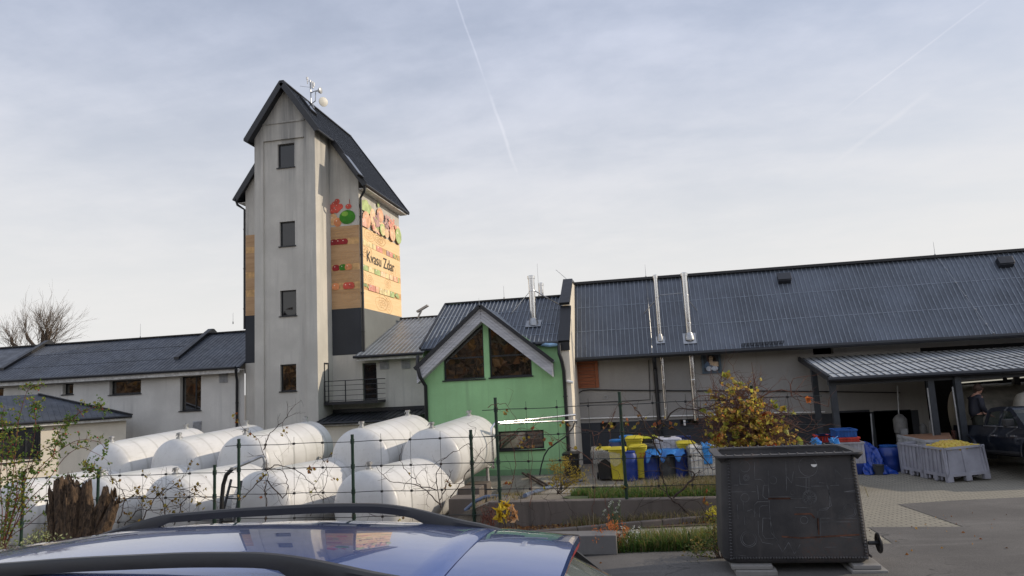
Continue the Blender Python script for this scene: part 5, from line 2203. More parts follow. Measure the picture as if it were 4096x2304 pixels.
for nm, fx, y0, y1, z0, z1 in (('a', (.05, .33), -.06, .40, bz_+.003, bz_*2-.002), ('b', (.075, .355), -.10, .42, 0, bz_), ('c', (.86, 1.04), -.06, .40, bz_+.003, bz_*2-.002), ('d', (.84, 1.075), -.1, .42, 0, bz_),
                               ('e', (.95, 1.06), .45, .78, 0, bz_*2-.002)):
    k = MB()
    k.box((tb+bw*fx[0], VY+y0, gb+z0-(.03 if z0 == 0 else 0)), (tb+bw*fx[1], VY+y1, gb+z1))
    tag(k.build('concrete_block', M['concrete'] if nm != 'e' else M['cream'], bevel=.008), blab[nm], 'block', 'concrete blocks under the vat')

# ------------------------------------------------------------------ bins, drums and containers before the hall
PL = {}
for nm, c in (('yellow', (.52, .43, .03)), ('black', (.014, .014, .015)), ('blue', (.010, .035, .20)), ('dblue', (.008, .02, .10)), ('grey', (.05, .053, .055)), ('lblue', (.02, .15, .42)), ('red', (.45, .04, .025)),
              ('cblue', (.01, .07, .26)), ('white', (.66, .62, .54)), ('boxgrey', (.30, .30, .335)), ('skyblue', (.05, .28, .66))):
    PL[nm] = simple('plastic_'+nm, c, .38, 0, .22, 3)
M['film'] = NT('plastic_film')
M['film'].set((.62, .58, .5), .25)
M['film'].b.inputs['Alpha'].default_value = .16
M['film'] = M['film'].m


def wheelie(name, label, body, lid, h=.9, loc=(0, 0, 0), rz_=0.0, grp='wheeled bins before the hall', number=None, open_=0.0):
    t = thing(name, label, 'bin', (0, 0, 0), grp)
    w0, w1, d0, d1 = .19, .24, .21, .26
    k_ = MB()
    zb_ = .05

    def lp(w_, d_, z, yo=0):
        return [V((x, y+yo, z)) for x, y in roundrect(-w_, w_, -d_, d_, .05, 3)]
    L_ = [lp(w0, d0, zb_), lp(w1*.98, d1*.98, h*.88), lp(w1*1.06, d1*1.06, h*.885), lp(w1*1.06, d1*1.06, h*.94)]
    n2_ = len(L_[0])
    fs_ = [tuple(range(n2_))[::-1]]
    for j in range(3):
        for i in range(n2_):
            fs_.append((j*n2_+i, j*n2_+(i+1) % n2_, (j+1)*n2_+(i+1) % n2_, (j+1)*n2_+i))
    fs_.append(tuple(range(3*n2_, 4*n2_)))
    k_.add([p for q_ in L_ for p in q_], fs_)
    # front rib panel
    k_.add([V((-w0*.6, -d0*1.02, .12)), V((w0*.6, -d0*1.02, .12)), V((w0*.7, -d1*1.0-.006, h*.8)), V((-w0*.7, -d1*1.0-.006, h*.8))], [(0, 1, 2, 3)])
    b_ = k_.build('body', body, t, smooth=True)
    k_ = MB()
    if open_:
        k_.obox((0, d1+.06, h*.94+.0), V((w1*1.06, 0, 0)), V((0, .05, .24)), V((0, .02, -.004)))
    else:
        A_ = [lp(w1*1.1, d1*1.1, h*.945), lp(w1*1.1, d1*1.1, h*.965), lp(w1*.8, d1*.7, h*1.01)]
        fs_ = [tuple(range(n2_))[::-1]]
        for j in range(2):
            for i in range(n2_):
                fs_.append((j*n2_+i, j*n2_+(i+1) % n2_, (j+1)*n2_+(i+1) % n2_, (j+1)*n2_+i))
        fs_.append(tuple(range(2*n2_, 3*n2_)))
        k_.add([p for q_ in A_ for p in q_], fs_)
        k_.box((-w1*.7, -d1*1.22, h*.945), (w1*.7, -d1*1.08, h*.965))
    k_.build('lid', lid, t, smooth=True)
    k_ = MB()
    k_.tube([(-w1, d1+.05, h*.93), (w1, d1+.05, h*.93)], .016, 6)
    for sx in (-1, 1):
        k_.box((sx*w1*.85-.015, d1*.98, h*.90), (sx*w1*.85+.015, d1+.06, h*.95))
    k_.build('handle', lid, t)
    for sx in (-1, 1):
        k_ = MB()
        k_.lathe([(.03, -.025), (.09, -.025), (.1, -.012), (.1, .012), (.09, .025), (.03, .025)], 16, (sx*(w0+.03), d0-.03, .1), (0, 1, 0), (0, 0, 1), (1, 0, 0))
        k_.build('wheel', M['black'], t, smooth=True)
    t.location = loc
    t.rotation_euler = (0, 0, rz_)
    if number:
        bpy.context.view_layer.update()
        z_ = .70*h
        lettering(number, 'number', t, simple('orange_marker', (.5, .09, .02), .6), V(loc)+V((.02, -.262, z_-.045)), (1, 0, 0), (0, -.07, 1), .19, .13, .0)
    return t


def drum(label, m, loc, h=.82, r=.26, grp='plastic drums before the hall', lidm=None, name='plastic_drum'):
    t = thing(name, label, 'drum', (0, 0, 0), grp)
    k_ = MB()
    k_.lathe([(r*.9, 0), (r, .04), (r*1.02, h*.28), (r*1.035, h*.31), (r*1.02, h*.34), (r*1.03, h*.6), (r*1.045, h*.64), (r*1.02, h*.68), (r*.97, h*.88), (r*.82, h*.95), (r*.80, h)], 26)
    k_.build('body', m, t, smooth=True)
    k_ = MB()
    k_.lathe([(r*.84, h*.965), (r*.86, h*.985), (r*.86, h*1.02), (r*.7, h*1.035)], 26)
    k_.build('lid', lidm or m, t, smooth=True)
    t.location = loc
    return t


def ibc(label, loc, w_=1.0, d_=1.2, h=1.0, grp='caged liquid containers', rz_=0.0, m=None):
    t = thing('caged_container', label, 'container', (0, 0, 0), grp)
    k_ = MB()
    L_ = [[V((x, y, z)) for x, y in roundrect(-w_/2+.03+i, w_/2-.03-i, -d_/2+.03+i, d_/2-.03-i, .1, 4)] for z, i in ((.14, .02), (.2, 0), (h*.9, 0), (h*.97, .03), (h, .1))]
    n2_ = len(L_[0])
    fs_ = [tuple(range(n2_))[::-1]]
    for j in range(4):
        for i in range(n2_):
            fs_.append((j*n2_+i, j*n2_+(i+1) % n2_, (j+1)*n2_+(i+1) % n2_, (j+1)*n2_+i))
    fs_.append(tuple(range(4*n2_, 5*n2_)))
    k_.add([p for q_ in L_ for p in q_], fs_)
    k_.build('bottle', m or PL['white'], t, smooth=True)
    k_ = MB()
    for i in range(8):
        u_ = lerp(-.5, .5, i/7)
        for s_ in (-1, 1):
            k_.tube([(u_*w_, s_*d_/2, .12), (u_*w_, s_*d_/2, h*.95)], .009, 5)
            k_.tube([(s_*w_/2, u_*d_, .12), (s_*w_/2, u_*d_, h*.95)], .009, 5)
    for z in (.14, .34, .54, .74, h*.95):
        k_.tube([(-w_/2, -d_/2, z), (w_/2, -d_/2, z), (w_/2, d_/2, z), (-w_/2, d_/2, z), (-w_/2, -d_/2, z)], .010, 5)
    k_.build('cage', M['galv'], t)
    k_ = MB()
    for s_ in (-1, 0, 1):
        k_.box((s_*w_*.42-.06, -d_/2, 0), (s_*w_*.42+.06, d_/2, .09))
    k_.box((-w_/2, -d_/2, .09), (w_/2, d_/2, .115))
    k_.build('pallet', M['black'], t)
    k_ = MB()
    k_.lathe([(.11, h*.99), (.11, h+.03), (.09, h+.035)], 18)
    k_.build('cap', PL['black'], t, smooth=True)
    t.location = loc
    t.rotation_euler = (0, 0, rz_)
    return t


def z5(px, py):
    return 2350+px*.2135, 1750+py*.2135


def yard(px, Y):
    q = at(z5(px, 780)[0], 1915, Y)
    return V((q.x, Y, ground_z(q.x, Y)+.006))


wheelie('wheeled_bin', 'black wheeled bin with a raised yellow lid, leftmost of the cluster', PL['black'], PL['yellow'], .92, yard(345, 20.5), .1)
wheelie('wheeled_bin', 'yellow wheeled bin with a scorched patch, beside the black bin', PL['yellow'], PL['yellow'], .92, yard(610, 20.4), -.1)
wheelie('wheeled_bin', 'yellow wheeled bin with an orange number 22 and a dark rim', PL['yellow'], PL['yellow'], .95, yard(985, 20.6), 0, number='22')
wheelie('wheeled_bin', 'yellow bin standing higher at the back behind the numbered bin', PL['yellow'], PL['yellow'], 1.12, yard(925, 21.5), 0)
wheelie('wheeled_bin', 'grey wheeled bin between the numbered bin and the gnarled vine stem', PL['grey'], PL['grey'], .92, yard(1150, 21.0), .05)
wheelie('wheeled_bin', 'yellow bin squeezed against the white caged container', PL['yellow'], PL['yellow'], .98, yard(1890, 20.9), .05)
wheelie('wheeled_bin', 'greenish yellow lidded bin at the back beside the caged container', PL['grey'], simple('plastic_lime', (.4, .42, .03), .4), 1.08, yard(1205, 21.9), 0)
drum('bright blue drum between the scorched bin and the numbered bin', PL['blue'], yard(812, 20.25), .80, .21)
drum('blue drum with a light blue sheet over it, left of the dark drum', PL['blue'], yard(1215, 20.5), .76, .24)
drum('dark grey drum standing between two blue drums', PL['grey'], yard(1515, 20.5), .76, .24)
drum('blue drum under the right end of the light blue sheet', PL['blue'], yard(1750, 20.6), .76, .24)
drum('dark blue drum at the back with a silver rimmed lid', PL['dblue'], yard(590, 21.6), 1.0, .26, lidm=PL['lblue'])
drum('dark blue drum at the back left of the tall yellow bin', PL['dblue'], yard(790, 21.9), 1.08, .27, lidm=PL['lblue'])
drum('dark blue drum at the back behind the squeezed yellow bin', PL['dblue'], yard(1860, 22.0), 1.0, .28)
ibc('white caged container with a blue bag hanging over its front edge', yard(2190, 20.4), .82, .9, .92, rz_=.05)
ibc('greyish caged container at the back behind the dark drum', yard(1560, 21.9), .92, .9, 1.02, m=simple('plastic_greywhite', (.45, .45, .5), .4))
q = at(2288, 1868, 21.3)
wheelie('wheeled_bin', 'small black bin with a blue catch beside the cream parapet wall', PL['black'], PL['black'], .72, (q.x, 21.3, -2.98), 0)


def drape(name, label, cat, m, grid, grp=None, thick=.006):
    # a crumpled sheet given as rows of points
    k_ = MB()
    nr_, nc = len(grid), len(grid[0])
    k_.v = [tuple(p) for r_ in grid for p in r_]
    for j in range(nr_-1):
        for i in range(nc-1):
            k_.f.append((j*nc+i, j*nc+i+1, (j+1)*nc+i+1, (j+1)*nc+i))
            k_.mi.append(0)
    o_ = k_.build(name, m, None, smooth=2)
    s_ = o_.modifiers.new('thickness', 'SOLIDIFY')
    s_.thickness = thick
    return tag(o_, label, cat, grp)


rr = random.Random(21)
p0, p1 = yard(1130, 20.2), yard(1860, 20.3)
gr = []
for j in range(9):
    row = []
    for i in range(26):
        t = i/25
        p = p0.lerp(p1, t)
        sag = .13*abs(math.sin(t*PI*2.5))+.05*math.sin(i*2.3)
        yy = lerp(.55, -.20, j/8)
        z = .80-.03*sag-(0 if j < 6 else (j-5)*(.03+.075*max(0, math.sin(t*PI*5+1.2))))+rr.uniform(-.012, .012)
        row.append(p+V((rr.uniform(-.012, .012), yy+(rr.uniform(-.02, .02)), z)))
    gr.append(row)
drape('plastic_sheet', 'crumpled light blue plastic sheet spread over the drums', 'sheet', PL['lblue'], gr)
p0 = yard(2265, 20.4)
gr = []
for j in range(14):
    row = []
    for i in range(9):
        t = i/8
        x = (t-.5)*(.26 if j < 8 else .22)+rr.uniform(-.01, .01)
        if j < 4:
            q = p0+V((x, lerp(.1, -.44, j/3), .955+.03*math.sin(i*1.4)))
        else:
            q = p0+V((x, -.475-.02*math.sin(i*1.9+j*.4), .93-(j-4)*.055))
        row.append(q)
    gr.append(row)
drape('plastic_bag', 'bright blue plastic bag hanging over the white caged container', 'bag', PL['skyblue'], gr)
p0 = yard(350, 20.45)
gr = []
for j in range(10):
    row = []
    for i in range(12):
        t = i/11
        x = lerp(-.36, .45, t)
        if j < 4:
            q = p0+V((x, lerp(.2, -.28, j/3), .93-.12*t+.03*math.sin(i*1.3+j)))
        else:
            q = p0+V((x*1.04, -.31-.015*j*abs(t-.5)+.02*math.sin(i*2.1), .90-.12*t-(j-3)*.05*(1+.3*math.sin(i*.9))))
        row.append(q)
    gr.append(row)
drape('plastic_film', 'clear crumpled plastic film hanging over the black bin', 'film', M['film'], gr)

# behind the vat: caged container, crates and grey box
q = at(3290, 1770, 17.6)
ibc('pinkish caged container with blue ties behind the vat', V((q.x-.55, 17.6, ground_z(q.x, 17.6))), 1.1, .9, .98, rz_=.06, m=simple('plastic_pinkish', (.66, .50, .42), .4))
for px, lab in ((3262, 'blue plastic tie knotted on the left of the pinkish container'), (3335, 'blue plastic tie knotted on the right of the pinkish container')):
    c_ = at(px, 1765, 17.3)
    k = MB()
    for i in range(9):
        k.leaf(c_+V((rr.gauss(0, .05), rr.gauss(0, .05), rr.gauss(0, .03))), .2, rr, .8)
    o = tag(k.build('plastic_tie', PL['skyblue']), lab, 'plastic tie', 'blue ties on the caged container')
    o.modifiers.new('thickness', 'SOLIDIFY').thickness = .01


def crate(label, m, c, w_, d_, h, grp='crates behind the vat', rz_=0.0, cat='crate'):
    t = thing('plastic_crate', label, cat, (0, 0, 0), grp)
    k_ = MB()
    th = .02
    for s_ in (-1, 1):
        k_.box((-w_/2, s_*d_/2-th/2, 0), (w_/2, s_*d_/2+th/2, h))
        k_.box((s_*w_/2-th/2, -d_/2+th/2+.001, 0), (s_*w_/2+th/2, d_/2-th/2-.001, h))
    k_.box((-w_/2+th, -d_/2+th, 0.0), (w_/2-th, d_/2-th, .02))
    for i in range(6):
        x = lerp(-w_/2+.04, w_/2-.04, i/5)
        k_.box((x-.012, -d_/2-th/2-.014, .01), (x+.012, -d_/2-th/2+.002, h-.03))
    k_.build('body', m, t)
    k_ = MB()
    k_.box((-w_/2-.025, -d_/2-.035, h-.03), (w_/2+.025, -d_/2+.005, h+.002))
    k_.box((-w_/2-.025, d_/2-.005, h-.03), (w_/2+.025, d_/2+.035, h+.002))
    k_.box((-w_/2-.025, -d_/2+.006, h-.03), (-w_/2+.005, d_/2-.006, h+.002))
    k_.box((w_/2-.005, -d_/2+.006, h-.03), (w_/2+.025, d_/2-.006, h+.002))
    k_.build('rim', m, t)
    t.location = c
    t.rotation_euler = (0, 0, rz_)
    return t


def z5b(px, py, Y):
    return at(3200+px*.4487, 1350+py*.4487, Y)


cy_ = 17.9
a = z5b(350, 1000, cy_)
crate('grey slotted plastic box carrying the red and blue crates', PL['boxgrey'], V((z5b(430, 960, cy_).x, cy_, z5b(430, 1010, cy_).z-.25)), z5b(540, 960, cy_).x-z5b(345, 960, cy_).x, .7, z5b(430, 922, cy_).z-z5b(430, 1010, cy_).z+.25)
crate('red crate in the stack on the grey slotted box', PL['red'], V((z5b(420, 960, cy_).x, cy_, z5b(420, 922, cy_).z)), z5b(505, 960, cy_).x-z5b(335, 960, cy_).x, .5, z5b(420, 882, cy_).z-z5b(420, 922, cy_).z)
crate('blue crate on top of the red one', PL['cblue'], V((z5b(400, 960, cy_).x, cy_, z5b(400, 880, cy_).z)), z5b(492, 960, cy_).x-z5b(315, 960, cy_).x, .5, z5b(400, 814, cy_).z-z5b(400, 880, cy_).z)
crate('small red crate left of the crate stack', PL['red'], V((z5b(198, 960, 18.6).x, 18.6, z5b(198, 930, 18.6).z)), .28, .3, z5b(198, 868, 18.6).z-z5b(198, 930, 18.6).z)
crate('dark blue crate between the small red crate and the stack', PL['dblue'], V((z5b(262, 960, 18.6).x, 18.6, z5b(262, 925, 18.6).z)), .52, .3, z5b(262, 864, 18.6).z-z5b(262, 925, 18.6).z)
# a table carries the small crates and box
tb_ = thing('work_table', 'dark work table under the crates behind the vat', 'table', (z5b(300, 960, 18.5).x, 18.5, ground_z(6, 18.5)))
zt = z5b(262, 926, 18.6).z
k = MB()
k.box((z5b(150, 960, 18.3).x, 18.3, zt-.05), (z5b(345, 960, 18.3).x, 19.0, zt-.004))
k.build('table_top', M['postmetal'], tb_)
for xx in (z5b(155, 960, 18.3).x+.05, z5b(340, 960, 18.3).x-.06):
    for yy in (18.36, 18.94):
        k = MB()
        k.box((xx-.025, yy-.025, ground_z(xx, yy)), (xx+.025, yy+.025, zt-.055))
        k.build('leg', M['postmetal'], tb_)
st_ = thing('pallet_stack', 'dark pallet stack under the grey slotted box', 'pallets', (z5b(430, 960, cy_).x, cy_, ground_z(5.3, cy_)))
zt = z5b(430, 1010, cy_).z-.255
zb_ = ground_z(5.3, cy_)
xa, xb = z5b(340, 960, cy_).x-.1, z5b(545, 960, cy_).x-.3
nz = max(1, int((zt-zb_)/.14))
for i in range(nz):
    k = MB()
    z0 = lerp(zb_, zt, i/nz)
    h_ = (zt-zb_)/nz
    for s_ in (0, .5, 1):
        k.box((lerp(xa, xb-.1, s_), cy_-.33, z0), (lerp(xa, xb-.1, s_)+.1, cy_+.33, z0+h_*.7))
    for j in range(5):
        k.box((xa, cy_-.33+j*.14, z0+h_*.7+.001), (xb, cy_-.33+j*.14+.1, z0+h_-.002))
    k.build('pallet', M['twig'], st_)
# blue tarpaulin heap, drum with sheet
M['tarp'] = simple('blue_tarpaulin', (.008, .045, .28), .3, 0, .3, 4)


def heap(name, label, pts_fn, grp=None):
    gr_ = []
    for j in range(30):
        row = []
        for i in range(44):
            row.append(pts_fn(i/43, j/29))
        gr_.append(row)
    return drape(name, label, 'tarpaulin', M['tarp'], gr_, grp, .008)


YT0 = atG(3510, 1893).y
c0 = z5b(560, 1200, YT0)
c1 = z5b(800, 1160, YT0)
gz = ground_z(c0.x, YT0)


TOPS = [(0, 930), (.12, 935), (.22, 945), (.34, 925), (.46, 945), (.55, 985), (.66, 1000), (.78, 1060), (.9, 1120), (1, 1160)]


def heapb(u_, v_):
    for (a0_, t0_), (a1_, t1_) in zip(TOPS, TOPS[1:]):
        if u_ <= a1_:
            tp2 = lerp(t0_, t1_, (u_-a0_)/(a1_-a0_))
            break
    x = lerp(c0.x-.02, c1.x+.05, u_)
    top = z5b(600, tp2, YT0).z
    n1_ = noise.noise(V((u_*5.5+v_*1.5, v_*3.5-u_*2, 1.7)))
    n2_ = noise.noise(V((u_*14, v_*6, 4.2)))
    cr_ = abs(n1_)*.20+abs(n2_)*.10
    a = (v_-.30)/.70
    y = YT0+.35-.55*a**1.3-cr_ if a > 0 else YT0+.35-a*1.0
    z = lerp(top, gz+.012, (a if a > 0 else min(1, -a*1.9))**1.15)
    return V((x+n1_*.10+n2_*.04, y, max(gz+.012, z+cr_*.25-.03)))


heap('blue_tarpaulin', 'blue tarpaulin thrown in a heap between the crates and the pallet boxes', heapb)
q = z5b(790, 1000, YT0+.3)
drum('blue drum with a glossy blue bag tied over it, beside the pallet boxes', PL['blue'], V((q.x, YT0+.3, ground_z(q.x, YT0+.3))), z5b(790, 965, YT0+.3).z-ground_z(q.x, YT0+.3), .27, 'drums by the pallet boxes', PL['cblue'])
q = z5b(560, 1150, YT0)
drum('blue drum half hidden behind the right edge of the vat', PL['blue'], V((q.x-.1, YT0+.1, ground_z(q.x, YT0+.1))), .8, .24, 'drums by the pallet boxes')
k = MB()
q = z5b(705, 1200, YT0-.25)
q.z = ground_z(q.x, YT0-.25)
k.lathe([(.11, 0), (.15, .26), (.16, .26), (.145, .255), (.11, .02)], 18, q)
tag(k.build('bucket', PL['grey'], smooth=True), 'small dark bucket at the foot of the blue tarpaulin', 'bucket')
# ------------------------------------------------------------------ pallet boxes and apples


def pallet_box(label, m):
    t = thing('pallet_box', label, 'box', (0, 0, 0), 'grey pallet boxes')
    wx, wy, h = 1.0, 1.18, .80
    tp_ = .05                                             # the walls spread towards the top... the feet stand out at the base
    zb = .13
    k_ = MB()

    def wall(p0_, p1_, n_, holes_n):
        # a wall panel between two base corners with posts and thin recessed fields
        p0_, p1_, n_ = V(p0_), V(p1_), V(n_)
        d_ = (p1_-p0_)
        L_ = d_.length
        d_.normalize()
        lean = n_*(-tp_)
        segs = holes_n
        pw = .10
        xs_ = [pw/2]+[pw+(L_-2*pw)*i/segs for i in range(1, segs)]+[L_-pw/2]

        def P(a, z, o_):
            return p0_+d_*a+n_*o_+lean*((z-0)/h)+V((0, 0, z))
        th = .03
        vs_ = [P(0, zb, -th), P(L_, zb, -th), P(L_, h, -th), P(0, h, -th), P(0, zb, -th-.02), P(L_, zb, -th-.02), P(L_, h, -th-.02), P(0, h, -th-.02)]
        k_.add(vs_, [(0, 1, 2, 3), (5, 4, 7, 6), (3, 2, 6, 7), (0, 1, 5, 4)])
        ws = [pw*1.3]+[.035 if segs > 2 else .09]*(segs-1)+[pw*1.3]
        for x_, w2 in zip(xs_, ws):
            a0_, a1_ = max(0, x_-w2/2), min(L_, x_+w2/2)
            k_.add([P(a0_, .03, 0), P(a1_, .03, 0), P(a1_, h-.02, 0), P(a0_, h-.02, 0), P(a0_, .03, -th+.001), P(a1_, .03, -th+.001), P(a1_, h-.02, -th+.001), P(a0_, h-.02, -th+.001)],
                   [(0, 1, 2, 3), (0, 4, 5, 1), (1, 5, 6, 2), (2, 6, 7, 3), (3, 7, 4, 0)])
        for z0_, z1_, o_ in ((h-.05, h, .012), (zb-.01, zb+.06, .004)):
            k_.add([P(0, z0_, o_), P(L_, z0_, o_), P(L_, z1_, o_), P(0, z1_, o_), P(0, z0_, -.06), P(L_, z0_, -.06), P(L_, z1_, -.06), P(0, z1_, -.06)],
                   [(0, 1, 2, 3), (3, 2, 6, 7), (0, 4, 5, 1), (1, 5, 6, 2), (0, 3, 7, 4), (4, 7, 6, 5)])
        if segs == 2:
            # slotted vent field under the rim
            for i in range(26):
                x_ = lerp(.16, L_-.16, i/25)
                k_.add([P(x_-.005, h-.15, -th+.004), P(x_+.005, h-.15, -th+.004), P(x_+.005, h-.06, -th+.004), P(x_-.005, h-.06, -th+.004)], [(0, 1, 2, 3)])
    hx, hy = wx/2, wy/2
    wall((-hx, -hy, 0), (hx, -hy, 0), (0, -1, 0), 2)
    wall((hx, -hy, 0), (hx, hy, 0), (1, 0, 0), 5)
    wall((hx, hy, 0), (-hx, hy, 0), (0, 1, 0), 2)
    wall((-hx, hy, 0), (-hx, -hy, 0), (-1, 0, 0), 5)
    k_.box((-hx+.05, -hy+.05, zb), (hx-.05, hy-.05, zb+.03))
    k_.build('body', m, t)
    for x in (-hx+.07, 0, hx-.07):
        for y in (-hy+.07, 0, hy-.07):
            f_ = MB()
            f_.box((x-.068, y-.068, 0), (x+.068, y+.068, zb-.001))
            f_.build('foot', m, t)
    return t


b1, b2, b3 = atG(3791, 1931.5), atG(3973, 1928), atG(3608, 1893.6)
M['boxgrey'] = simple('grey_box_plastic', (.33, .33, .37), .5, 0, .18, 2.5)
pb = pallet_box('grey plastic pallet box heaped with yellow apples', M['boxgrey'])
bay = (b3-b1).normalized()                       # down the slope of the court
bax = (b2-b1)
bax = (bax-bay*bax.dot(bay)).normalized()
baz = bax.cross(bay)
scl = (b2-b1).length/.86
hgt_ = 119.0/2746.3*b1.y/.80
sly = (b3-b1).length/2.32
mbox = Matrix((bax, bay, baz)).transposed().to_4x4()
pb.rotation_euler = mbox.to_euler()
pb.scale = (scl, sly, hgt_)
c_ = b1+bax*(.5*scl)+bay*(.55*sly)+baz*.005
pb.location = c_
pb2 = copy_tree(pb)
tag(pb2, 'empty grey plastic pallet box behind the one with apples', 'box', 'grey pallet boxes')
pb2.location = c_+bay*(1.20*sly)-bax*.01
am = MB()
am.lathe([(.004, -.032), (.022, -.036), (.036, -.018), (.040, .004), (.034, .024), (.020, .034), (.006, .027)], 12)
am.tube([(0, 0, .026), (.004, .002, .05)], .003, 4)
M['apple'] = NT('yellow_apple_skin')
q_ = M['apple']
oi = q_.n('ShaderNodeObjectInfo').outputs['Random']
cc = q_.mix(oi, (.50, .40, .04), (.46, .30, .05))
cc = q_.mix(q_.ramp(q_.noise(q_.co(), 14, 4), .45, .75, 0, .7), cc, (.50, .26, .04))
M['apple'] = q_.set(cc, .35)
ap = am.build('apple', M['apple'], smooth=True, origin=(0, 0, 0))
tag(ap, 'yellow apple in the heap filling the front pallet box', 'apple', 'apples heaped in the pallet box')
rr = random.Random(8)
first = True
for i in range(15):
    for j in range(16):
        u_, v_ = (i+.5)/15-.5, (j+.5)/16-.5
        hh = .12*max(0, 1-(u_*2.0)**2)*max(0, 1-((v_-.02)*2.05)**2)
        o = ap if first else ap.copy()
        if not first:
            COL.objects.link(o)
        first = False
        o.location = c_+bax*(u_*.84*scl+rr.uniform(-.015, .015))+bay*(v_*.98*sly+rr.uniform(-.015, .015))+baz*(.80*hgt_-.05+hh+rr.uniform(-.02, .025))
        o.rotation_euler = (rr.uniform(-1.5, 1.5), rr.uniform(-1.5, 1.5), rr.uniform(0, 6))
        s_ = rr.uniform(1.0, 1.3)
        o.scale = (s_, s_, s_)

# ------------------------------------------------------------------ slatted trailer, machines and tanks under the canopy
tr = thing('slatted_trailer', 'low metal framed trailer with brown wooden slats behind the pallet boxes', 'trailer', (0, 0, 0))
YT = 20.2


def zt5(px, py, dy=0.0):
    return z5b(px, py, YT+dy)


A = zt5(870, 868, 1.3)
B = zt5(1110, 915)
Cc = zt5(1360, 908)
Dd = zt5(1330, 845, 1.3)
gz = ground_z(B.x, YT)
tr.location = V((B.x, YT+.6, gz))
M['slat'] = woodmat('brown_slats', (.30, .16, .09), (.18, .09, .05), 'x', 1.2, .6)
zt = B.z
k = MB()
for i in range(7):
    t0, t1 = i/7, (i+.8)/7
    k.prism([B.lerp(A, t0), Cc.lerp(Dd, t0), Cc.lerp(Dd, t1), B.lerp(A, t1)], (0, 0, -.03))
k.build('slat_deck', M['slat'], tr)
k = MB()
for a, b in ((A, B), (B, Cc)):
    k.beam(a+V((0, 0, -.03)), b+V((0, 0, -.03)), .05, .07)
    k.beam(a+V((0, 0, -.27)), b+V((0, 0, -.27)), .05, .05)
    for t in (0.02, .2, .4, .6, .8, .98):
        p = a.lerp(b, t)
        k.beam(p+V((0, 0, -.06)), p+V((0, 0, -.26)), .035, .035, (1, 0, 0))
    k.prism([a+V((0, .02, -.05)), b+V((0, .02, -.05)), b+V((0, .02, -.26)), a+V((0, .02, -.26))], (0, .01, 0))
k.build('side_panel', M['vent'], tr)
for p in (A, B, Cc, Dd):
    k = MB()
    k.beam(p+V((0, .08, -.3)), V((p.x, p.y+.08, ground_z(p.x, p.y))), .06, .06, (1, 0, 0))
    k.build('leg', M['postmetal'], tr)
# pump with a pole, two further poles, sacks
def machine(label, px0, px1, pyt, pyb, Y, m, name='pump_machine'):
    t = thing(name, label, 'machine', (0, 0, 0), 'machines under the canopy')
    a, b = z5b(px0, pyb, Y), z5b(px1, pyt, Y)
    gz_ = ground_z(a.x, Y)
    cx_, w_ = (a.x+b.x)/2, (b.x-a.x)
    t.location = (cx_, Y, gz_)
    h_ = b.z-gz_
    k_ = MB()
    k_.lathe([(w_*.5, h_*.15), (w_*.5, h_*.42), (w_*.42, h_*.44), (w_*.42, h_*.62), (w_*.5, h_*.64), (w_*.5, h_*.9), (w_*.3, h_*.97), (w_*.12, h_)], 16, (cx_, Y, gz_))
    k_.build('body', m, t, smooth=True)
    k_ = MB()
    k_.box((cx_-w_*.55, Y-w_*.5, gz_), (cx_+w_*.55, Y+w_*.5, gz_+h_*.14))
    k_.build('base', M['postmetal'], t)
    k_ = MB()
    k_.box((cx_-w_*.25, Y-w_*.62, gz_+h_*.5), (cx_+w_*.25, Y-w_*.48, gz_+h_*.72))
    k_.build('control_box', M['galv'], t)
    return t


M['palemetal'] = simple('dusty_pale_metal', (.13, .125, .115), .6)
machine('pale dusty pump standing behind the slatted trailer', 845, 945, 680, 860, 22.0, M['palemetal'])
machine('small pale motor on the dark canopy post behind the trailer', 1145, 1190, 730, 800, 21.6, M['palemetal'])
machine('low pale funnel between the pump and the motor', 1070, 1125, 760, 850, 22.0, M['palemetal'])
for a, b, Y, lab in (((1135, 450), (1168, 700), 21.0, 'thin pale pole left of the person, standing by the middle canopy post'), ((1358, 440), (1405, 755), 20.7, 'thin pale pole closest to the person'),
                     ((632, 680), (645, 840), 21.8, 'short pale pole in the dark doorway behind the blue tarpaulin'), ((868, 430), (880, 660), 22.5, 'thin grey pole above the pale pump')):
    p = z5b(*a, Y)
    q = z5b(*b, Y)
    q = p+(q-p)*((ground_z(p.x, Y)-p.z)/(q.z-p.z))
    k = MB()
    k.tube([p, q], .02, 6)
    k.lathe([(.09, 0), (.09, .015), (.03, .05)], 10, q)
    tag(k.build('steel_pole', M['galv'], smooth=True), lab, 'pole', 'steel poles under the canopy')
for px, py, Y, R_, lab, m in ((1430, 700, 23.2, .92, 'big cream round tank in the shade behind the person', simple('cream_fibreglass', (.20, .185, .155), .5)),
                              (1985, 650, 21.6, .52, 'smaller white tank behind the pickup at the right edge', PL['white'])):
    t = thing('round_tank', lab, 'tank', (0, 0, 0), 'round tanks under the canopy')
    c_ = z5b(px, py, Y)
    t.location = V((c_.x, Y, ground_z(c_.x, Y)))
    dx = V((1, .12, 0)).normalized()
    z_ = c_.z if R_ < .6 else max(c_.z, ground_z(c_.x, Y)+R_+.05)
    k = MB()
    L_ = 3.4
    o_ = V((c_.x-.1, Y, z_))
    k.lathe([(.01, -.02), (R_*.6, -.0), (R_*.9, .1), (R_, .3), (R_, L_-.3), (R_*.9, L_-.1), (.01, L_)], 32, o_, V((0, 1, 0)), V((0, 0, 1)), dx)
    k.build('shell', m, t, smooth=True)
    for s_ in (.6, L_-.6):
        k = MB()
        p = o_+dx*s_
        k.box((p.x-.1, p.y-R_*.7, ground_z(p.x, p.y)), (p.x+.1, p.y+R_*.7, z_-R_*.7))
        k.build('cradle', M['postmetal'], t)
# ------------------------------------------------------------------ vehicles


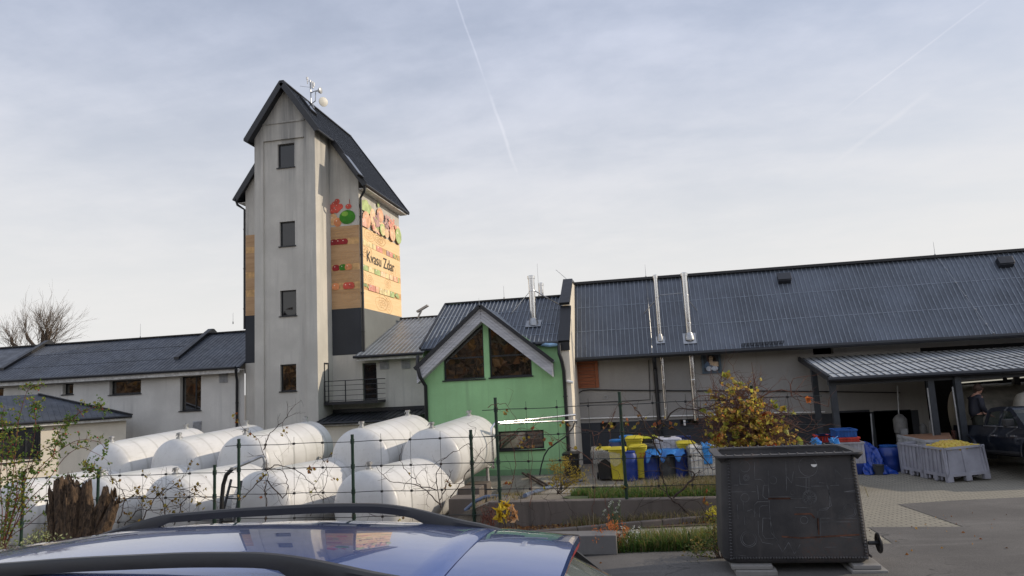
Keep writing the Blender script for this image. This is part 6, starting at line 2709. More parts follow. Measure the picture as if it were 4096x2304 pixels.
def carpaint(name, c, metal=.35, flake=.03, rough=.3):
    q = NT(name)
    big = q.noise(q.co(), 2.5, 3)
    dust = q.noise(q.co(), 38, 4, .75)
    col = q.mix(q.ramp(big, .3, .7, 0, .35), c, dim(c, .8))
    col = q.mix(q.ramp(dust, .58, .8, 0, .10), col, (.32, .30, .28))
    q.b.inputs['Coat Weight'].default_value = 1.0
    q.b.inputs['Coat Roughness'].default_value = .012
    q.b.inputs['Coat IOR'].default_value = 1.72
    return q.set(col, rough, metal)


M['bluepaint'] = carpaint('blue_car_paint', (.036, .086, .30), .55, .03, .24)
M['railblack'] = simple('black_roof_rail', (.022, .022, .024), .45)
M['carglass'] = NT('car_glass')
_q = M['carglass']
_q.b.inputs['Transmission Weight'].default_value = .0
_q.b.inputs['Alpha'].default_value = .42
M['carglass'] = _q.set((.03, .045, .04), .03, 0, Specular_IOR_Level=.9)
M['redlens'] = simple('red_lens', (.32, .012, .012), .2)
M['tyre'] = simple('tyre_rubber', (.015, .015, .016), .85)
M['alloy'] = simple('alloy_rim', (.45, .45, .46), .35, .8)


def loft(mb, rows, close=False):
    n = len(rows[0])
    vs = [p for r_ in rows for p in r_]
    fs = []
    for j in range(len(rows)-1):
        for i in range(n-1):
            fs.append((j*n+i, j*n+i+1, (j+1)*n+i+1, (j+1)*n+i))
    return mb.add(vs, fs)


def wheel(parent, c, r, w_, side):
    k_ = MB()
    k_.lathe([(r*.62, -w_/2), (r*.93, -w_/2), (r, -w_*.36), (r, w_*.36), (r*.93, w_/2), (r*.62, w_/2)], 30, c, (1, 0, 0), (0, 0, 1), (0, 1, 0), False)
    t = k_.build('wheel', M['tyre'], parent, smooth=True)
    k_ = MB()
    yo = side*w_*.42
    k_.lathe([(r*.64, -.012), (r*.64, .012), (r*.58, .012), (r*.58, -.012)], 30, V(c)+V((0, yo, 0)), (1, 0, 0), (0, 0, 1), (0, 1, 0), False)
    k_.lathe([(r*.14, -.03), (r*.14, .03)], 14, V(c)+V((0, yo, 0)), (1, 0, 0), (0, 0, 1), (0, 1, 0))
    for i in range(5):
        a = 2*PI*i/5
        d_ = V((math.cos(a), 0, math.sin(a)))
        k_.beam(V(c)+V((0, yo, 0))+d_*r*.1, V(c)+V((0, yo, 0))+d_*r*.62, .05, .025, (0, 1, 0))
    k_.build('rim', M['alloy'], t)


def interp(tab, x):
    for (x0, y0), (x1, y1) in zip(tab, tab[1:]):
        if x <= x1:
            t = (x-x0)/(x1-x0)
            return lerp(y0, y1, max(0, t))
    return tab[-1][1]


def smoothtab(tab, x, n=3):
    # a rounded reading of a profile
    s_ = 0
    for i in range(-n, n+1):
        s_ += interp(tab, x+i*.03)
    return s_/(2*n+1)


# the blue estate car stands along +X = rear; its roof is just below the camera
CYC = 2.78                       # centre line
car = thing('blue_car', 'dark blue estate car with black roof rails parked in the foreground', 'car', (-2.2, CYC, ground_z(-2.2, CYC)))
gz = ground_z(-2, CYC)
ROOF = [(-4.3, -1.30), (-3.95, -1.03), (-3.55, -.80), (-3.1, -.672), (-2.5, -.61), (-2.1, -.595), (-1.6, -.593), (-1.1, -.608), (-.7, -.640), (-.42, -.664), (-.3, -.675)]
TILT = .03


def roofz(x):
    return smoothtab(ROOF, x)


def halfw(x):
    return interp([(-4.3, .72), (-3.5, .735), (-2.5, .75), (-1.5, .745), (-.8, .72), (-.3, .675)], x)


def crown(s_):
    # s -1..1 across the roof: gently domed, turning down at the sides
    a = abs(s_)
    return -.075*a**2-.05*max(0, a-.93)**2/.005


def rp(x, s_, dz=0.0):
    return V((x, CYC+halfw(x)*s_, roofz(x)+crown(s_)-TILT*halfw(x)*s_+dz))


XSEAM = -.735


def seamx(s_, x):                # the hatch seam bows rearwards on the centre line
    return x+.03*(1-abs(s_)**2)


# one body: roof skin, shoulders, sides, bonnet
ss = [-1, -.97, -.92, -.85, -.76, -.65, -.5, -.35, -.18, 0, .18, .35, .5, .65, .76, .85, .92, .97, 1]
k = MB()
rows = []
xs_ = [-3.45, -3.3, -3.1, -2.9, -2.7, -2.5, -2.3, -2.1, -1.9, -1.7, -1.5, -1.3, -1.1, -.95, -.85]
for x in xs_:
    rows.append([rp(seamx(s_, x) if x > -1.2 else x, s_) for s_ in ss])
rows.append([rp(seamx(s_, XSEAM-.004), s_) for s_ in ss])
rows.append([rp(seamx(s_, XSEAM-.002), s_, -.02) for s_ in ss])
loft(k, rows)
# side walls: window line, waist, sill
for sg in (-1, 1):
    def sp(x, z, o_):
        return V((x, CYC+sg*o_, z))
    cols = []
    for x in (-6.35, -6.2, -5.8, -5.2, -4.6, -4.2, -3.6, -3.0, -2.4, -1.8, -1.2, -.7, -.2, .15, .32):
        f_ = 1-.10*smooth(-5.6, -6.4, x)-.08*smooth(-.1, .4, x)
        waist = interp([(-6.4, gz+.78), (-5.8, gz+.88), (-4.4, gz+.98), (-2, gz+1.02), (.32, gz+1.04)], x)
        cols.append([sp(x, waist, .84*f_), sp(x, waist-.08, .88*f_), sp(x, gz+.62, .905*f_), sp(x, gz+.36, .89*f_), sp(x, gz+.24, .84*f_)])
    loft(k, cols)
# bonnet, nose and tail
loft(k, [[V((x, CYC+.84*s_*(1-.10*smooth(-5.6, -6.4, x)), interp([(-6.4, gz+.78), (-5.8, gz+.88), (-4.4, gz+.98)], x)+.05*(1-s_*s_))) for s_ in (-1, -.7, -.35, 0, .35, .7, 1)] for x in (-6.35, -6.2, -5.8, -5.2, -4.6, -4.3)])
loft(k, [[V((-6.35-.1*(1-s_*s_)*t, CYC+.76*s_, lerp(gz+.83 if abs(s_) < .9 else gz+.78, gz+.24, t))) for s_ in (-1, -.7, -.35, 0, .35, .7, 1)] for t in (0, .2, .5, .8, 1)])
loft(k, [[V((.32+.10*(1-s_*s_)+.06*math.sin(t*PI), CYC+.78*s_, lerp(gz+1.0, gz+.26, t))) for s_ in (-1, -.7, -.35, 0, .35, .7, 1)] for t in (0, .25, .5, .8, 1)])
k.build('body', M['bluepaint'], car, smooth=2)
# tailgate top: the roof carries on as a spoiler over the rear window
k = MB()
rows = [[rp(seamx(s_, XSEAM+.006), s_, -.02) for s_ in ss], [rp(seamx(s_, XSEAM+.007), s_) for s_ in ss]]
XT = -.31


def tailx(s_):
    return XT-.01-.055*abs(s_)**4.0


for t in (.12, .3, .5, .7, .85, .95, 1.0):
    rows.append([V((lerp(seamx(s_, XSEAM+.007), tailx(s_), t), CYC+halfw(XT)*s_*lerp(1.06, 1.0, t), roofz(lerp(XSEAM, XT, t))+crown(s_)-TILT*halfw(XT)*s_+(.006*t))) for s_ in ss])
rows.append([V((tailx(s_)+.006, CYC+halfw(XT)*s_, roofz(XT)+crown(s_)-TILT*halfw(XT)*s_-.012)) for s_ in ss])
rows.append([V((tailx(s_)-.012, CYC+halfw(XT)*s_, roofz(XT)+crown(s_)-TILT*halfw(XT)*s_-.05)) for s_ in ss])
rows.append([V((tailx(s_)-.08, CYC+halfw(XT)*s_*.98, roofz(XT)+crown(s_)-TILT*halfw(XT)*s_-.065)) for s_ in ss])
loft(k, rows)
tg = k.build('tailgate', M['bluepaint'], car, smooth=True)
# brake light let into the rear edge of the spoiler
k = MB()
rows = []
for dz, dx in ((-.014, .004), (-.046, -.008)):
    rows.append([V((tailx(s_)+dx+.003, CYC+halfw(XT)*s_, roofz(XT)+crown(s_)-TILT*halfw(XT)*s_+dz)) for s_ in [lerp(-.55, .55, i/14) for i in range(15)]])
loft(k, rows)
k.build('brake_light', M['redlens'], tg, smooth=True)
# rear window below it
k = MB()
rows = []
for t in (0, .25, .5, .75, 1):
    rows.append([V((lerp(tailx(s_)-.06, .30+.09*(1-s_*s_), t), CYC+lerp(halfw(XT)*.95, .74, t)*s_, lerp(roofz(XT)+crown(s_)-TILT*halfw(XT)*s_-.066, gz+1.03, t)+.03*math.sin(PI*t))) for s_ in [lerp(-1, 1, i/10) for i in range(11)]])
loft(k, rows)
M['rearglass'] = NT('rear_glass')
M['rearglass'].b.inputs['Alpha'].default_value = .62
M['rearglass'] = M['rearglass'].set((.20, .23, .215), .04, 0, Specular_IOR_Level=.9)
k.build('rear_window', M['rearglass'], tg, smooth=True)
# side glass and pillars
for sg in (-1, 1):
    k = MB()
    rows = []
    for x, xb in ((-3.4, -4.3), (-3.0, -3.4), (-2.4, -2.5), (-1.6, -1.6), (-.95, -.8), (-.45, .0)):
        rows.append([V((lerp(x, xb, t), CYC+sg*lerp(halfw(x)+.006, .835, t), lerp(roofz(x)+crown(1)-TILT*sg*halfw(x)-.02, gz+1.02, t))) for t in (0, .4, 1)])
    loft(k, rows)
    k.build('side_window', M['glass'], car, smooth=True)
    for x, xb in ((-3.42, -4.32), (-2.3, -2.35), (-1.15, -1.1), (-.42, .12)):
        k = MB()
        k.beam(V((x, CYC+sg*(halfw(x)+.012), roofz(x)+crown(1)-TILT*sg*halfw(x)-.01)), V((xb, CYC+sg*.845, gz+1.02)), .09 if x < -.5 else .025, .02, (0, 1, 0))
        k.build('pillar', M['bluepaint'] if x == -3.42 else M['railblack'], car)
k = MB()
loft(k, [[V((lerp(-3.43, -4.34, t), CYC+lerp(halfw(-3.4)*.97, .76, t)*s_, lerp(roofz(-3.45)+crown(s_)-TILT*halfw(-3.45)*s_, gz+1.0+.05*(1-s_*s_), t))) for s_ in (-1, -.6, -.3, 0, .3, .6, 1)] for t in (0, .3, .6, 1)])
k.build('windscreen', M['glass'], car, smooth=True)


def rail(sg, x0, x1, xg0, xg1):
    # a rail that grows out of the roof at both ends and bridges between two feet
    k_ = MB()
    n_ = 46
    rows_ = []
    for i in range(n_+1):
        t = i/n_
        x = lerp(x0, x1, t)
        up_ = (.032*smooth(0, .20, t)+.028*smooth(.1, .8, t))*smooth(0, .30, 1-t)+(.016*smooth(0, .2, t)*smooth(0, .3, 1-t) if sg > 0 else 0)
        base_ = roofz(x)+crown(.68)+(.0 if not (xg0 < x < xg1) else 0)
        y = CYC+sg*(halfw(x)*.68)
        base_ -= TILT*halfw(x)*.68*sg
        top = base_+up_+.012*min(1, smooth(0, .04, t)*smooth(0, .04, 1-t))
        hgt_r = .046 if sg < 0 else .042
        if xg0 < x < xg1:
            low = top-hgt_r
        else:
            e_ = min(1, min(abs(x-xg0), abs(x-xg1))/.05)
            low = lerp(top-hgt_r, base_-.012, e_)
        low = min(low, top-.004)
        w2 = .019+.006*(1-smooth(.0, .2, t)*smooth(0, .2, 1-t))
        rows_.append([V((x, y-w2, low)), V((x, y-w2, lerp(low, top, .75))), V((x, y-w2*.55, top)), V((x, y+w2*.55, top)), V((x, y+w2, lerp(low, top, .75))), V((x, y+w2, low)), V((x, y-w2, low))])
    loft(k_, rows_)
    k_.add(rows_[0][:6], [tuple(range(6))])
    k_.add(rows_[-1][:6], [tuple(range(6))])
    return k_.build('roof_rail', M['railblack'], car, smooth=True)


rail(1, -2.88, -.70, -2.48, -1.10)
rail(-1, -2.88, -.76, -2.48, -1.27)
for x in (-5.2, -1.05):
    for sg in (-1, 1):
        wheel(car, (x, CYC+sg*.78, gz+.33), .33, .2, sg)
for sg in (-1, 1):
    k = MB()
    k.obox((-6.2, CYC+sg*.58, gz+.68), (.12, sg*-.05, 0), (.01, .13, 0), (0, 0, .07))
    k.build('headlight', M['glass'], car, bevel=.01)
    k = MB()
    k.obox((.34, CYC+sg*.66, gz+.90), (.05, 0, 0), (0, .1, 0), (0, 0, .13))
    k.build('tail_lamp', M['redlens'], car, bevel=.01)

# ------------------------------------------------------------------ pickup truck, seen from its left flank, front to the right
M['bluegrey'] = carpaint('dark_blue_pickup_paint', (.012, .017, .030), .3)


PX, PYT = 8.63, 22.0                     # its right flank and its tail
gz = -3.0
pick = thing('pickup_truck', 'dark blue double cab pickup parked under the canopy at the right edge', 'pickup', (0, 0, 0))
# local frame: x from the tail to the nose, y from the flank we see to the far one, z up
zr, zroof, LW = 1.05, 1.52, 1.74


def arcpts(cx_, r_):
    return [(cx_+r_*math.cos(a), .36+r_*math.sin(a)) for a in [lerp(-.05, PI+.05, i/14) for i in range(15)]]


wx = (.98, 4.15)
outl = [(0, .5), (.01, zr-.05), (.06, zr), (1.86, zr-.01), (3.6, zr-.05), (4.9, zr-.16), (5.02, zr-.4), (5.05, .42)]+arcpts(wx[1], .43)+arcpts(wx[0], .43)
k = MB()


def flank(b):
    # a little barrel in the sides
    return .07*smooth(zr-.25, zr+.02, b)+.05*smooth(.62, .40, b)


for far in (0, 1):
    tess = tessellate_polygon([[V((a, b, 0)) for a, b in outl]])
    k.add([V((a, (LW-flank(b)) if far else flank(b), b)) for a, b in outl], [tuple(t) for t in tess])
n_ = len(outl)
k.add([V((a, flank(b), b)) for a, b in outl]+[V((a, LW-flank(b), b)) for a, b in outl], [(i, (i+1) % n_, n_+(i+1) % n_, n_+i) for i in range(n_) if i not in (1, 2, 3)])
k.box((.08, .12, zr-.47), (1.84, LW-.12, zr-.42))
for y_ in (.07, LW-.15):
    k.box((.01, y_, zr-.03), (1.86, y_+.08, zr+.014))
k.box((0, .16, zr-.44), (.06, LW-.16, zr+.004))
k.box((1.80, .16, zr-.44), (1.86, LW-.16, zr+.01))
k.box((3.5, .12, zr-.12), (4.9, LW-.12, zr-.10))
for w_ in wx:
    for y_ in (-.012, LW+.012):
        k.tube([V((a, y_, b)) for a, b in arcpts(w_, .45)], .03, 6)
k.build('body', M['bluegrey'], pick, smooth=True)
cabo = [(1.84, zr-.03), (1.93, zroof-.10), (2.12, zroof-.02), (2.6, zroof), (3.05, zroof-.02), (3.25, zroof-.09), (3.95, zr-.06)]
w1_ = [(2.00, zr+.03), (2.10, zroof-.13), (2.63, zroof-.10), (2.63, zr+.02)]
w2_ = [(2.74, zr+.02), (2.74, zroof-.10), (3.12, zroof-.13), (3.62, zr+.0)]


def cabF(far):
    def f_(a, b, d=0.0):
        t = max(0, (b-zr)/(zroof-zr))
        return V((a, (LW-.06-.15*t-d) if far else .06+.15*t+d, b))
    return f_


k = MB()
for far in (0, 1):
    k.panel(cabo, [w1_, w2_], cabF(far), .03)
Fa, Fb = cabF(0), cabF(1)
k.add([Fa(*q) for q in cabo[1:6]]+[Fb(*q) for q in cabo[1:6]], [(i, i+1, i+6, i+5) for i in range(4)])
k.build('cab', M['bluegrey'], pick, smooth=True)
for far in (0, 1):
    for p in (w1_, w2_):
        k = MB()
        k.poly([cabF(far)(a, b, .02) for a, b in p])
        k.build('side_window', M['carglass'], pick)
k = MB()
k.poly([Fa(*cabo[5]), Fa(*cabo[6]), Fb(*cabo[6]), Fb(*cabo[5])])
k.build('windscreen', M['carglass'], pick)
k = MB()
k.poly([Fa(*cabo[0]), Fa(*cabo[1]), Fb(*cabo[1]), Fb(*cabo[0])])
k.build('rear_window', M['carglass'], pick)
k = MB()
k.box((2.2, .4, zr-.3), (2.35, LW-.4, zr+.22))
k.box((3.0, .3, zr-.3), (3.12, .75, zr+.3))
k.box((3.0, LW-.75, zr-.3), (3.12, LW-.3, zr+.3))
k.build('seat', M['black'], pick)
k = MB()
k.obox((3.55, -.12, zr+.08), (.05, .02, 0), (-.03, .11, 0), (0, 0, .09))
k.build('mirror', M['black'], pick, bevel=.02)
k = MB()
k.tube([(1.9, .05, zr+.0), (3.6, .03, zr-.03)], .014, 6)
k.build('belt_trim', M['alloy'], pick)
for hx in (2.55, 3.5):
    k = MB()
    k.box((hx-.18, -.028, .80), (hx, .0, .83))
    k.build('door_handle', M['alloy'], pick)
k = MB()
k.box((-.012, -.006, .62), (.10, .14, .92))
k.build('tail_lamp', simple('dull_red_lens', (.22, .09, .07), .3), pick, bevel=.01)
k = MB()
k.tube([(2.75, LW*.5, zroof), (2.45, LW*.5, zroof+.26)], .007, 5)
k.lathe([(.05, -.01), (.02, .05)], 10, (2.75, LW*.5, zroof))
k.build('aerial', M['black'], pick)
M['alloy_dark'] = simple('grey_alloy_rim', (.12, .12, .125), .45, .6)
_al = M['alloy']
M['alloy'] = M['alloy_dark']
for w_ in wx:
    for y_, s_ in ((.13, -1), (LW-.13, 1)):
        wheel(pick, (w_, y_, .36), .36, .24, s_)
M['alloy'] = _al
k = MB()
k.box((.1, .2, .30), (4.9, LW-.2, .5))
k.tube([(1.75, .04, .40), (3.55, .04, .40)], .045, 8)
k.build('underbody', M['black'], pick)
k = MB()
k.box((5.0, .1, .45), (5.12, LW-.1, .72))
k.build('bumper', M['black'], pick, bevel=.03)
for y_ in (.12, LW-.42):
    k = MB()
    k.box((4.9, y_, .68), (5.06, y_+.3, .84))
    k.build('headlight', M['glass'], pick, bevel=.02)
pick.location = (PX, PYT, gz)
pt = math.atan(.072)
pick.rotation_euler = Matrix(((0, -math.cos(pt), math.sin(pt)), (1, 0, 0), (0, math.sin(pt), math.cos(pt)))).transposed().to_euler()

# ------------------------------------------------------------------ the person behind the pickup
YN = 21.15
hp = at(3600+912*.3452, 1450+318*.3452, YN)         # head centre
gzn = -2.50                                         # the floor of the pickup's bed
per = thing('person', 'person in dark jacket and dull trousers standing bowed in the bed of the pickup', 'person', (hp.x-.1, YN, gzn))


def skin(name, pts, edges, parent, m, lev=2, root=0):
    me = bpy.data.meshes.new(name)
    off = parent.location
    me.from_pydata([V(p[0])-off for p in pts], edges, [])
    me.materials.append(m)
    o_ = bpy.data.objects.new(name, me)
    COL.objects.link(o_)
    o_.parent = parent
    md = o_.modifiers.new('skin', 'SKIN')
    for i, p in enumerate(pts):
        r_ = p[1]
        me.skin_vertices[0].data[i].radius = r_ if isinstance(r_, tuple) else (r_, r_)
        me.skin_vertices[0].data[i].use_root = (i == root)
    md.use_smooth_shade = True
    sd = o_.modifiers.new('subdivision', 'SUBSURF')
    sd.levels = sd.render_levels = lev
    return o_


H0 = hp.z+.12-gzn                                   # standing height of the bowed figure
ku = H0/1.70


def bp(x, y, z):
    return V((hp.x+(x-.09)*ku, YN+y*ku, gzn+z*ku))


M['jacket'] = simple('navy_jacket', (.010, .011, .020), .7, 0, .4, 14)
M['trouser'] = simple('olive_trousers', (.028, .03, .022), .85, 0, .4, 12)
M['skin'] = simple('skin', (.36, .19, .13), .55, 0, .15, 8)
M['hair'] = simple('brown_hair', (.05, .028, .018), .8, 0, .4, 30)
# one continuous body: legs, trunk, neck, head, arms, hands
J = [(bp(-.06, 0, .90), .15), (bp(-.05, 0, 1.10), .15), (bp(-.03, 0, 1.28), (.17, .15)), (bp(.03, 0, 1.42), (.13, .11)), (bp(.07, 0, 1.50), .055), (bp(.09, -.01, 1.57), .08), (bp(.10, -.01, 1.64), .09),
     (bp(-.05, -.09, .84), .10), (bp(-.03, -.10, .47), .07), (bp(-.05, -.10, .09), .05), (bp(.09, -.11, .05), .04),
     (bp(-.05, .09, .84), .10), (bp(-.05, .10, .47), .07), (bp(-.08, .10, .09), .05), (bp(.06, .11, .05), .04),
     (bp(.02, -.19, 1.38), .07), (bp(.02, -.24, 1.12), .055), (bp(.16, -.20, .93), .04), (bp(.22, -.18, .88), .032),
     (bp(.02, .19, 1.38), .07), (bp(.04, .24, 1.12), .055), (bp(.18, .18, .95), .04), (bp(.24, .16, .90), .032)]
E_ = [(0, 1), (1, 2), (2, 3), (3, 4), (4, 5), (5, 6), (0, 7), (7, 8), (8, 9), (9, 10), (0, 11), (11, 12), (12, 13), (13, 14), (3, 15), (15, 16), (16, 17), (17, 18), (3, 19), (19, 20), (20, 21), (21, 22)]
# fingers and thumb of both hands, nose and chin, grown from the same skeleton
for hand, base, sg in ((18, (.22, -.18, .88), 1), (22, (.24, .16, .90), -1)):
    bx_, by_, bz2 = base
    for f_ in range(4):
        o_ = (f_-1.5)*.019
        L_ = (.075, .085, .08, .06)[f_]
        J += [(bp(bx_+.035+L_*.45, by_+o_, bz2-.02), .010), (bp(bx_+.03+L_*.8, by_+o_, bz2-.055), .008)]
        E_ += [(hand, len(J)-2), (len(J)-2, len(J)-1)]
    J += [(bp(bx_+.01, by_+sg*.045, bz2-.02), .011), (bp(bx_+.04, by_+sg*.05, bz2-.045), .009)]
    E_ += [(hand, len(J)-2), (len(J)-2, len(J)-1)]
J += [(bp(.205, -.012, 1.60), .018), (bp(.17, -.012, 1.535), .03)]
E_ += [(6, len(J)-2), (5, len(J)-1)]
skin('body', J, E_, per, M['skin'])
jk = [(bp(-.06, 0, .80), .185), (bp(-.055, 0, 1.05), .185), (bp(-.035, 0, 1.28), (.195, .175)), (bp(.03, 0, 1.42), (.145, .125)), (bp(.06, 0, 1.475), .075),
      (bp(.02, -.20, 1.37), .085), (bp(.02, -.25, 1.12), .07), (bp(.13, -.20, .97), .058), (bp(.02, .20, 1.37), .085), (bp(.04, .25, 1.12), .07), (bp(.15, .18, .99), .058)]
skin('jacket', jk, [(0, 1), (1, 2), (2, 3), (3, 4), (3, 5), (5, 6), (6, 7), (3, 8), (8, 9), (9, 10)], per, M['jacket'])
tj = [(bp(-.06, 0, .98), .15), (bp(-.05, -.09, .82), .11), (bp(-.03, -.10, .47), .08), (bp(-.05, -.10, .10), .065), (bp(-.05, .09, .82), .11), (bp(-.05, .10, .47), .08), (bp(-.08, .10, .10), .065)]
skin('trousers', tj, [(0, 1), (1, 2), (2, 3), (0, 4), (4, 5), (5, 6)], per, M['trouser'])
k = MB()
k.ball(bp(.075, 0, 1.635), .118*ku, 14, 10, (.98, .92, 1.0))
k.build('hair', M['hair'], per, smooth=True)
# ------------------------------------------------------------------ vegetation


def wander(rng, p, d, L, n, jit, grav=0.0, rep=None):
    pts = [V(p)]
    d = V(d).normalized()
    for i in range(n):
        d = (d+V((rng.gauss(0, jit), rng.gauss(0, jit*.6), rng.gauss(0, jit)))+V((0, 0, grav))).normalized()
        pts.append(pts[-1]+d*(L/n))
    return pts


def shoots(mb, rng, p, d, L, r, depth, n=5, jit=.16, spread=.7, kids=3, grav=0.0, tips=None, sides=4):
    pts = wander(rng, p, d, L, n, jit, grav)
    mb.tube(pts, [lerp(r, r*.45, i/n) for i in range(n+1)], sides, False)
    if tips is not None:
        tips.extend(pts[1:])
    if depth > 0:
        for k_ in range(kids):
            i = rng.randint(1, n)
            dd = (pts[i]-pts[i-1]).normalized()
            nd = dd+V((rng.gauss(0, spread), rng.gauss(0, spread*.6), rng.gauss(0, spread)))
            shoots(mb, rng, pts[i], nd, L*rng.uniform(.4, .68), r*.55, depth-1, max(3, n-1), jit, spread, kids, grav, tips, 3)


# bare pollarded tree far behind the left wing
rng = random.Random(4)
YT = 44.0


def zt1(px, py):
    return at(px*.19410, 1200+py*.1941, YT)


tree = thing('bare_tree', 'bare pollarded tree with upright shoots behind the roof of the left wing', 'tree', zt1(880, 900)-V((0, 0, 8)))
k = MB()
c_ = zt1(880, 1000)
k.tube([c_-V((0, 0, 7.6)), c_-V((0, 0, 3)), c_], [.42, .36, .3], 10)
limbs = []
for pts in ([(880, 1000), (870, 880), (885, 630)], [(900, 1000), (930, 820), (968, 620)], [(880, 1050), (690, 930), (570, 790), (540, 690)], [(870, 1090), (420, 1030), (340, 960), (245, 890), (240, 780)],
            [(930, 960), (990, 850), (1040, 640)]):
    q = [zt1(*p) for p in pts]
    k.tube(q, [.17]+[.12]*(len(q)-2)+[.09], 8)
    limbs.append(q)
k.build('trunk', M['bark'], tree)
k = MB()
M['shoot'] = simple('bare_shoots', (.16, .12, .085), .9, 0, .3, 3)
for q in limbs:
    for i in range(13):
        p = q[-1].lerp(q[-2], rng.random()**2)
        cen = zt1(880, 1100)
        d = (p-cen).normalized()*.7+V((rng.gauss(0, .55), rng.gauss(0, .4), rng.uniform(.5, 1.2)))
        shoots(k, rng, p, d, rng.uniform(.9, 1.9), .018, 2, 5, .09, .32, 3, .03)
for i in range(54):
    p = zt1(rng.uniform(760, 1150), rng.uniform(800, 980))
    a = rng.uniform(-.2, 1.3)
    shoots(k, rng, p, V((math.sin(a), rng.gauss(0, .3), math.cos(a))), rng.uniform(1.2, 2.3), .017, 2, 5, .08, .30, 3, .01)
for i in range(34):
    p = zt1(rng.uniform(150, 560), rng.uniform(900, 1050))
    a = rng.uniform(-1.0, .5)
    shoots(k, rng, p, V((math.sin(a), rng.gauss(0, .3), math.cos(a))), rng.uniform(.8, 1.6), .015, 2, 5, .09, .34, 3, .01)
k.build('crown', M['shoot'], tree)

# split stump before the fence
YS = 11.4
st = thing('tree_stump', 'tall split rotten tree stump in front of the fence', 'stump', (at(330, 2150, YS).x, YS, ground_z(at(330, 2150, YS).x, YS)-.05))
rng = random.Random(9)
M['stump'] = bark('rotten_wood', (.010, .007, .005), (.15, .095, .055), 4.5)


def z2(px, py, Y=YS):
    return at(px*.4583, 1640+py*.4583, Y)


prongs = [([(490, 1260), (490, 1050), (480, 850), (462, 680)], .15, .08, .05), ([(560, 1260), (570, 1000), (560, 800), (555, 590)], .2, .13, .0), ([(640, 1260), (650, 1000), (645, 800), (635, 630)], .19, .11, -.03),
          ([(690, 1260), (720, 950), (745, 780), (752, 620)], .19, .065, .06), ([(780, 1260), (830, 1050), (900, 880), (955, 700)], .2, .10, .02), ([(850, 1250), (900, 1080), (960, 930), (1010, 770)], .17, .07, -.05),
          ([(460, 1260), (455, 1000), (430, 830)], .1, .05, -.05), ([(620, 1270), (700, 1120), (800, 1000), (850, 860)], .22, .12, .1), ([(540, 1270), (550, 1000), (560, 760)], .2, .16, .12), ([(740, 1260), (790, 1060), (800, 840)], .1, .04, -.12), ([(610, 1260), (600, 1000), (590, 720)], .1, .05, -.14)]
for path, r0, r1, dy in prongs:
    k = MB()
    pts = [z2(x, y, YS+dy) for x, y in path]
    # resample
    fine = []
    for a, b in zip(pts, pts[1:]):
        for i in range(7):
            fine.append(a.lerp(b, i/7))
    fine.append(pts[-1])
    n_ = len(fine)
    ns = 26
    seed = rng.uniform(0, 50)
    vs, fs = [], []
    for i, p in enumerate(fine):
        t = i/(n_-1)
        r_ = lerp(r0, r1, t)
        for j in range(ns):
            a = 2*PI*j/ns
            rag = 0
            if i == n_-1:
                rag = rng.uniform(-.16, .10)
            elif i == n_-2:
                rag = rng.uniform(-.06, .03)
            q = V((math.cos(a)*1.9+seed, math.sin(a)*1.9, t*1.5))
            ww = 1+.42*noise.noise(q)+.34*noise.noise(V((math.cos(a)*5+seed, math.sin(a)*5, t*1.2+3)))+.22*noise.noise(V((math.cos(a)*11, math.sin(a)*11+seed, t*6)))
            vs.append(p+V((math.cos(a)*r_*ww, math.sin(a)*r_*ww*.9, rag)))
    for i in range(n_-1):
        for j in range(ns):
            a, b = i*ns+j, i*ns+(j+1) % ns
            fs.append((a, b, b+ns, a+ns))
    vs.append(fine[-1]+V((0, 0, -.14)))
    for j in range(ns):
        fs.append(((n_-1)*ns+j, (n_-1)*ns+(j+1) % ns, len(vs)-1))
    k.add(vs, fs)
    k.build('stump_prong', M['stump'], st, smooth=2)

# rose bush with hips at the left edge
rng = random.Random(14)
YR = 11.6
M['roseleaf'] = leafmat('rose_leaves', [(.10, .19, .03), (.14, .23, .04), (.22, .26, .04), (.08, .14, .03), (.36, .31, .04), (.12, .20, .035), (.10, .18, .03)])
rb = thing('rose_bush', 'tall straggling dog rose with red hips at the left edge', 'shrub', (at(30, 2150, YR).x, YR, ground_z(-10.5, YR)))
stem, lf, hips = MB(), MB(), MB()
base = z2(10, 1240, YR)


def cane(path, r0, dens, leafsize=.065, twigs=True):
    pts = [z2(x, y, YR+dy) for x, y, dy in path]
    fine = []
    for i in range(len(pts)-1):
        p0_, p1_, p2_, p3_ = pts[max(0, i-1)], pts[i], pts[i+1], pts[min(len(pts)-1, i+2)]
        for j in range(5):
            t = j/5
            fine.append(.5*((2*p1_)+(p2_-p0_)*t+(2*p0_-5*p1_+4*p2_-p3_)*t*t+(3*p1_-p0_-3*p2_+p3_)*t**3))
    fine.append(pts[-1])
    n_ = len(fine)
    stem.tube(fine, [lerp(r0, r0*.35, i/(n_-1)) for i in range(n_)], 5, False)
    for i in range(2, n_):
        for q in range(dens):
            if rng.random() < .8*(i/n_)**.5:
                d = V((rng.gauss(0, 1), rng.gauss(0, .6), rng.gauss(.1, 1))).normalized()
                L_ = rng.uniform(.06, .2)
                e_ = fine[i]+d*L_
                stem.tube([fine[i], e_], [.003, .002], 3, False)
                for w_ in range(rng.randint(3, 5)):
                    lf.leaf(fine[i].lerp(e_, rng.uniform(.5, 1.15))+V((rng.gauss(0, .02), rng.gauss(0, .02), rng.gauss(0, .02))), rng.uniform(.7, 1.3)*leafsize, rng, .55)
                if rng.random() < .05:
                    hips.ball(e_+V((0, 0, -.02)), .013, 6, 5, (1, 1, 1.2))


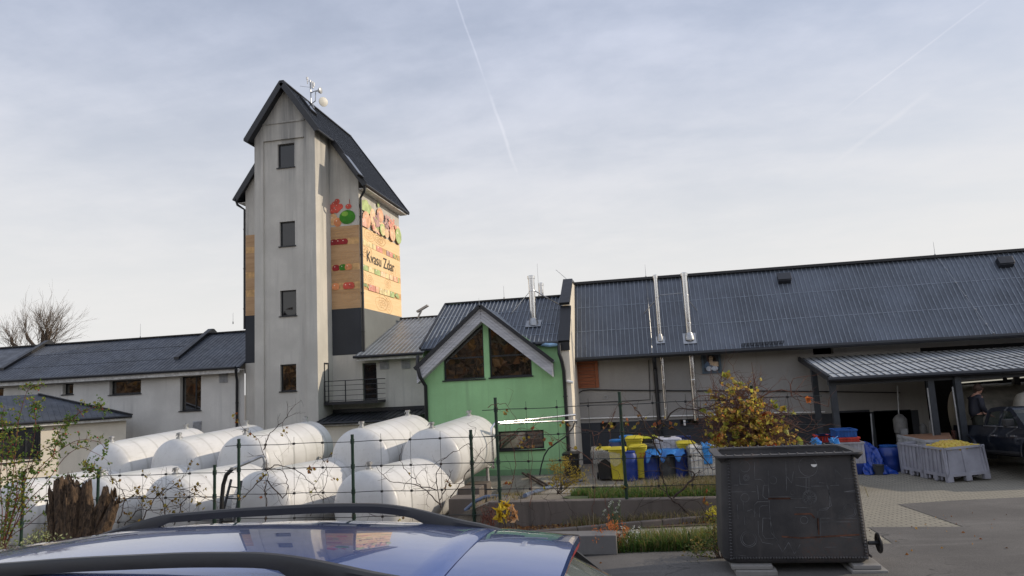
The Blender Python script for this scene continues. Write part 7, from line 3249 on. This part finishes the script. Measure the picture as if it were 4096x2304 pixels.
for path, dens in (([(20, 1230, 0), (60, 950, .1), (110, 600, .1), (150, 200, .05), (175, 40, 0), (250, -190, 0), (330, -210, 0)], 4),
                   ([(20, 1230, 0), (90, 980, -.1), (170, 700, -.1), (260, 420, -.1), (310, 150, -.1), (300, -20, -.1), (320, -60, -.1)], 4),
                   ([(10, 1230, 0), (70, 1040, .2), (200, 800, .2), (330, 560, .2), (450, 430, .2), (510, 220, .2), (560, 120, .2), (640, 80, .2)], 4),
                   ([(20, 1230, 0), (80, 1000, .1), (210, 700, .1), (400, 450, .1), (600, 300, .15), (720, 260, .15), (860, 280, .15), (940, 360, .15)], 2),
                   ([(30, 1230, 0), (130, 1010, 0), (300, 830, 0), (500, 660, 0), (640, 590, 0), (740, 620, 0)], 1),
                   ([(0, 1230, 0), (20, 900, 0), (0, 600, 0), (30, 300, 0), (10, 60, 0)], 5), ([(0, 1230, 0), (-30, 900, .1), (-60, 500, .1), (-20, 200, .1), (40, -30, 0)], 5),
                   ([(20, 1230, 0), (120, 880, -.2), (150, 650, -.2), (120, 420, -.2), (70, 220, -.2)], 5), ([(10, 1230, 0), (60, 900, .1), (70, 700, .1), (60, 450, .1), (110, 260, .1)], 5),
                   ([(30, 1230, 0), (160, 950, -.1), (260, 780, -.1), (400, 640, -.1), (560, 420, -.1), (700, 330, -.1), (820, 370, -.1), (895, 410, -.1)], 1),
                   ([(30, 1230, 0), (100, 1100, 0), (250, 1000, 0), (420, 870, 0), (560, 850, 0)], 1), ([(30, 1220, 0), (80, 1010, .1), (230, 600, .1), (330, 380, .1), (480, 300, .1), (530, 260, .1)], 3),
                   ([(20, 1230, 0), (40, 1000, -.1), (70, 800, -.1), (180, 600, -.1), (230, 520, -.1), (310, 480, -.1)], 3), ([(40, 1230, 0), (110, 1050, 0), (180, 840, 0), (230, 760, 0), (330, 640, 0)], 2),
                   ([(680, -10, .2), (730, 60, .2), (700, 20, .2)], 0), ([(640, 80, .2), (700, 20, .2), (860, -30, .2), (900, 0, .2)], 4), ([(790, 540, .1), (760, 500, .1), (850, 560, .1)], 6)):
    cane(path, .010, dens)
stem.build('stem', M['twig_red'], rb)
lf.build('leaf_spray', M['roseleaf'], rb)
M['hip'] = simple('red_rose_hip', (.42, .03, .02), .4)
hips.build('rose_hip', M['hip'], rb, smooth=True)
rb.children[-1]['kind'] = 'stuff'

# bare vines and their last leaves along the fence
M['vineleaf'] = leafmat('vine_leaves', [(.30, .20, .03), (.36, .27, .04), (.24, .12, .03), (.30, .09, .03), (.16, .08, .03), (.34, .30, .05)])
M['vinestem'] = simple('vine_stem', (.055, .038, .03), .95, 0, .5, 14)
M['vinered'] = simple('red_vine_stem', (.13, .06, .04), .9, 0, .4, 14)


def vine(label, paths, seed, Y=13.36, r=.012, tw=5, leaves=14, lsz=.085, m=None, twl=.5, red=False):
    rg = random.Random(seed)
    t = thing('bare_vine', label, 'vine', (0, 0, 0), 'vines on the fence')
    s_, l_ = MB(), MB()
    tips = []
    for path in paths:
        pts = [at(x, y, Y+rg.uniform(-.05, .03)) for x, y in path]
        fine = []
        for i in range(len(pts)-1):
            p0_, p1_, p2_, p3_ = pts[max(0, i-1)], pts[i], pts[i+1], pts[min(len(pts)-1, i+2)]
            for j in range(5):
                u_ = j/5
                q = .5*((2*p1_)+(p2_-p0_)*u_+(2*p0_-5*p1_+4*p2_-p3_)*u_*u_+(3*p1_-p0_-3*p2_+p3_)*u_**3)
                fine.append(q+V((rg.gauss(0, .012), rg.gauss(0, .012), rg.gauss(0, .012))))
        fine.append(pts[-1])
        n_ = len(fine)
        s_.tube(fine, [lerp(r, r*.35, i/(n_-1))*rg.uniform(.85, 1.2) for i in range(n_)], 5, False)
        for q in range(tw):
            i = rg.randint(2, n_-1)
            d = V((rg.gauss(0, .8), rg.gauss(0, .25), rg.gauss(.25, .7)))
            shoots(s_, rg, fine[i], d, rg.uniform(.4, 1.2)*twl, r*.42, 1, 5, .22, .8, 2, -.01, tips)
        tips.extend(fine[n_//2:])
    base_ = at(*paths[0][0], Y)
    t.location = (base_.x, Y, base_.z)
    s_.build('stem', M['vinered'] if red else M['vinestem'], t)
    cen = [rg.choice(tips) for q in range(max(1, leaves//3))]
    for q in range(leaves):
        p = rg.choice(cen)+V((rg.gauss(0, .05), rg.gauss(0, .03), rg.gauss(0, .06)))
        l_.leaf(p, rg.uniform(.6, 1.2)*lsz, rg, .85)
        l_.leaf(p+V((rg.gauss(0, .02), 0, -.02)), rg.uniform(.5, .9)*lsz, rg, .85)
    if leaves:
        l_.build('leaf_spray', m or M['vineleaf'], t)
    return t


vine('vine with a thick stem climbing beside the ladder', [[(1060, 2110), (1066, 2010), (1058, 1960), (1070, 1900), (1052, 1800), (1000, 1720)], [(1060, 1900), (1000, 1965), (960, 2000)], [(1056, 1800), (1075, 1740), (1130, 1690), (1165, 1632)],
                                                          [(1070, 1920), (1130, 1990), (1150, 1930), (1120, 1880), (1066, 1870)], [(1066, 1880), (1110, 1862), (1180, 1880), (1240, 1930), (1290, 2000)]], 1, leaves=26, tw=5)
vine('slender vine forking in front of the right end tank', [[(1765, 2030), (1750, 1960), (1745, 1900), (1775, 1835), (1820, 1805), (1880, 1770), (1905, 1715)], [(1760, 2020), (1700, 1960), (1650, 1910), (1600, 1840), (1612, 1780)],
                                                            [(1760, 2000), (1790, 1930), (1810, 1880)], [(1750, 1960), (1640, 1935), (1560, 1925), (1505, 1865)], [(1800, 1990), (1850, 1920), (1900, 1850), (1930, 1790)]], 2, leaves=8, tw=5, r=.011, twl=.4)
vine('leafy tangle of yellowing vine low on the fence right of the stump', [[(440, 2120), (470, 2020), (540, 1985), (620, 1990), (700, 1940), (740, 1900)], [(560, 2110), (600, 2030), (650, 1960), (720, 1955), (800, 1985), (860, 1990)],
                                                                          [(650, 2110), (660, 2040), (640, 1990), (600, 1930)], [(700, 2100), (730, 2010), (790, 1960)], [(470, 2090), (500, 2000), (470, 1940), (440, 1905)], [(500, 2100), (560, 2040), (640, 2040), (740, 2010)]],
     3, leaves=130, lsz=.075, tw=10, Y=13.3, m=leafmat('ochre_vine_leaves', [(.30, .22, .04), (.26, .18, .03), (.22, .12, .03), (.34, .28, .05), (.16, .13, .03)]))
vine('thin vine with sparse yellow leaves hanging over the middle tanks', [[(1240, 2060), (1250, 2000), (1230, 1950)], [(1245, 1990), (1290, 1960), (1310, 1900), (1300, 1850), (1330, 1810)], [(1300, 1850), (1280, 1830), (1260, 1850)],
                                                                         [(1410, 2070), (1440, 2030), (1500, 2060), (1600, 2060)], [(1310, 1870), (1280, 1900), (1255, 1945)]], 4, leaves=22, tw=3, r=.007)
vine('vine bunch arching left of the tall fence post before the green house', [[(2004, 2030), (2060, 1890), (2040, 1760), (1990, 1745), (1900, 1830)], [(2000, 1790), (2050, 1755), (2110, 1735), (2170, 1730)], [(2085, 1797), (2130, 1750), (2170, 1728), (2230, 1760), (2290, 1830)],
                                                                              [(2000, 1765), (2055, 1735), (2090, 1711), (2140, 1725)], [(1950, 1627), (1990, 1616), (2030, 1625), (2080, 1700)], [(2120, 2030), (2125, 1900), (2130, 1760)],
                                                                              [(2000, 1760), (2060, 1740), (2110, 1790), (2150, 1790)]], 5, leaves=16, tw=3, r=.008, twl=.35, red=True)
vine('thick gnarled vine stem rising before the bins', [[(2800, 2110), (2740, 2040), (2680, 1990), (2655, 1930), (2640, 1860), (2645, 1790), (2630, 1720)], [(2640, 1820), (2600, 1740), (2560, 1660), (2530, 1620)],
                                                       [(2635, 1720), (2700, 1640), (2790, 1640), (2900, 1600)], [(2650, 1760), (2580, 1740), (2480, 1725)], [(2640, 1690), (2740, 1740), (2850, 1880)], [(2690, 1990), (2780, 1900), (2690, 1870), (2660, 1830)]], 6,
     leaves=20, tw=5, r=.018, twl=.35)
vine('wiry vine crossing between the two right hand fence posts', [[(2366, 2060), (2380, 1960), (2370, 1850), (2372, 1740), (2330, 1715), (2240, 1690)], [(2372, 1740), (2410, 1720), (2480, 1610)], [(2370, 1850), (2290, 1790), (2200, 1745)],
                                                                  [(2440, 2070), (2420, 1980), (2480, 1900), (2390, 1840)], [(2480, 1615), (2520, 1615), (2590, 1690), (2640, 1750)], [(2460, 1640), (2440, 1720), (2500, 1660)]], 7, leaves=24, tw=3, r=.007, twl=.35, red=True)
vine('low brown brambles trailing over the concrete wall', [[(2130, 2140), (2200, 2080), (2190, 2010), (2160, 1990)], [(2090, 2020), (2060, 1930), (2040, 1850)], [(2340, 2100), (2280, 2030), (2230, 1960), (2180, 1900)],
                                                           [(2520, 2090), (2560, 2010), (2600, 1950), (2640, 1900)], [(2850, 2090), (2790, 2010), (2720, 2000), (2600, 2010)], [(2560, 2030), (2640, 1990), (2700, 1930)], [(2700, 2060), (2760, 2000), (2860, 1990)],
                                                           [(2110, 2130), (2140, 2060), (2110, 2010)]], 8, Y=13.25, leaves=10, tw=4, r=.006, twl=.35)

# autumn creeper bush over the right end of the fence
rng = random.Random(31)
bush = thing('autumn_creeper', 'dense rusty and olive creeper bush on the fence behind the vat', 'shrub', (1.9, 13.6, -2.4))
s_, l_ = MB(), MB()
M['bushleaf'] = leafmat('creeper_leaves', [(.52, .34, .07), (.56, .40, .08), (.42, .25, .06), (.48, .20, .05), (.40, .37, .05), (.60, .48, .08), (.26, .18, .05), (.48, .45, .07)])


def z4(px, py, Y=13.6):
    return at(2800+px*.3106, 1450+py*.3106, Y)


ctr = [(300, 800, 170, 280), (470, 620, 190, 260), (640, 560, 150, 250), (520, 900, 260, 200), (240, 900, 150, 190), (760, 800, 170, 220), (880, 900, 200, 170), (1050, 950, 170, 110), (700, 980, 250, 120), (480, 430, 80, 110), (600, 430, 90, 120)]
for (cx_, cy_, rx, ry) in ctr:
    c_ = z4(cx_, cy_)
    for q in range(int(rx*ry/58)):
        u_, v_ = rng.gauss(0, .55), rng.gauss(0, .55)
        if noise.noise(V(((cx_+u_*rx)*.012, (cy_+v_*ry)*.012, 2.2))) < -.12+.12*rng.random():
            continue
        p = z4(cx_+u_*rx, cy_+v_*ry, 13.6+rng.gauss(0, .28))
        l_.leaf(p, rng.uniform(.04, .10), rng, .75)
    for q in range(int(rx*ry/800)):
        p = z4(cx_+rng.gauss(0, .5)*rx, cy_+rng.gauss(0, .5)*ry, 13.6+rng.gauss(0, .25))
        shoots(s_, rng, p, V((rng.gauss(0, 1), rng.gauss(0, .4), rng.gauss(.2, .8))), rng.uniform(.3, .7), .006, 1, 5, .25, .8, 2)
big = MB()
for px, py in ((530, 625), (510, 690), (580, 760), (470, 880), (450, 960), (440, 1040), (240, 920), (130, 950), (960, 480), (960, 570), (1090, 590), (1170, 650), (1060, 740), (1105, 860), (800, 480), (320, 180), (370, 165), (460, 245), (510, 275), (410, 340),
               (120, 380), (50, 600), (640, 1040), (770, 1020), (1290, 1000), (460, 900), (620, 930), (700, 740), (350, 780)):
    for q in range(3):
        big.leaf(z4(px+rng.gauss(0, 18), py+rng.gauss(0, 18), 13.25), rng.uniform(.10, .16), rng, .8)
M['bigleaf'] = leafmat('yellow_green_leaves', [(.32, .33, .05), (.24, .28, .05), (.38, .32, .06), (.30, .20, .04)])
for path in ([(700, 1120), (690, 700), (720, 300), (690, 180), (665, 0)], [(760, 460), (900, 380), (1050, 350), (1220, 390), (1400, 480), (1650, 570)], [(500, 420), (390, 330), (260, 270)], [(300, 480), (150, 420), (0, 430)], [(350, 560), (150, 600), (0, 630)],
             [(850, 700), (1050, 740), (1250, 830), (1380, 890)], [(950, 820), (1150, 900), (1350, 995)], [(700, 560), (820, 540), (1000, 620)], [(1100, 1000), (1140, 1110)], [(1180, 430), (1165, 290), (1200, 210)]):
    pts = [z4(x, y, 13.4) for x, y in path]
    s_.tube(pts, [lerp(.013, .005, i/(len(pts)-1)) for i in range(len(pts))], 5, False)
    for q in range(4):
        p = rng.choice(pts)
        shoots(s_, rng, p, V((rng.gauss(0, .8), rng.gauss(0, .3), rng.gauss(.2, .8))), rng.uniform(.2, .5), .006, 1, 4, .2, .7, 2)
s_.build('stem', M['vinered'], bush)
l_.build('crown', M['bushleaf'], bush)
big.build('leaf_spray', M['bigleaf'], bush)
orl = MB()
for px, py in ((1390, 470), (900, 1075), (950, 1085), (860, 1080), (250, 950), (830, 680)):
    for q in range(4):
        orl.leaf(z4(px+rng.gauss(0, 14), py+rng.gauss(0, 14), 13.2), rng.uniform(.1, .17), rng, .8)
orl.build('orange_leaves', leafmat('orange_leaves', [(.5, .10, .02), (.42, .13, .03), (.36, .07, .02)]), bush)


def shrub(name, label, cat, base, spots, mleaf, seed, dens, lsz, stemm=None, yj=.15, grp=None):
    rg = random.Random(seed)
    t = thing(name, label, cat, base, grp)
    a, b = MB(), MB()
    for p, r_ in spots:
        p = V(p)
        pts = [V(base)+V((rg.gauss(0, .03), rg.gauss(0, .03), 0)), V(base).lerp(p, .5)+V((rg.gauss(0, .05), rg.gauss(0, .05), rg.uniform(0, .06))), p]
        a.tube(pts, [.009, .006, .003], 4, False)
        for q in range(int(dens)):
            b.leaf(p+V((rg.gauss(0, r_*.5), rg.gauss(0, max(yj, r_*.4)), rg.gauss(0, r_*.5))), rg.uniform(.6, 1.3)*lsz, rg, .5, .3)
        for q in range(5):
            shoots(a, rg, pts[1].lerp(p, rg.random()), V((rg.gauss(0, .7), rg.gauss(0, .5), rg.uniform(.2, 1))), r_*rg.uniform(.7, 1.3), .004, 0, 3, .2)
    a.build('stem', stemm or M['twig'], t)
    b.build('leaf_spray', mleaf, t)
    return t


gold = leafmat('golden_leaves', [(.34, .25, .03), (.30, .20, .03), (.38, .30, .05), (.24, .19, .03)])
Yg = 17.0
base = at(2235, 1985, Yg)
base.z = ground_z(base.x, Yg)
rng = random.Random(2)
sp = []
for px, py, r_ in ((2230, 1880, .22), (2260, 1862, .18), (2290, 1890, .25), (2330, 1910, .18), (2250, 1915, .25), (2300, 1925, .2), (2215, 1862, .14), (2262, 1845, .12), (2270, 1940, .2), (2225, 1925, .15)):
    sp.append((at(px, py, Yg+rng.gauss(0, .1)), r_))
shrub('golden_shrub', 'feathery golden shrub on the grass before the black bin', 'shrub', base, sp, gold, 5, 130, .05)
base = atG(2452, 2200)
sp = [(at(px, py, base.y+rng.gauss(0, .08)), r_) for px, py, r_ in ((2440, 2120, .12), (2460, 2105, .10), (2425, 2150, .12), (2470, 2150, .12), (2455, 2175, .1), (2400, 2140, .08), (2500, 2120, .05), (2440, 2095, .05), (2375, 2135, .05), (2478, 2190, .07))]
shrub('orange_plant', 'orange autumn plant growing beside the grey slab', 'plant', base, sp, leafmat('rust_orange_leaves', [(.48, .13, .03), (.42, .16, .05), (.50, .20, .06), (.34, .10, .03)]), 6, 70, .035)
base = atG(2015, 2170)
base = at(2025, 2150, 8.0)
base.z = ground_z(base.x, 8)
sp = [(at(px, py, 8.0+rng.gauss(0, .04)), r_) for px, py, r_ in ((2020, 2012, .05), (2005, 2040, .05), (2000, 2070, .05), (2030, 2030, .04), (2010, 2055, .05), (2025, 2060, .04), (1996, 2045, .03))]
shrub('maple_sapling', 'sapling with bright yellow lobed leaves behind the car roof', 'sapling', base, sp, leafmat('bright_yellow_leaves', [(.58, .40, .02), (.62, .46, .03), (.50, .32, .02)]), 7, 5, .12, yj=.02)
sp = [(at(px, py, 8.0+rng.gauss(0, .04)), r_) for px, py, r_ in ((2045, 2030, .04), (2055, 2045, .04), (2040, 2072, .03), (2058, 2078, .02), (2057, 2060, .03))]
base2 = V((base.x+.12, 8.05, base.z))
shrub('copper_sapling', 'thin sapling with pale copper leaves right of the yellow leaved one', 'sapling', base2, sp, leafmat('copper_leaves', [(.50, .28, .14), (.45, .22, .08), (.55, .36, .2)]), 8, 5, .09, yj=.02)
base = atG(1960, 2120)
sp = [(at(px, py, base.y+rng.gauss(0, .1)), r_) for px, py, r_ in [(1905+rng.uniform(0, 75), 2015+rng.uniform(0, 60), .08) for q in range(16)]]
shrub('dock_stalks', 'dry dark red dock stalks at the end of the concrete wall', 'plant', base, sp, leafmat('dark_red_seed', [(.10, .035, .03), (.14, .05, .04), (.08, .04, .03)]), 9, 26, .03, M['twig_red'])
base = at(2470, 2110, 12.4)
base.z = ground_z(base.x, 12.4)
sp = [(at(px, py, 12.4), .03) for px, py in ((2450, 2010), (2478, 2005), (2420, 2040), (2438, 2022), (2465, 2045), (2470, 2030), (2435, 2065), (2460, 2050), (2415, 2055), (2440, 2012), (2475, 2018), (2462, 2078))]
shrub('white_wildflower', 'tall wildflower with small white blossoms before the concrete wall', 'flower', base, sp, leafmat('white_petals', [(.70, .72, .62), (.62, .66, .55), (.3, .36, .18)]), 10, 8, .035, simple('green_stalk', (.06, .09, .03), .8), .02)
base = atG(2530, 2205)
sp = [(at(px, py, base.y), .03) for px, py in ((2520, 2140), (2530, 2120), (2545, 2150), (2510, 2165), (2552, 2128), (2535, 2105), (2490, 2110), (2560, 2112), (2540, 2180), (2518, 2195))]
shrub('white_wildflower', 'low daisies with white blossoms beside the orange plant', 'flower', base, sp, leafmat('daisy_petals', [(.72, .74, .70), (.66, .68, .62)]), 11, 7, .03, simple('green_stalk_low', (.05, .09, .02), .8), .03)
base = atG(2440, 2060)
base = at(2860, 2060, 12.9)
base.z = ground_z(base.x, 12.9)
sp = [(at(px, py, 12.9), .05) for px, py in ((2845, 2045), (2860, 2035), (2835, 2060), (2866, 2055))]
shrub('yellow_seedling', 'small bright yellow seedling at the foot of the wall by the vat', 'plant', base, sp, leafmat('lemon_leaves', [(.55, .48, .03), (.48, .42, .04)]), 12, 12, .07)
base = V((at(150, 2200, 10.6).x, 10.6, ground_z(-9, 10.6)))
sp = [(at(px, py, 10.6+rng.gauss(0, .1)), .06) for px, py in ((90, 2165), (125, 2150), (150, 2138), (170, 2152), (190, 2140), (140, 2170), (215, 2160), (110, 2175), (235, 2165), (60, 2185), (20, 2180), (10, 2170))]
shrub('pale_bramble', 'low bramble with pale green leaves left of the stump', 'bramble', base, sp, leafmat('pale_green_leaves', [(.34, .38, .18), (.26, .32, .12), (.42, .44, .24)]), 13, 16, .055)
base = V((at(200, 2200, 11.3).x, 11.9, ground_z(-9, 11.9)))
sp = [(at(px, py, 11.9+rng.gauss(0, .1)), .12) for px, py in ((190, 2125), (200, 2110), (195, 2140), (205, 2155))]
shrub('mossy_shrub', 'small mossy yellow green shrub close against the stump', 'shrub', base, sp, leafmat('mossy_leaves', [(.18, .16, .03), (.14, .14, .03), (.24, .20, .04)]), 15, 80, .04)
base = atG(2880, 2235)
sp = [(at(px, py, base.y+rng.gauss(0, .1)), .10) for px, py in ((2860, 2110), (2880, 2130), (2845, 2140), (2870, 2160), (2890, 2100), (2820, 2170), (2885, 2180), (2840, 2190), (2800, 2190), (2770, 2200))]
shrub('tall_weed', 'tall leafy weeds at the left foot of the vat', 'weeds', base, sp, leafmat('weed_leaves', [(.10, .14, .03), (.15, .16, .04), (.24, .18, .05), (.07, .11, .025)]), 16, 60, .045)


def blades(name, label, pts_fn, n, seed, h0, h1, m, w_=.006, lean=.35):
    rg = random.Random(seed)
    k_ = MB()
    for q in range(n):
        p = pts_fn(rg)
        if p is None:
            continue
        h = rg.uniform(h0, h1)
        a = rg.uniform(0, 2*PI)
        d = V((math.cos(a), math.sin(a), 0))
        s2 = V((-d.y, d.x, 0))*w_*rg.uniform(.7, 1.5)
        l1, l2 = rg.uniform(0, lean)*h, rg.uniform(.1, lean*2.2)*h
        k_.add([p-s2, p+s2, p+s2*.7+d*l1*.6+V((0, 0, h*.6)), p-s2*.7+d*l1*.6+V((0, 0, h*.6)), p+d*l2+V((0, 0, h*.95))], [(0, 1, 2, 3), (3, 2, 4)])
    return tag(k_.build(name, m, origin=(0, 0, 0)), label, name.replace('_', ' '), kind='stuff')


def on(x, y):
    return V((x, y, ground_z(x, y)-.005))


gmat = leafmat('grass_blades', [(.06, .13, .02), (.08, .16, .025), (.05, .10, .02), (.12, .15, .035), (.16, .14, .05)])
gdry = leafmat('dry_grass_blades', [(.26, .20, .10), (.20, .15, .07), (.15, .13, .05), (.12, .13, .035), (.30, .24, .13)])


def bankpt(rg):
    x, y = rg.uniform(-1.6, 3.2), rg.uniform(13.75, 17.9)
    if y > 17.4+.15*x or (x < -1.2 and y < 14.4):
        return None
    return on(x, y)


def clump(x, y, f=1.6):
    return .5+.5*noise.noise(V((x*f, y*f, 7.7)))+.25*noise.noise(V((x*f*3, y*f*3, 1.1)))


def bankgrass(rg):
    p = bankpt(rg)
    return p if p is not None and rg.random() < clump(p.x, p.y, 1.1)*1.5 else None


def vergept(rg):
    x = rg.uniform(-3, 1.3)
    y = 10.06+.70*rg.random()**1.2
    return on(x, y) if rg.random() < clump(x, y, 2.2)*1.5-.1 else None


blades('bank_grass', 'green grass on the bank behind the concrete wall', bankgrass, 24000, 1, .05, .19, gmat, .008)
blades('dry_grass', 'dry tangled grass on the right of the bank before the drums', lambda rg: on(rg.gauss(1.3, .9), rg.uniform(14.2, 18.0)), 3800, 2, .1, .42, gdry, .006, .6)
blades('verge_grass', 'green grass strip between pavers and dark asphalt', vergept, 9000, 3, .05, .24, gmat, .007, .5)
tallm = leafmat('tall_grass_blades', [(.12, .17, .03), (.18, .19, .05), (.26, .2, .07), (.09, .14, .03)])
blades('tall_verge_grass', 'taller grass and weeds near the vat', lambda rg: on(rg.triangular(-.6, 1.25, 1.0), rg.uniform(10.1, 10.75)), 1500, 4, .15, .34, tallm, .006, .3)
rg = random.Random(88)
k = MB()
for q in range(5200):
    p = vergept(rg) if q % 3 else bankgrass(rg)
    if p is None:
        continue
    h = .26*clump(p.x, p.y, 2.7)**2
    k.leaf(p+V((0, 0, .02+h*rg.random())), rg.uniform(.03, .075), rg, .7)
tag(k.build('ground_cover', leafmat('ground_cover_leaves', [(.055, .11, .02), (.08, .13, .025), (.045, .085, .02), (.13, .14, .03), (.10, .15, .03)]), origin=(0, 0, 0)), 'low leafy weeds among the grass by the wall and the verge', 'ground cover', kind='stuff')
blades('wall_foot_grass', 'tufts of grass along the foot of the concrete wall', lambda rg: on(rg.choice([-.3, .1, .9, 1.3, 1.7, -1.2, 2.1])+rg.gauss(0, .18), rg.uniform(12.8, 13.4)), 1500, 5, .08, .26, gdry, .006, .6)
blades('yard_edge_grass', 'sparse grass in front of the tank blocks', lambda rg: on(rg.uniform(-4.4, -2.6), rg.uniform(13.8, 17.5)), 900, 6, .03, .1, gdry, .006, .5)
# fallen leaves
rg = random.Random(77)
k = MB()
for q in range(900):
    x, y = rg.uniform(-3.2, 2.4), 12.75+.68*rg.random()
    k.leaf(on(x, y)+V((0, 0, .02)), rg.uniform(.03, .08), rg, .8)
for q in range(180):
    x, y = rg.uniform(-2.5, 8), rg.uniform(9.2, 13)
    k.leaf(on(x, y)+V((0, 0, .018)), rg.uniform(.025, .05), rg, .8)
tag(k.build('fallen_leaves', leafmat('fallen_leaves', [(.24, .10, .03), (.18, .07, .03), (.30, .16, .05), (.12, .06, .03), (.36, .22, .08)]), origin=(0, 0, 0)), 'brown fallen leaves along the foot of the wall', 'fallen leaves', kind='stuff')
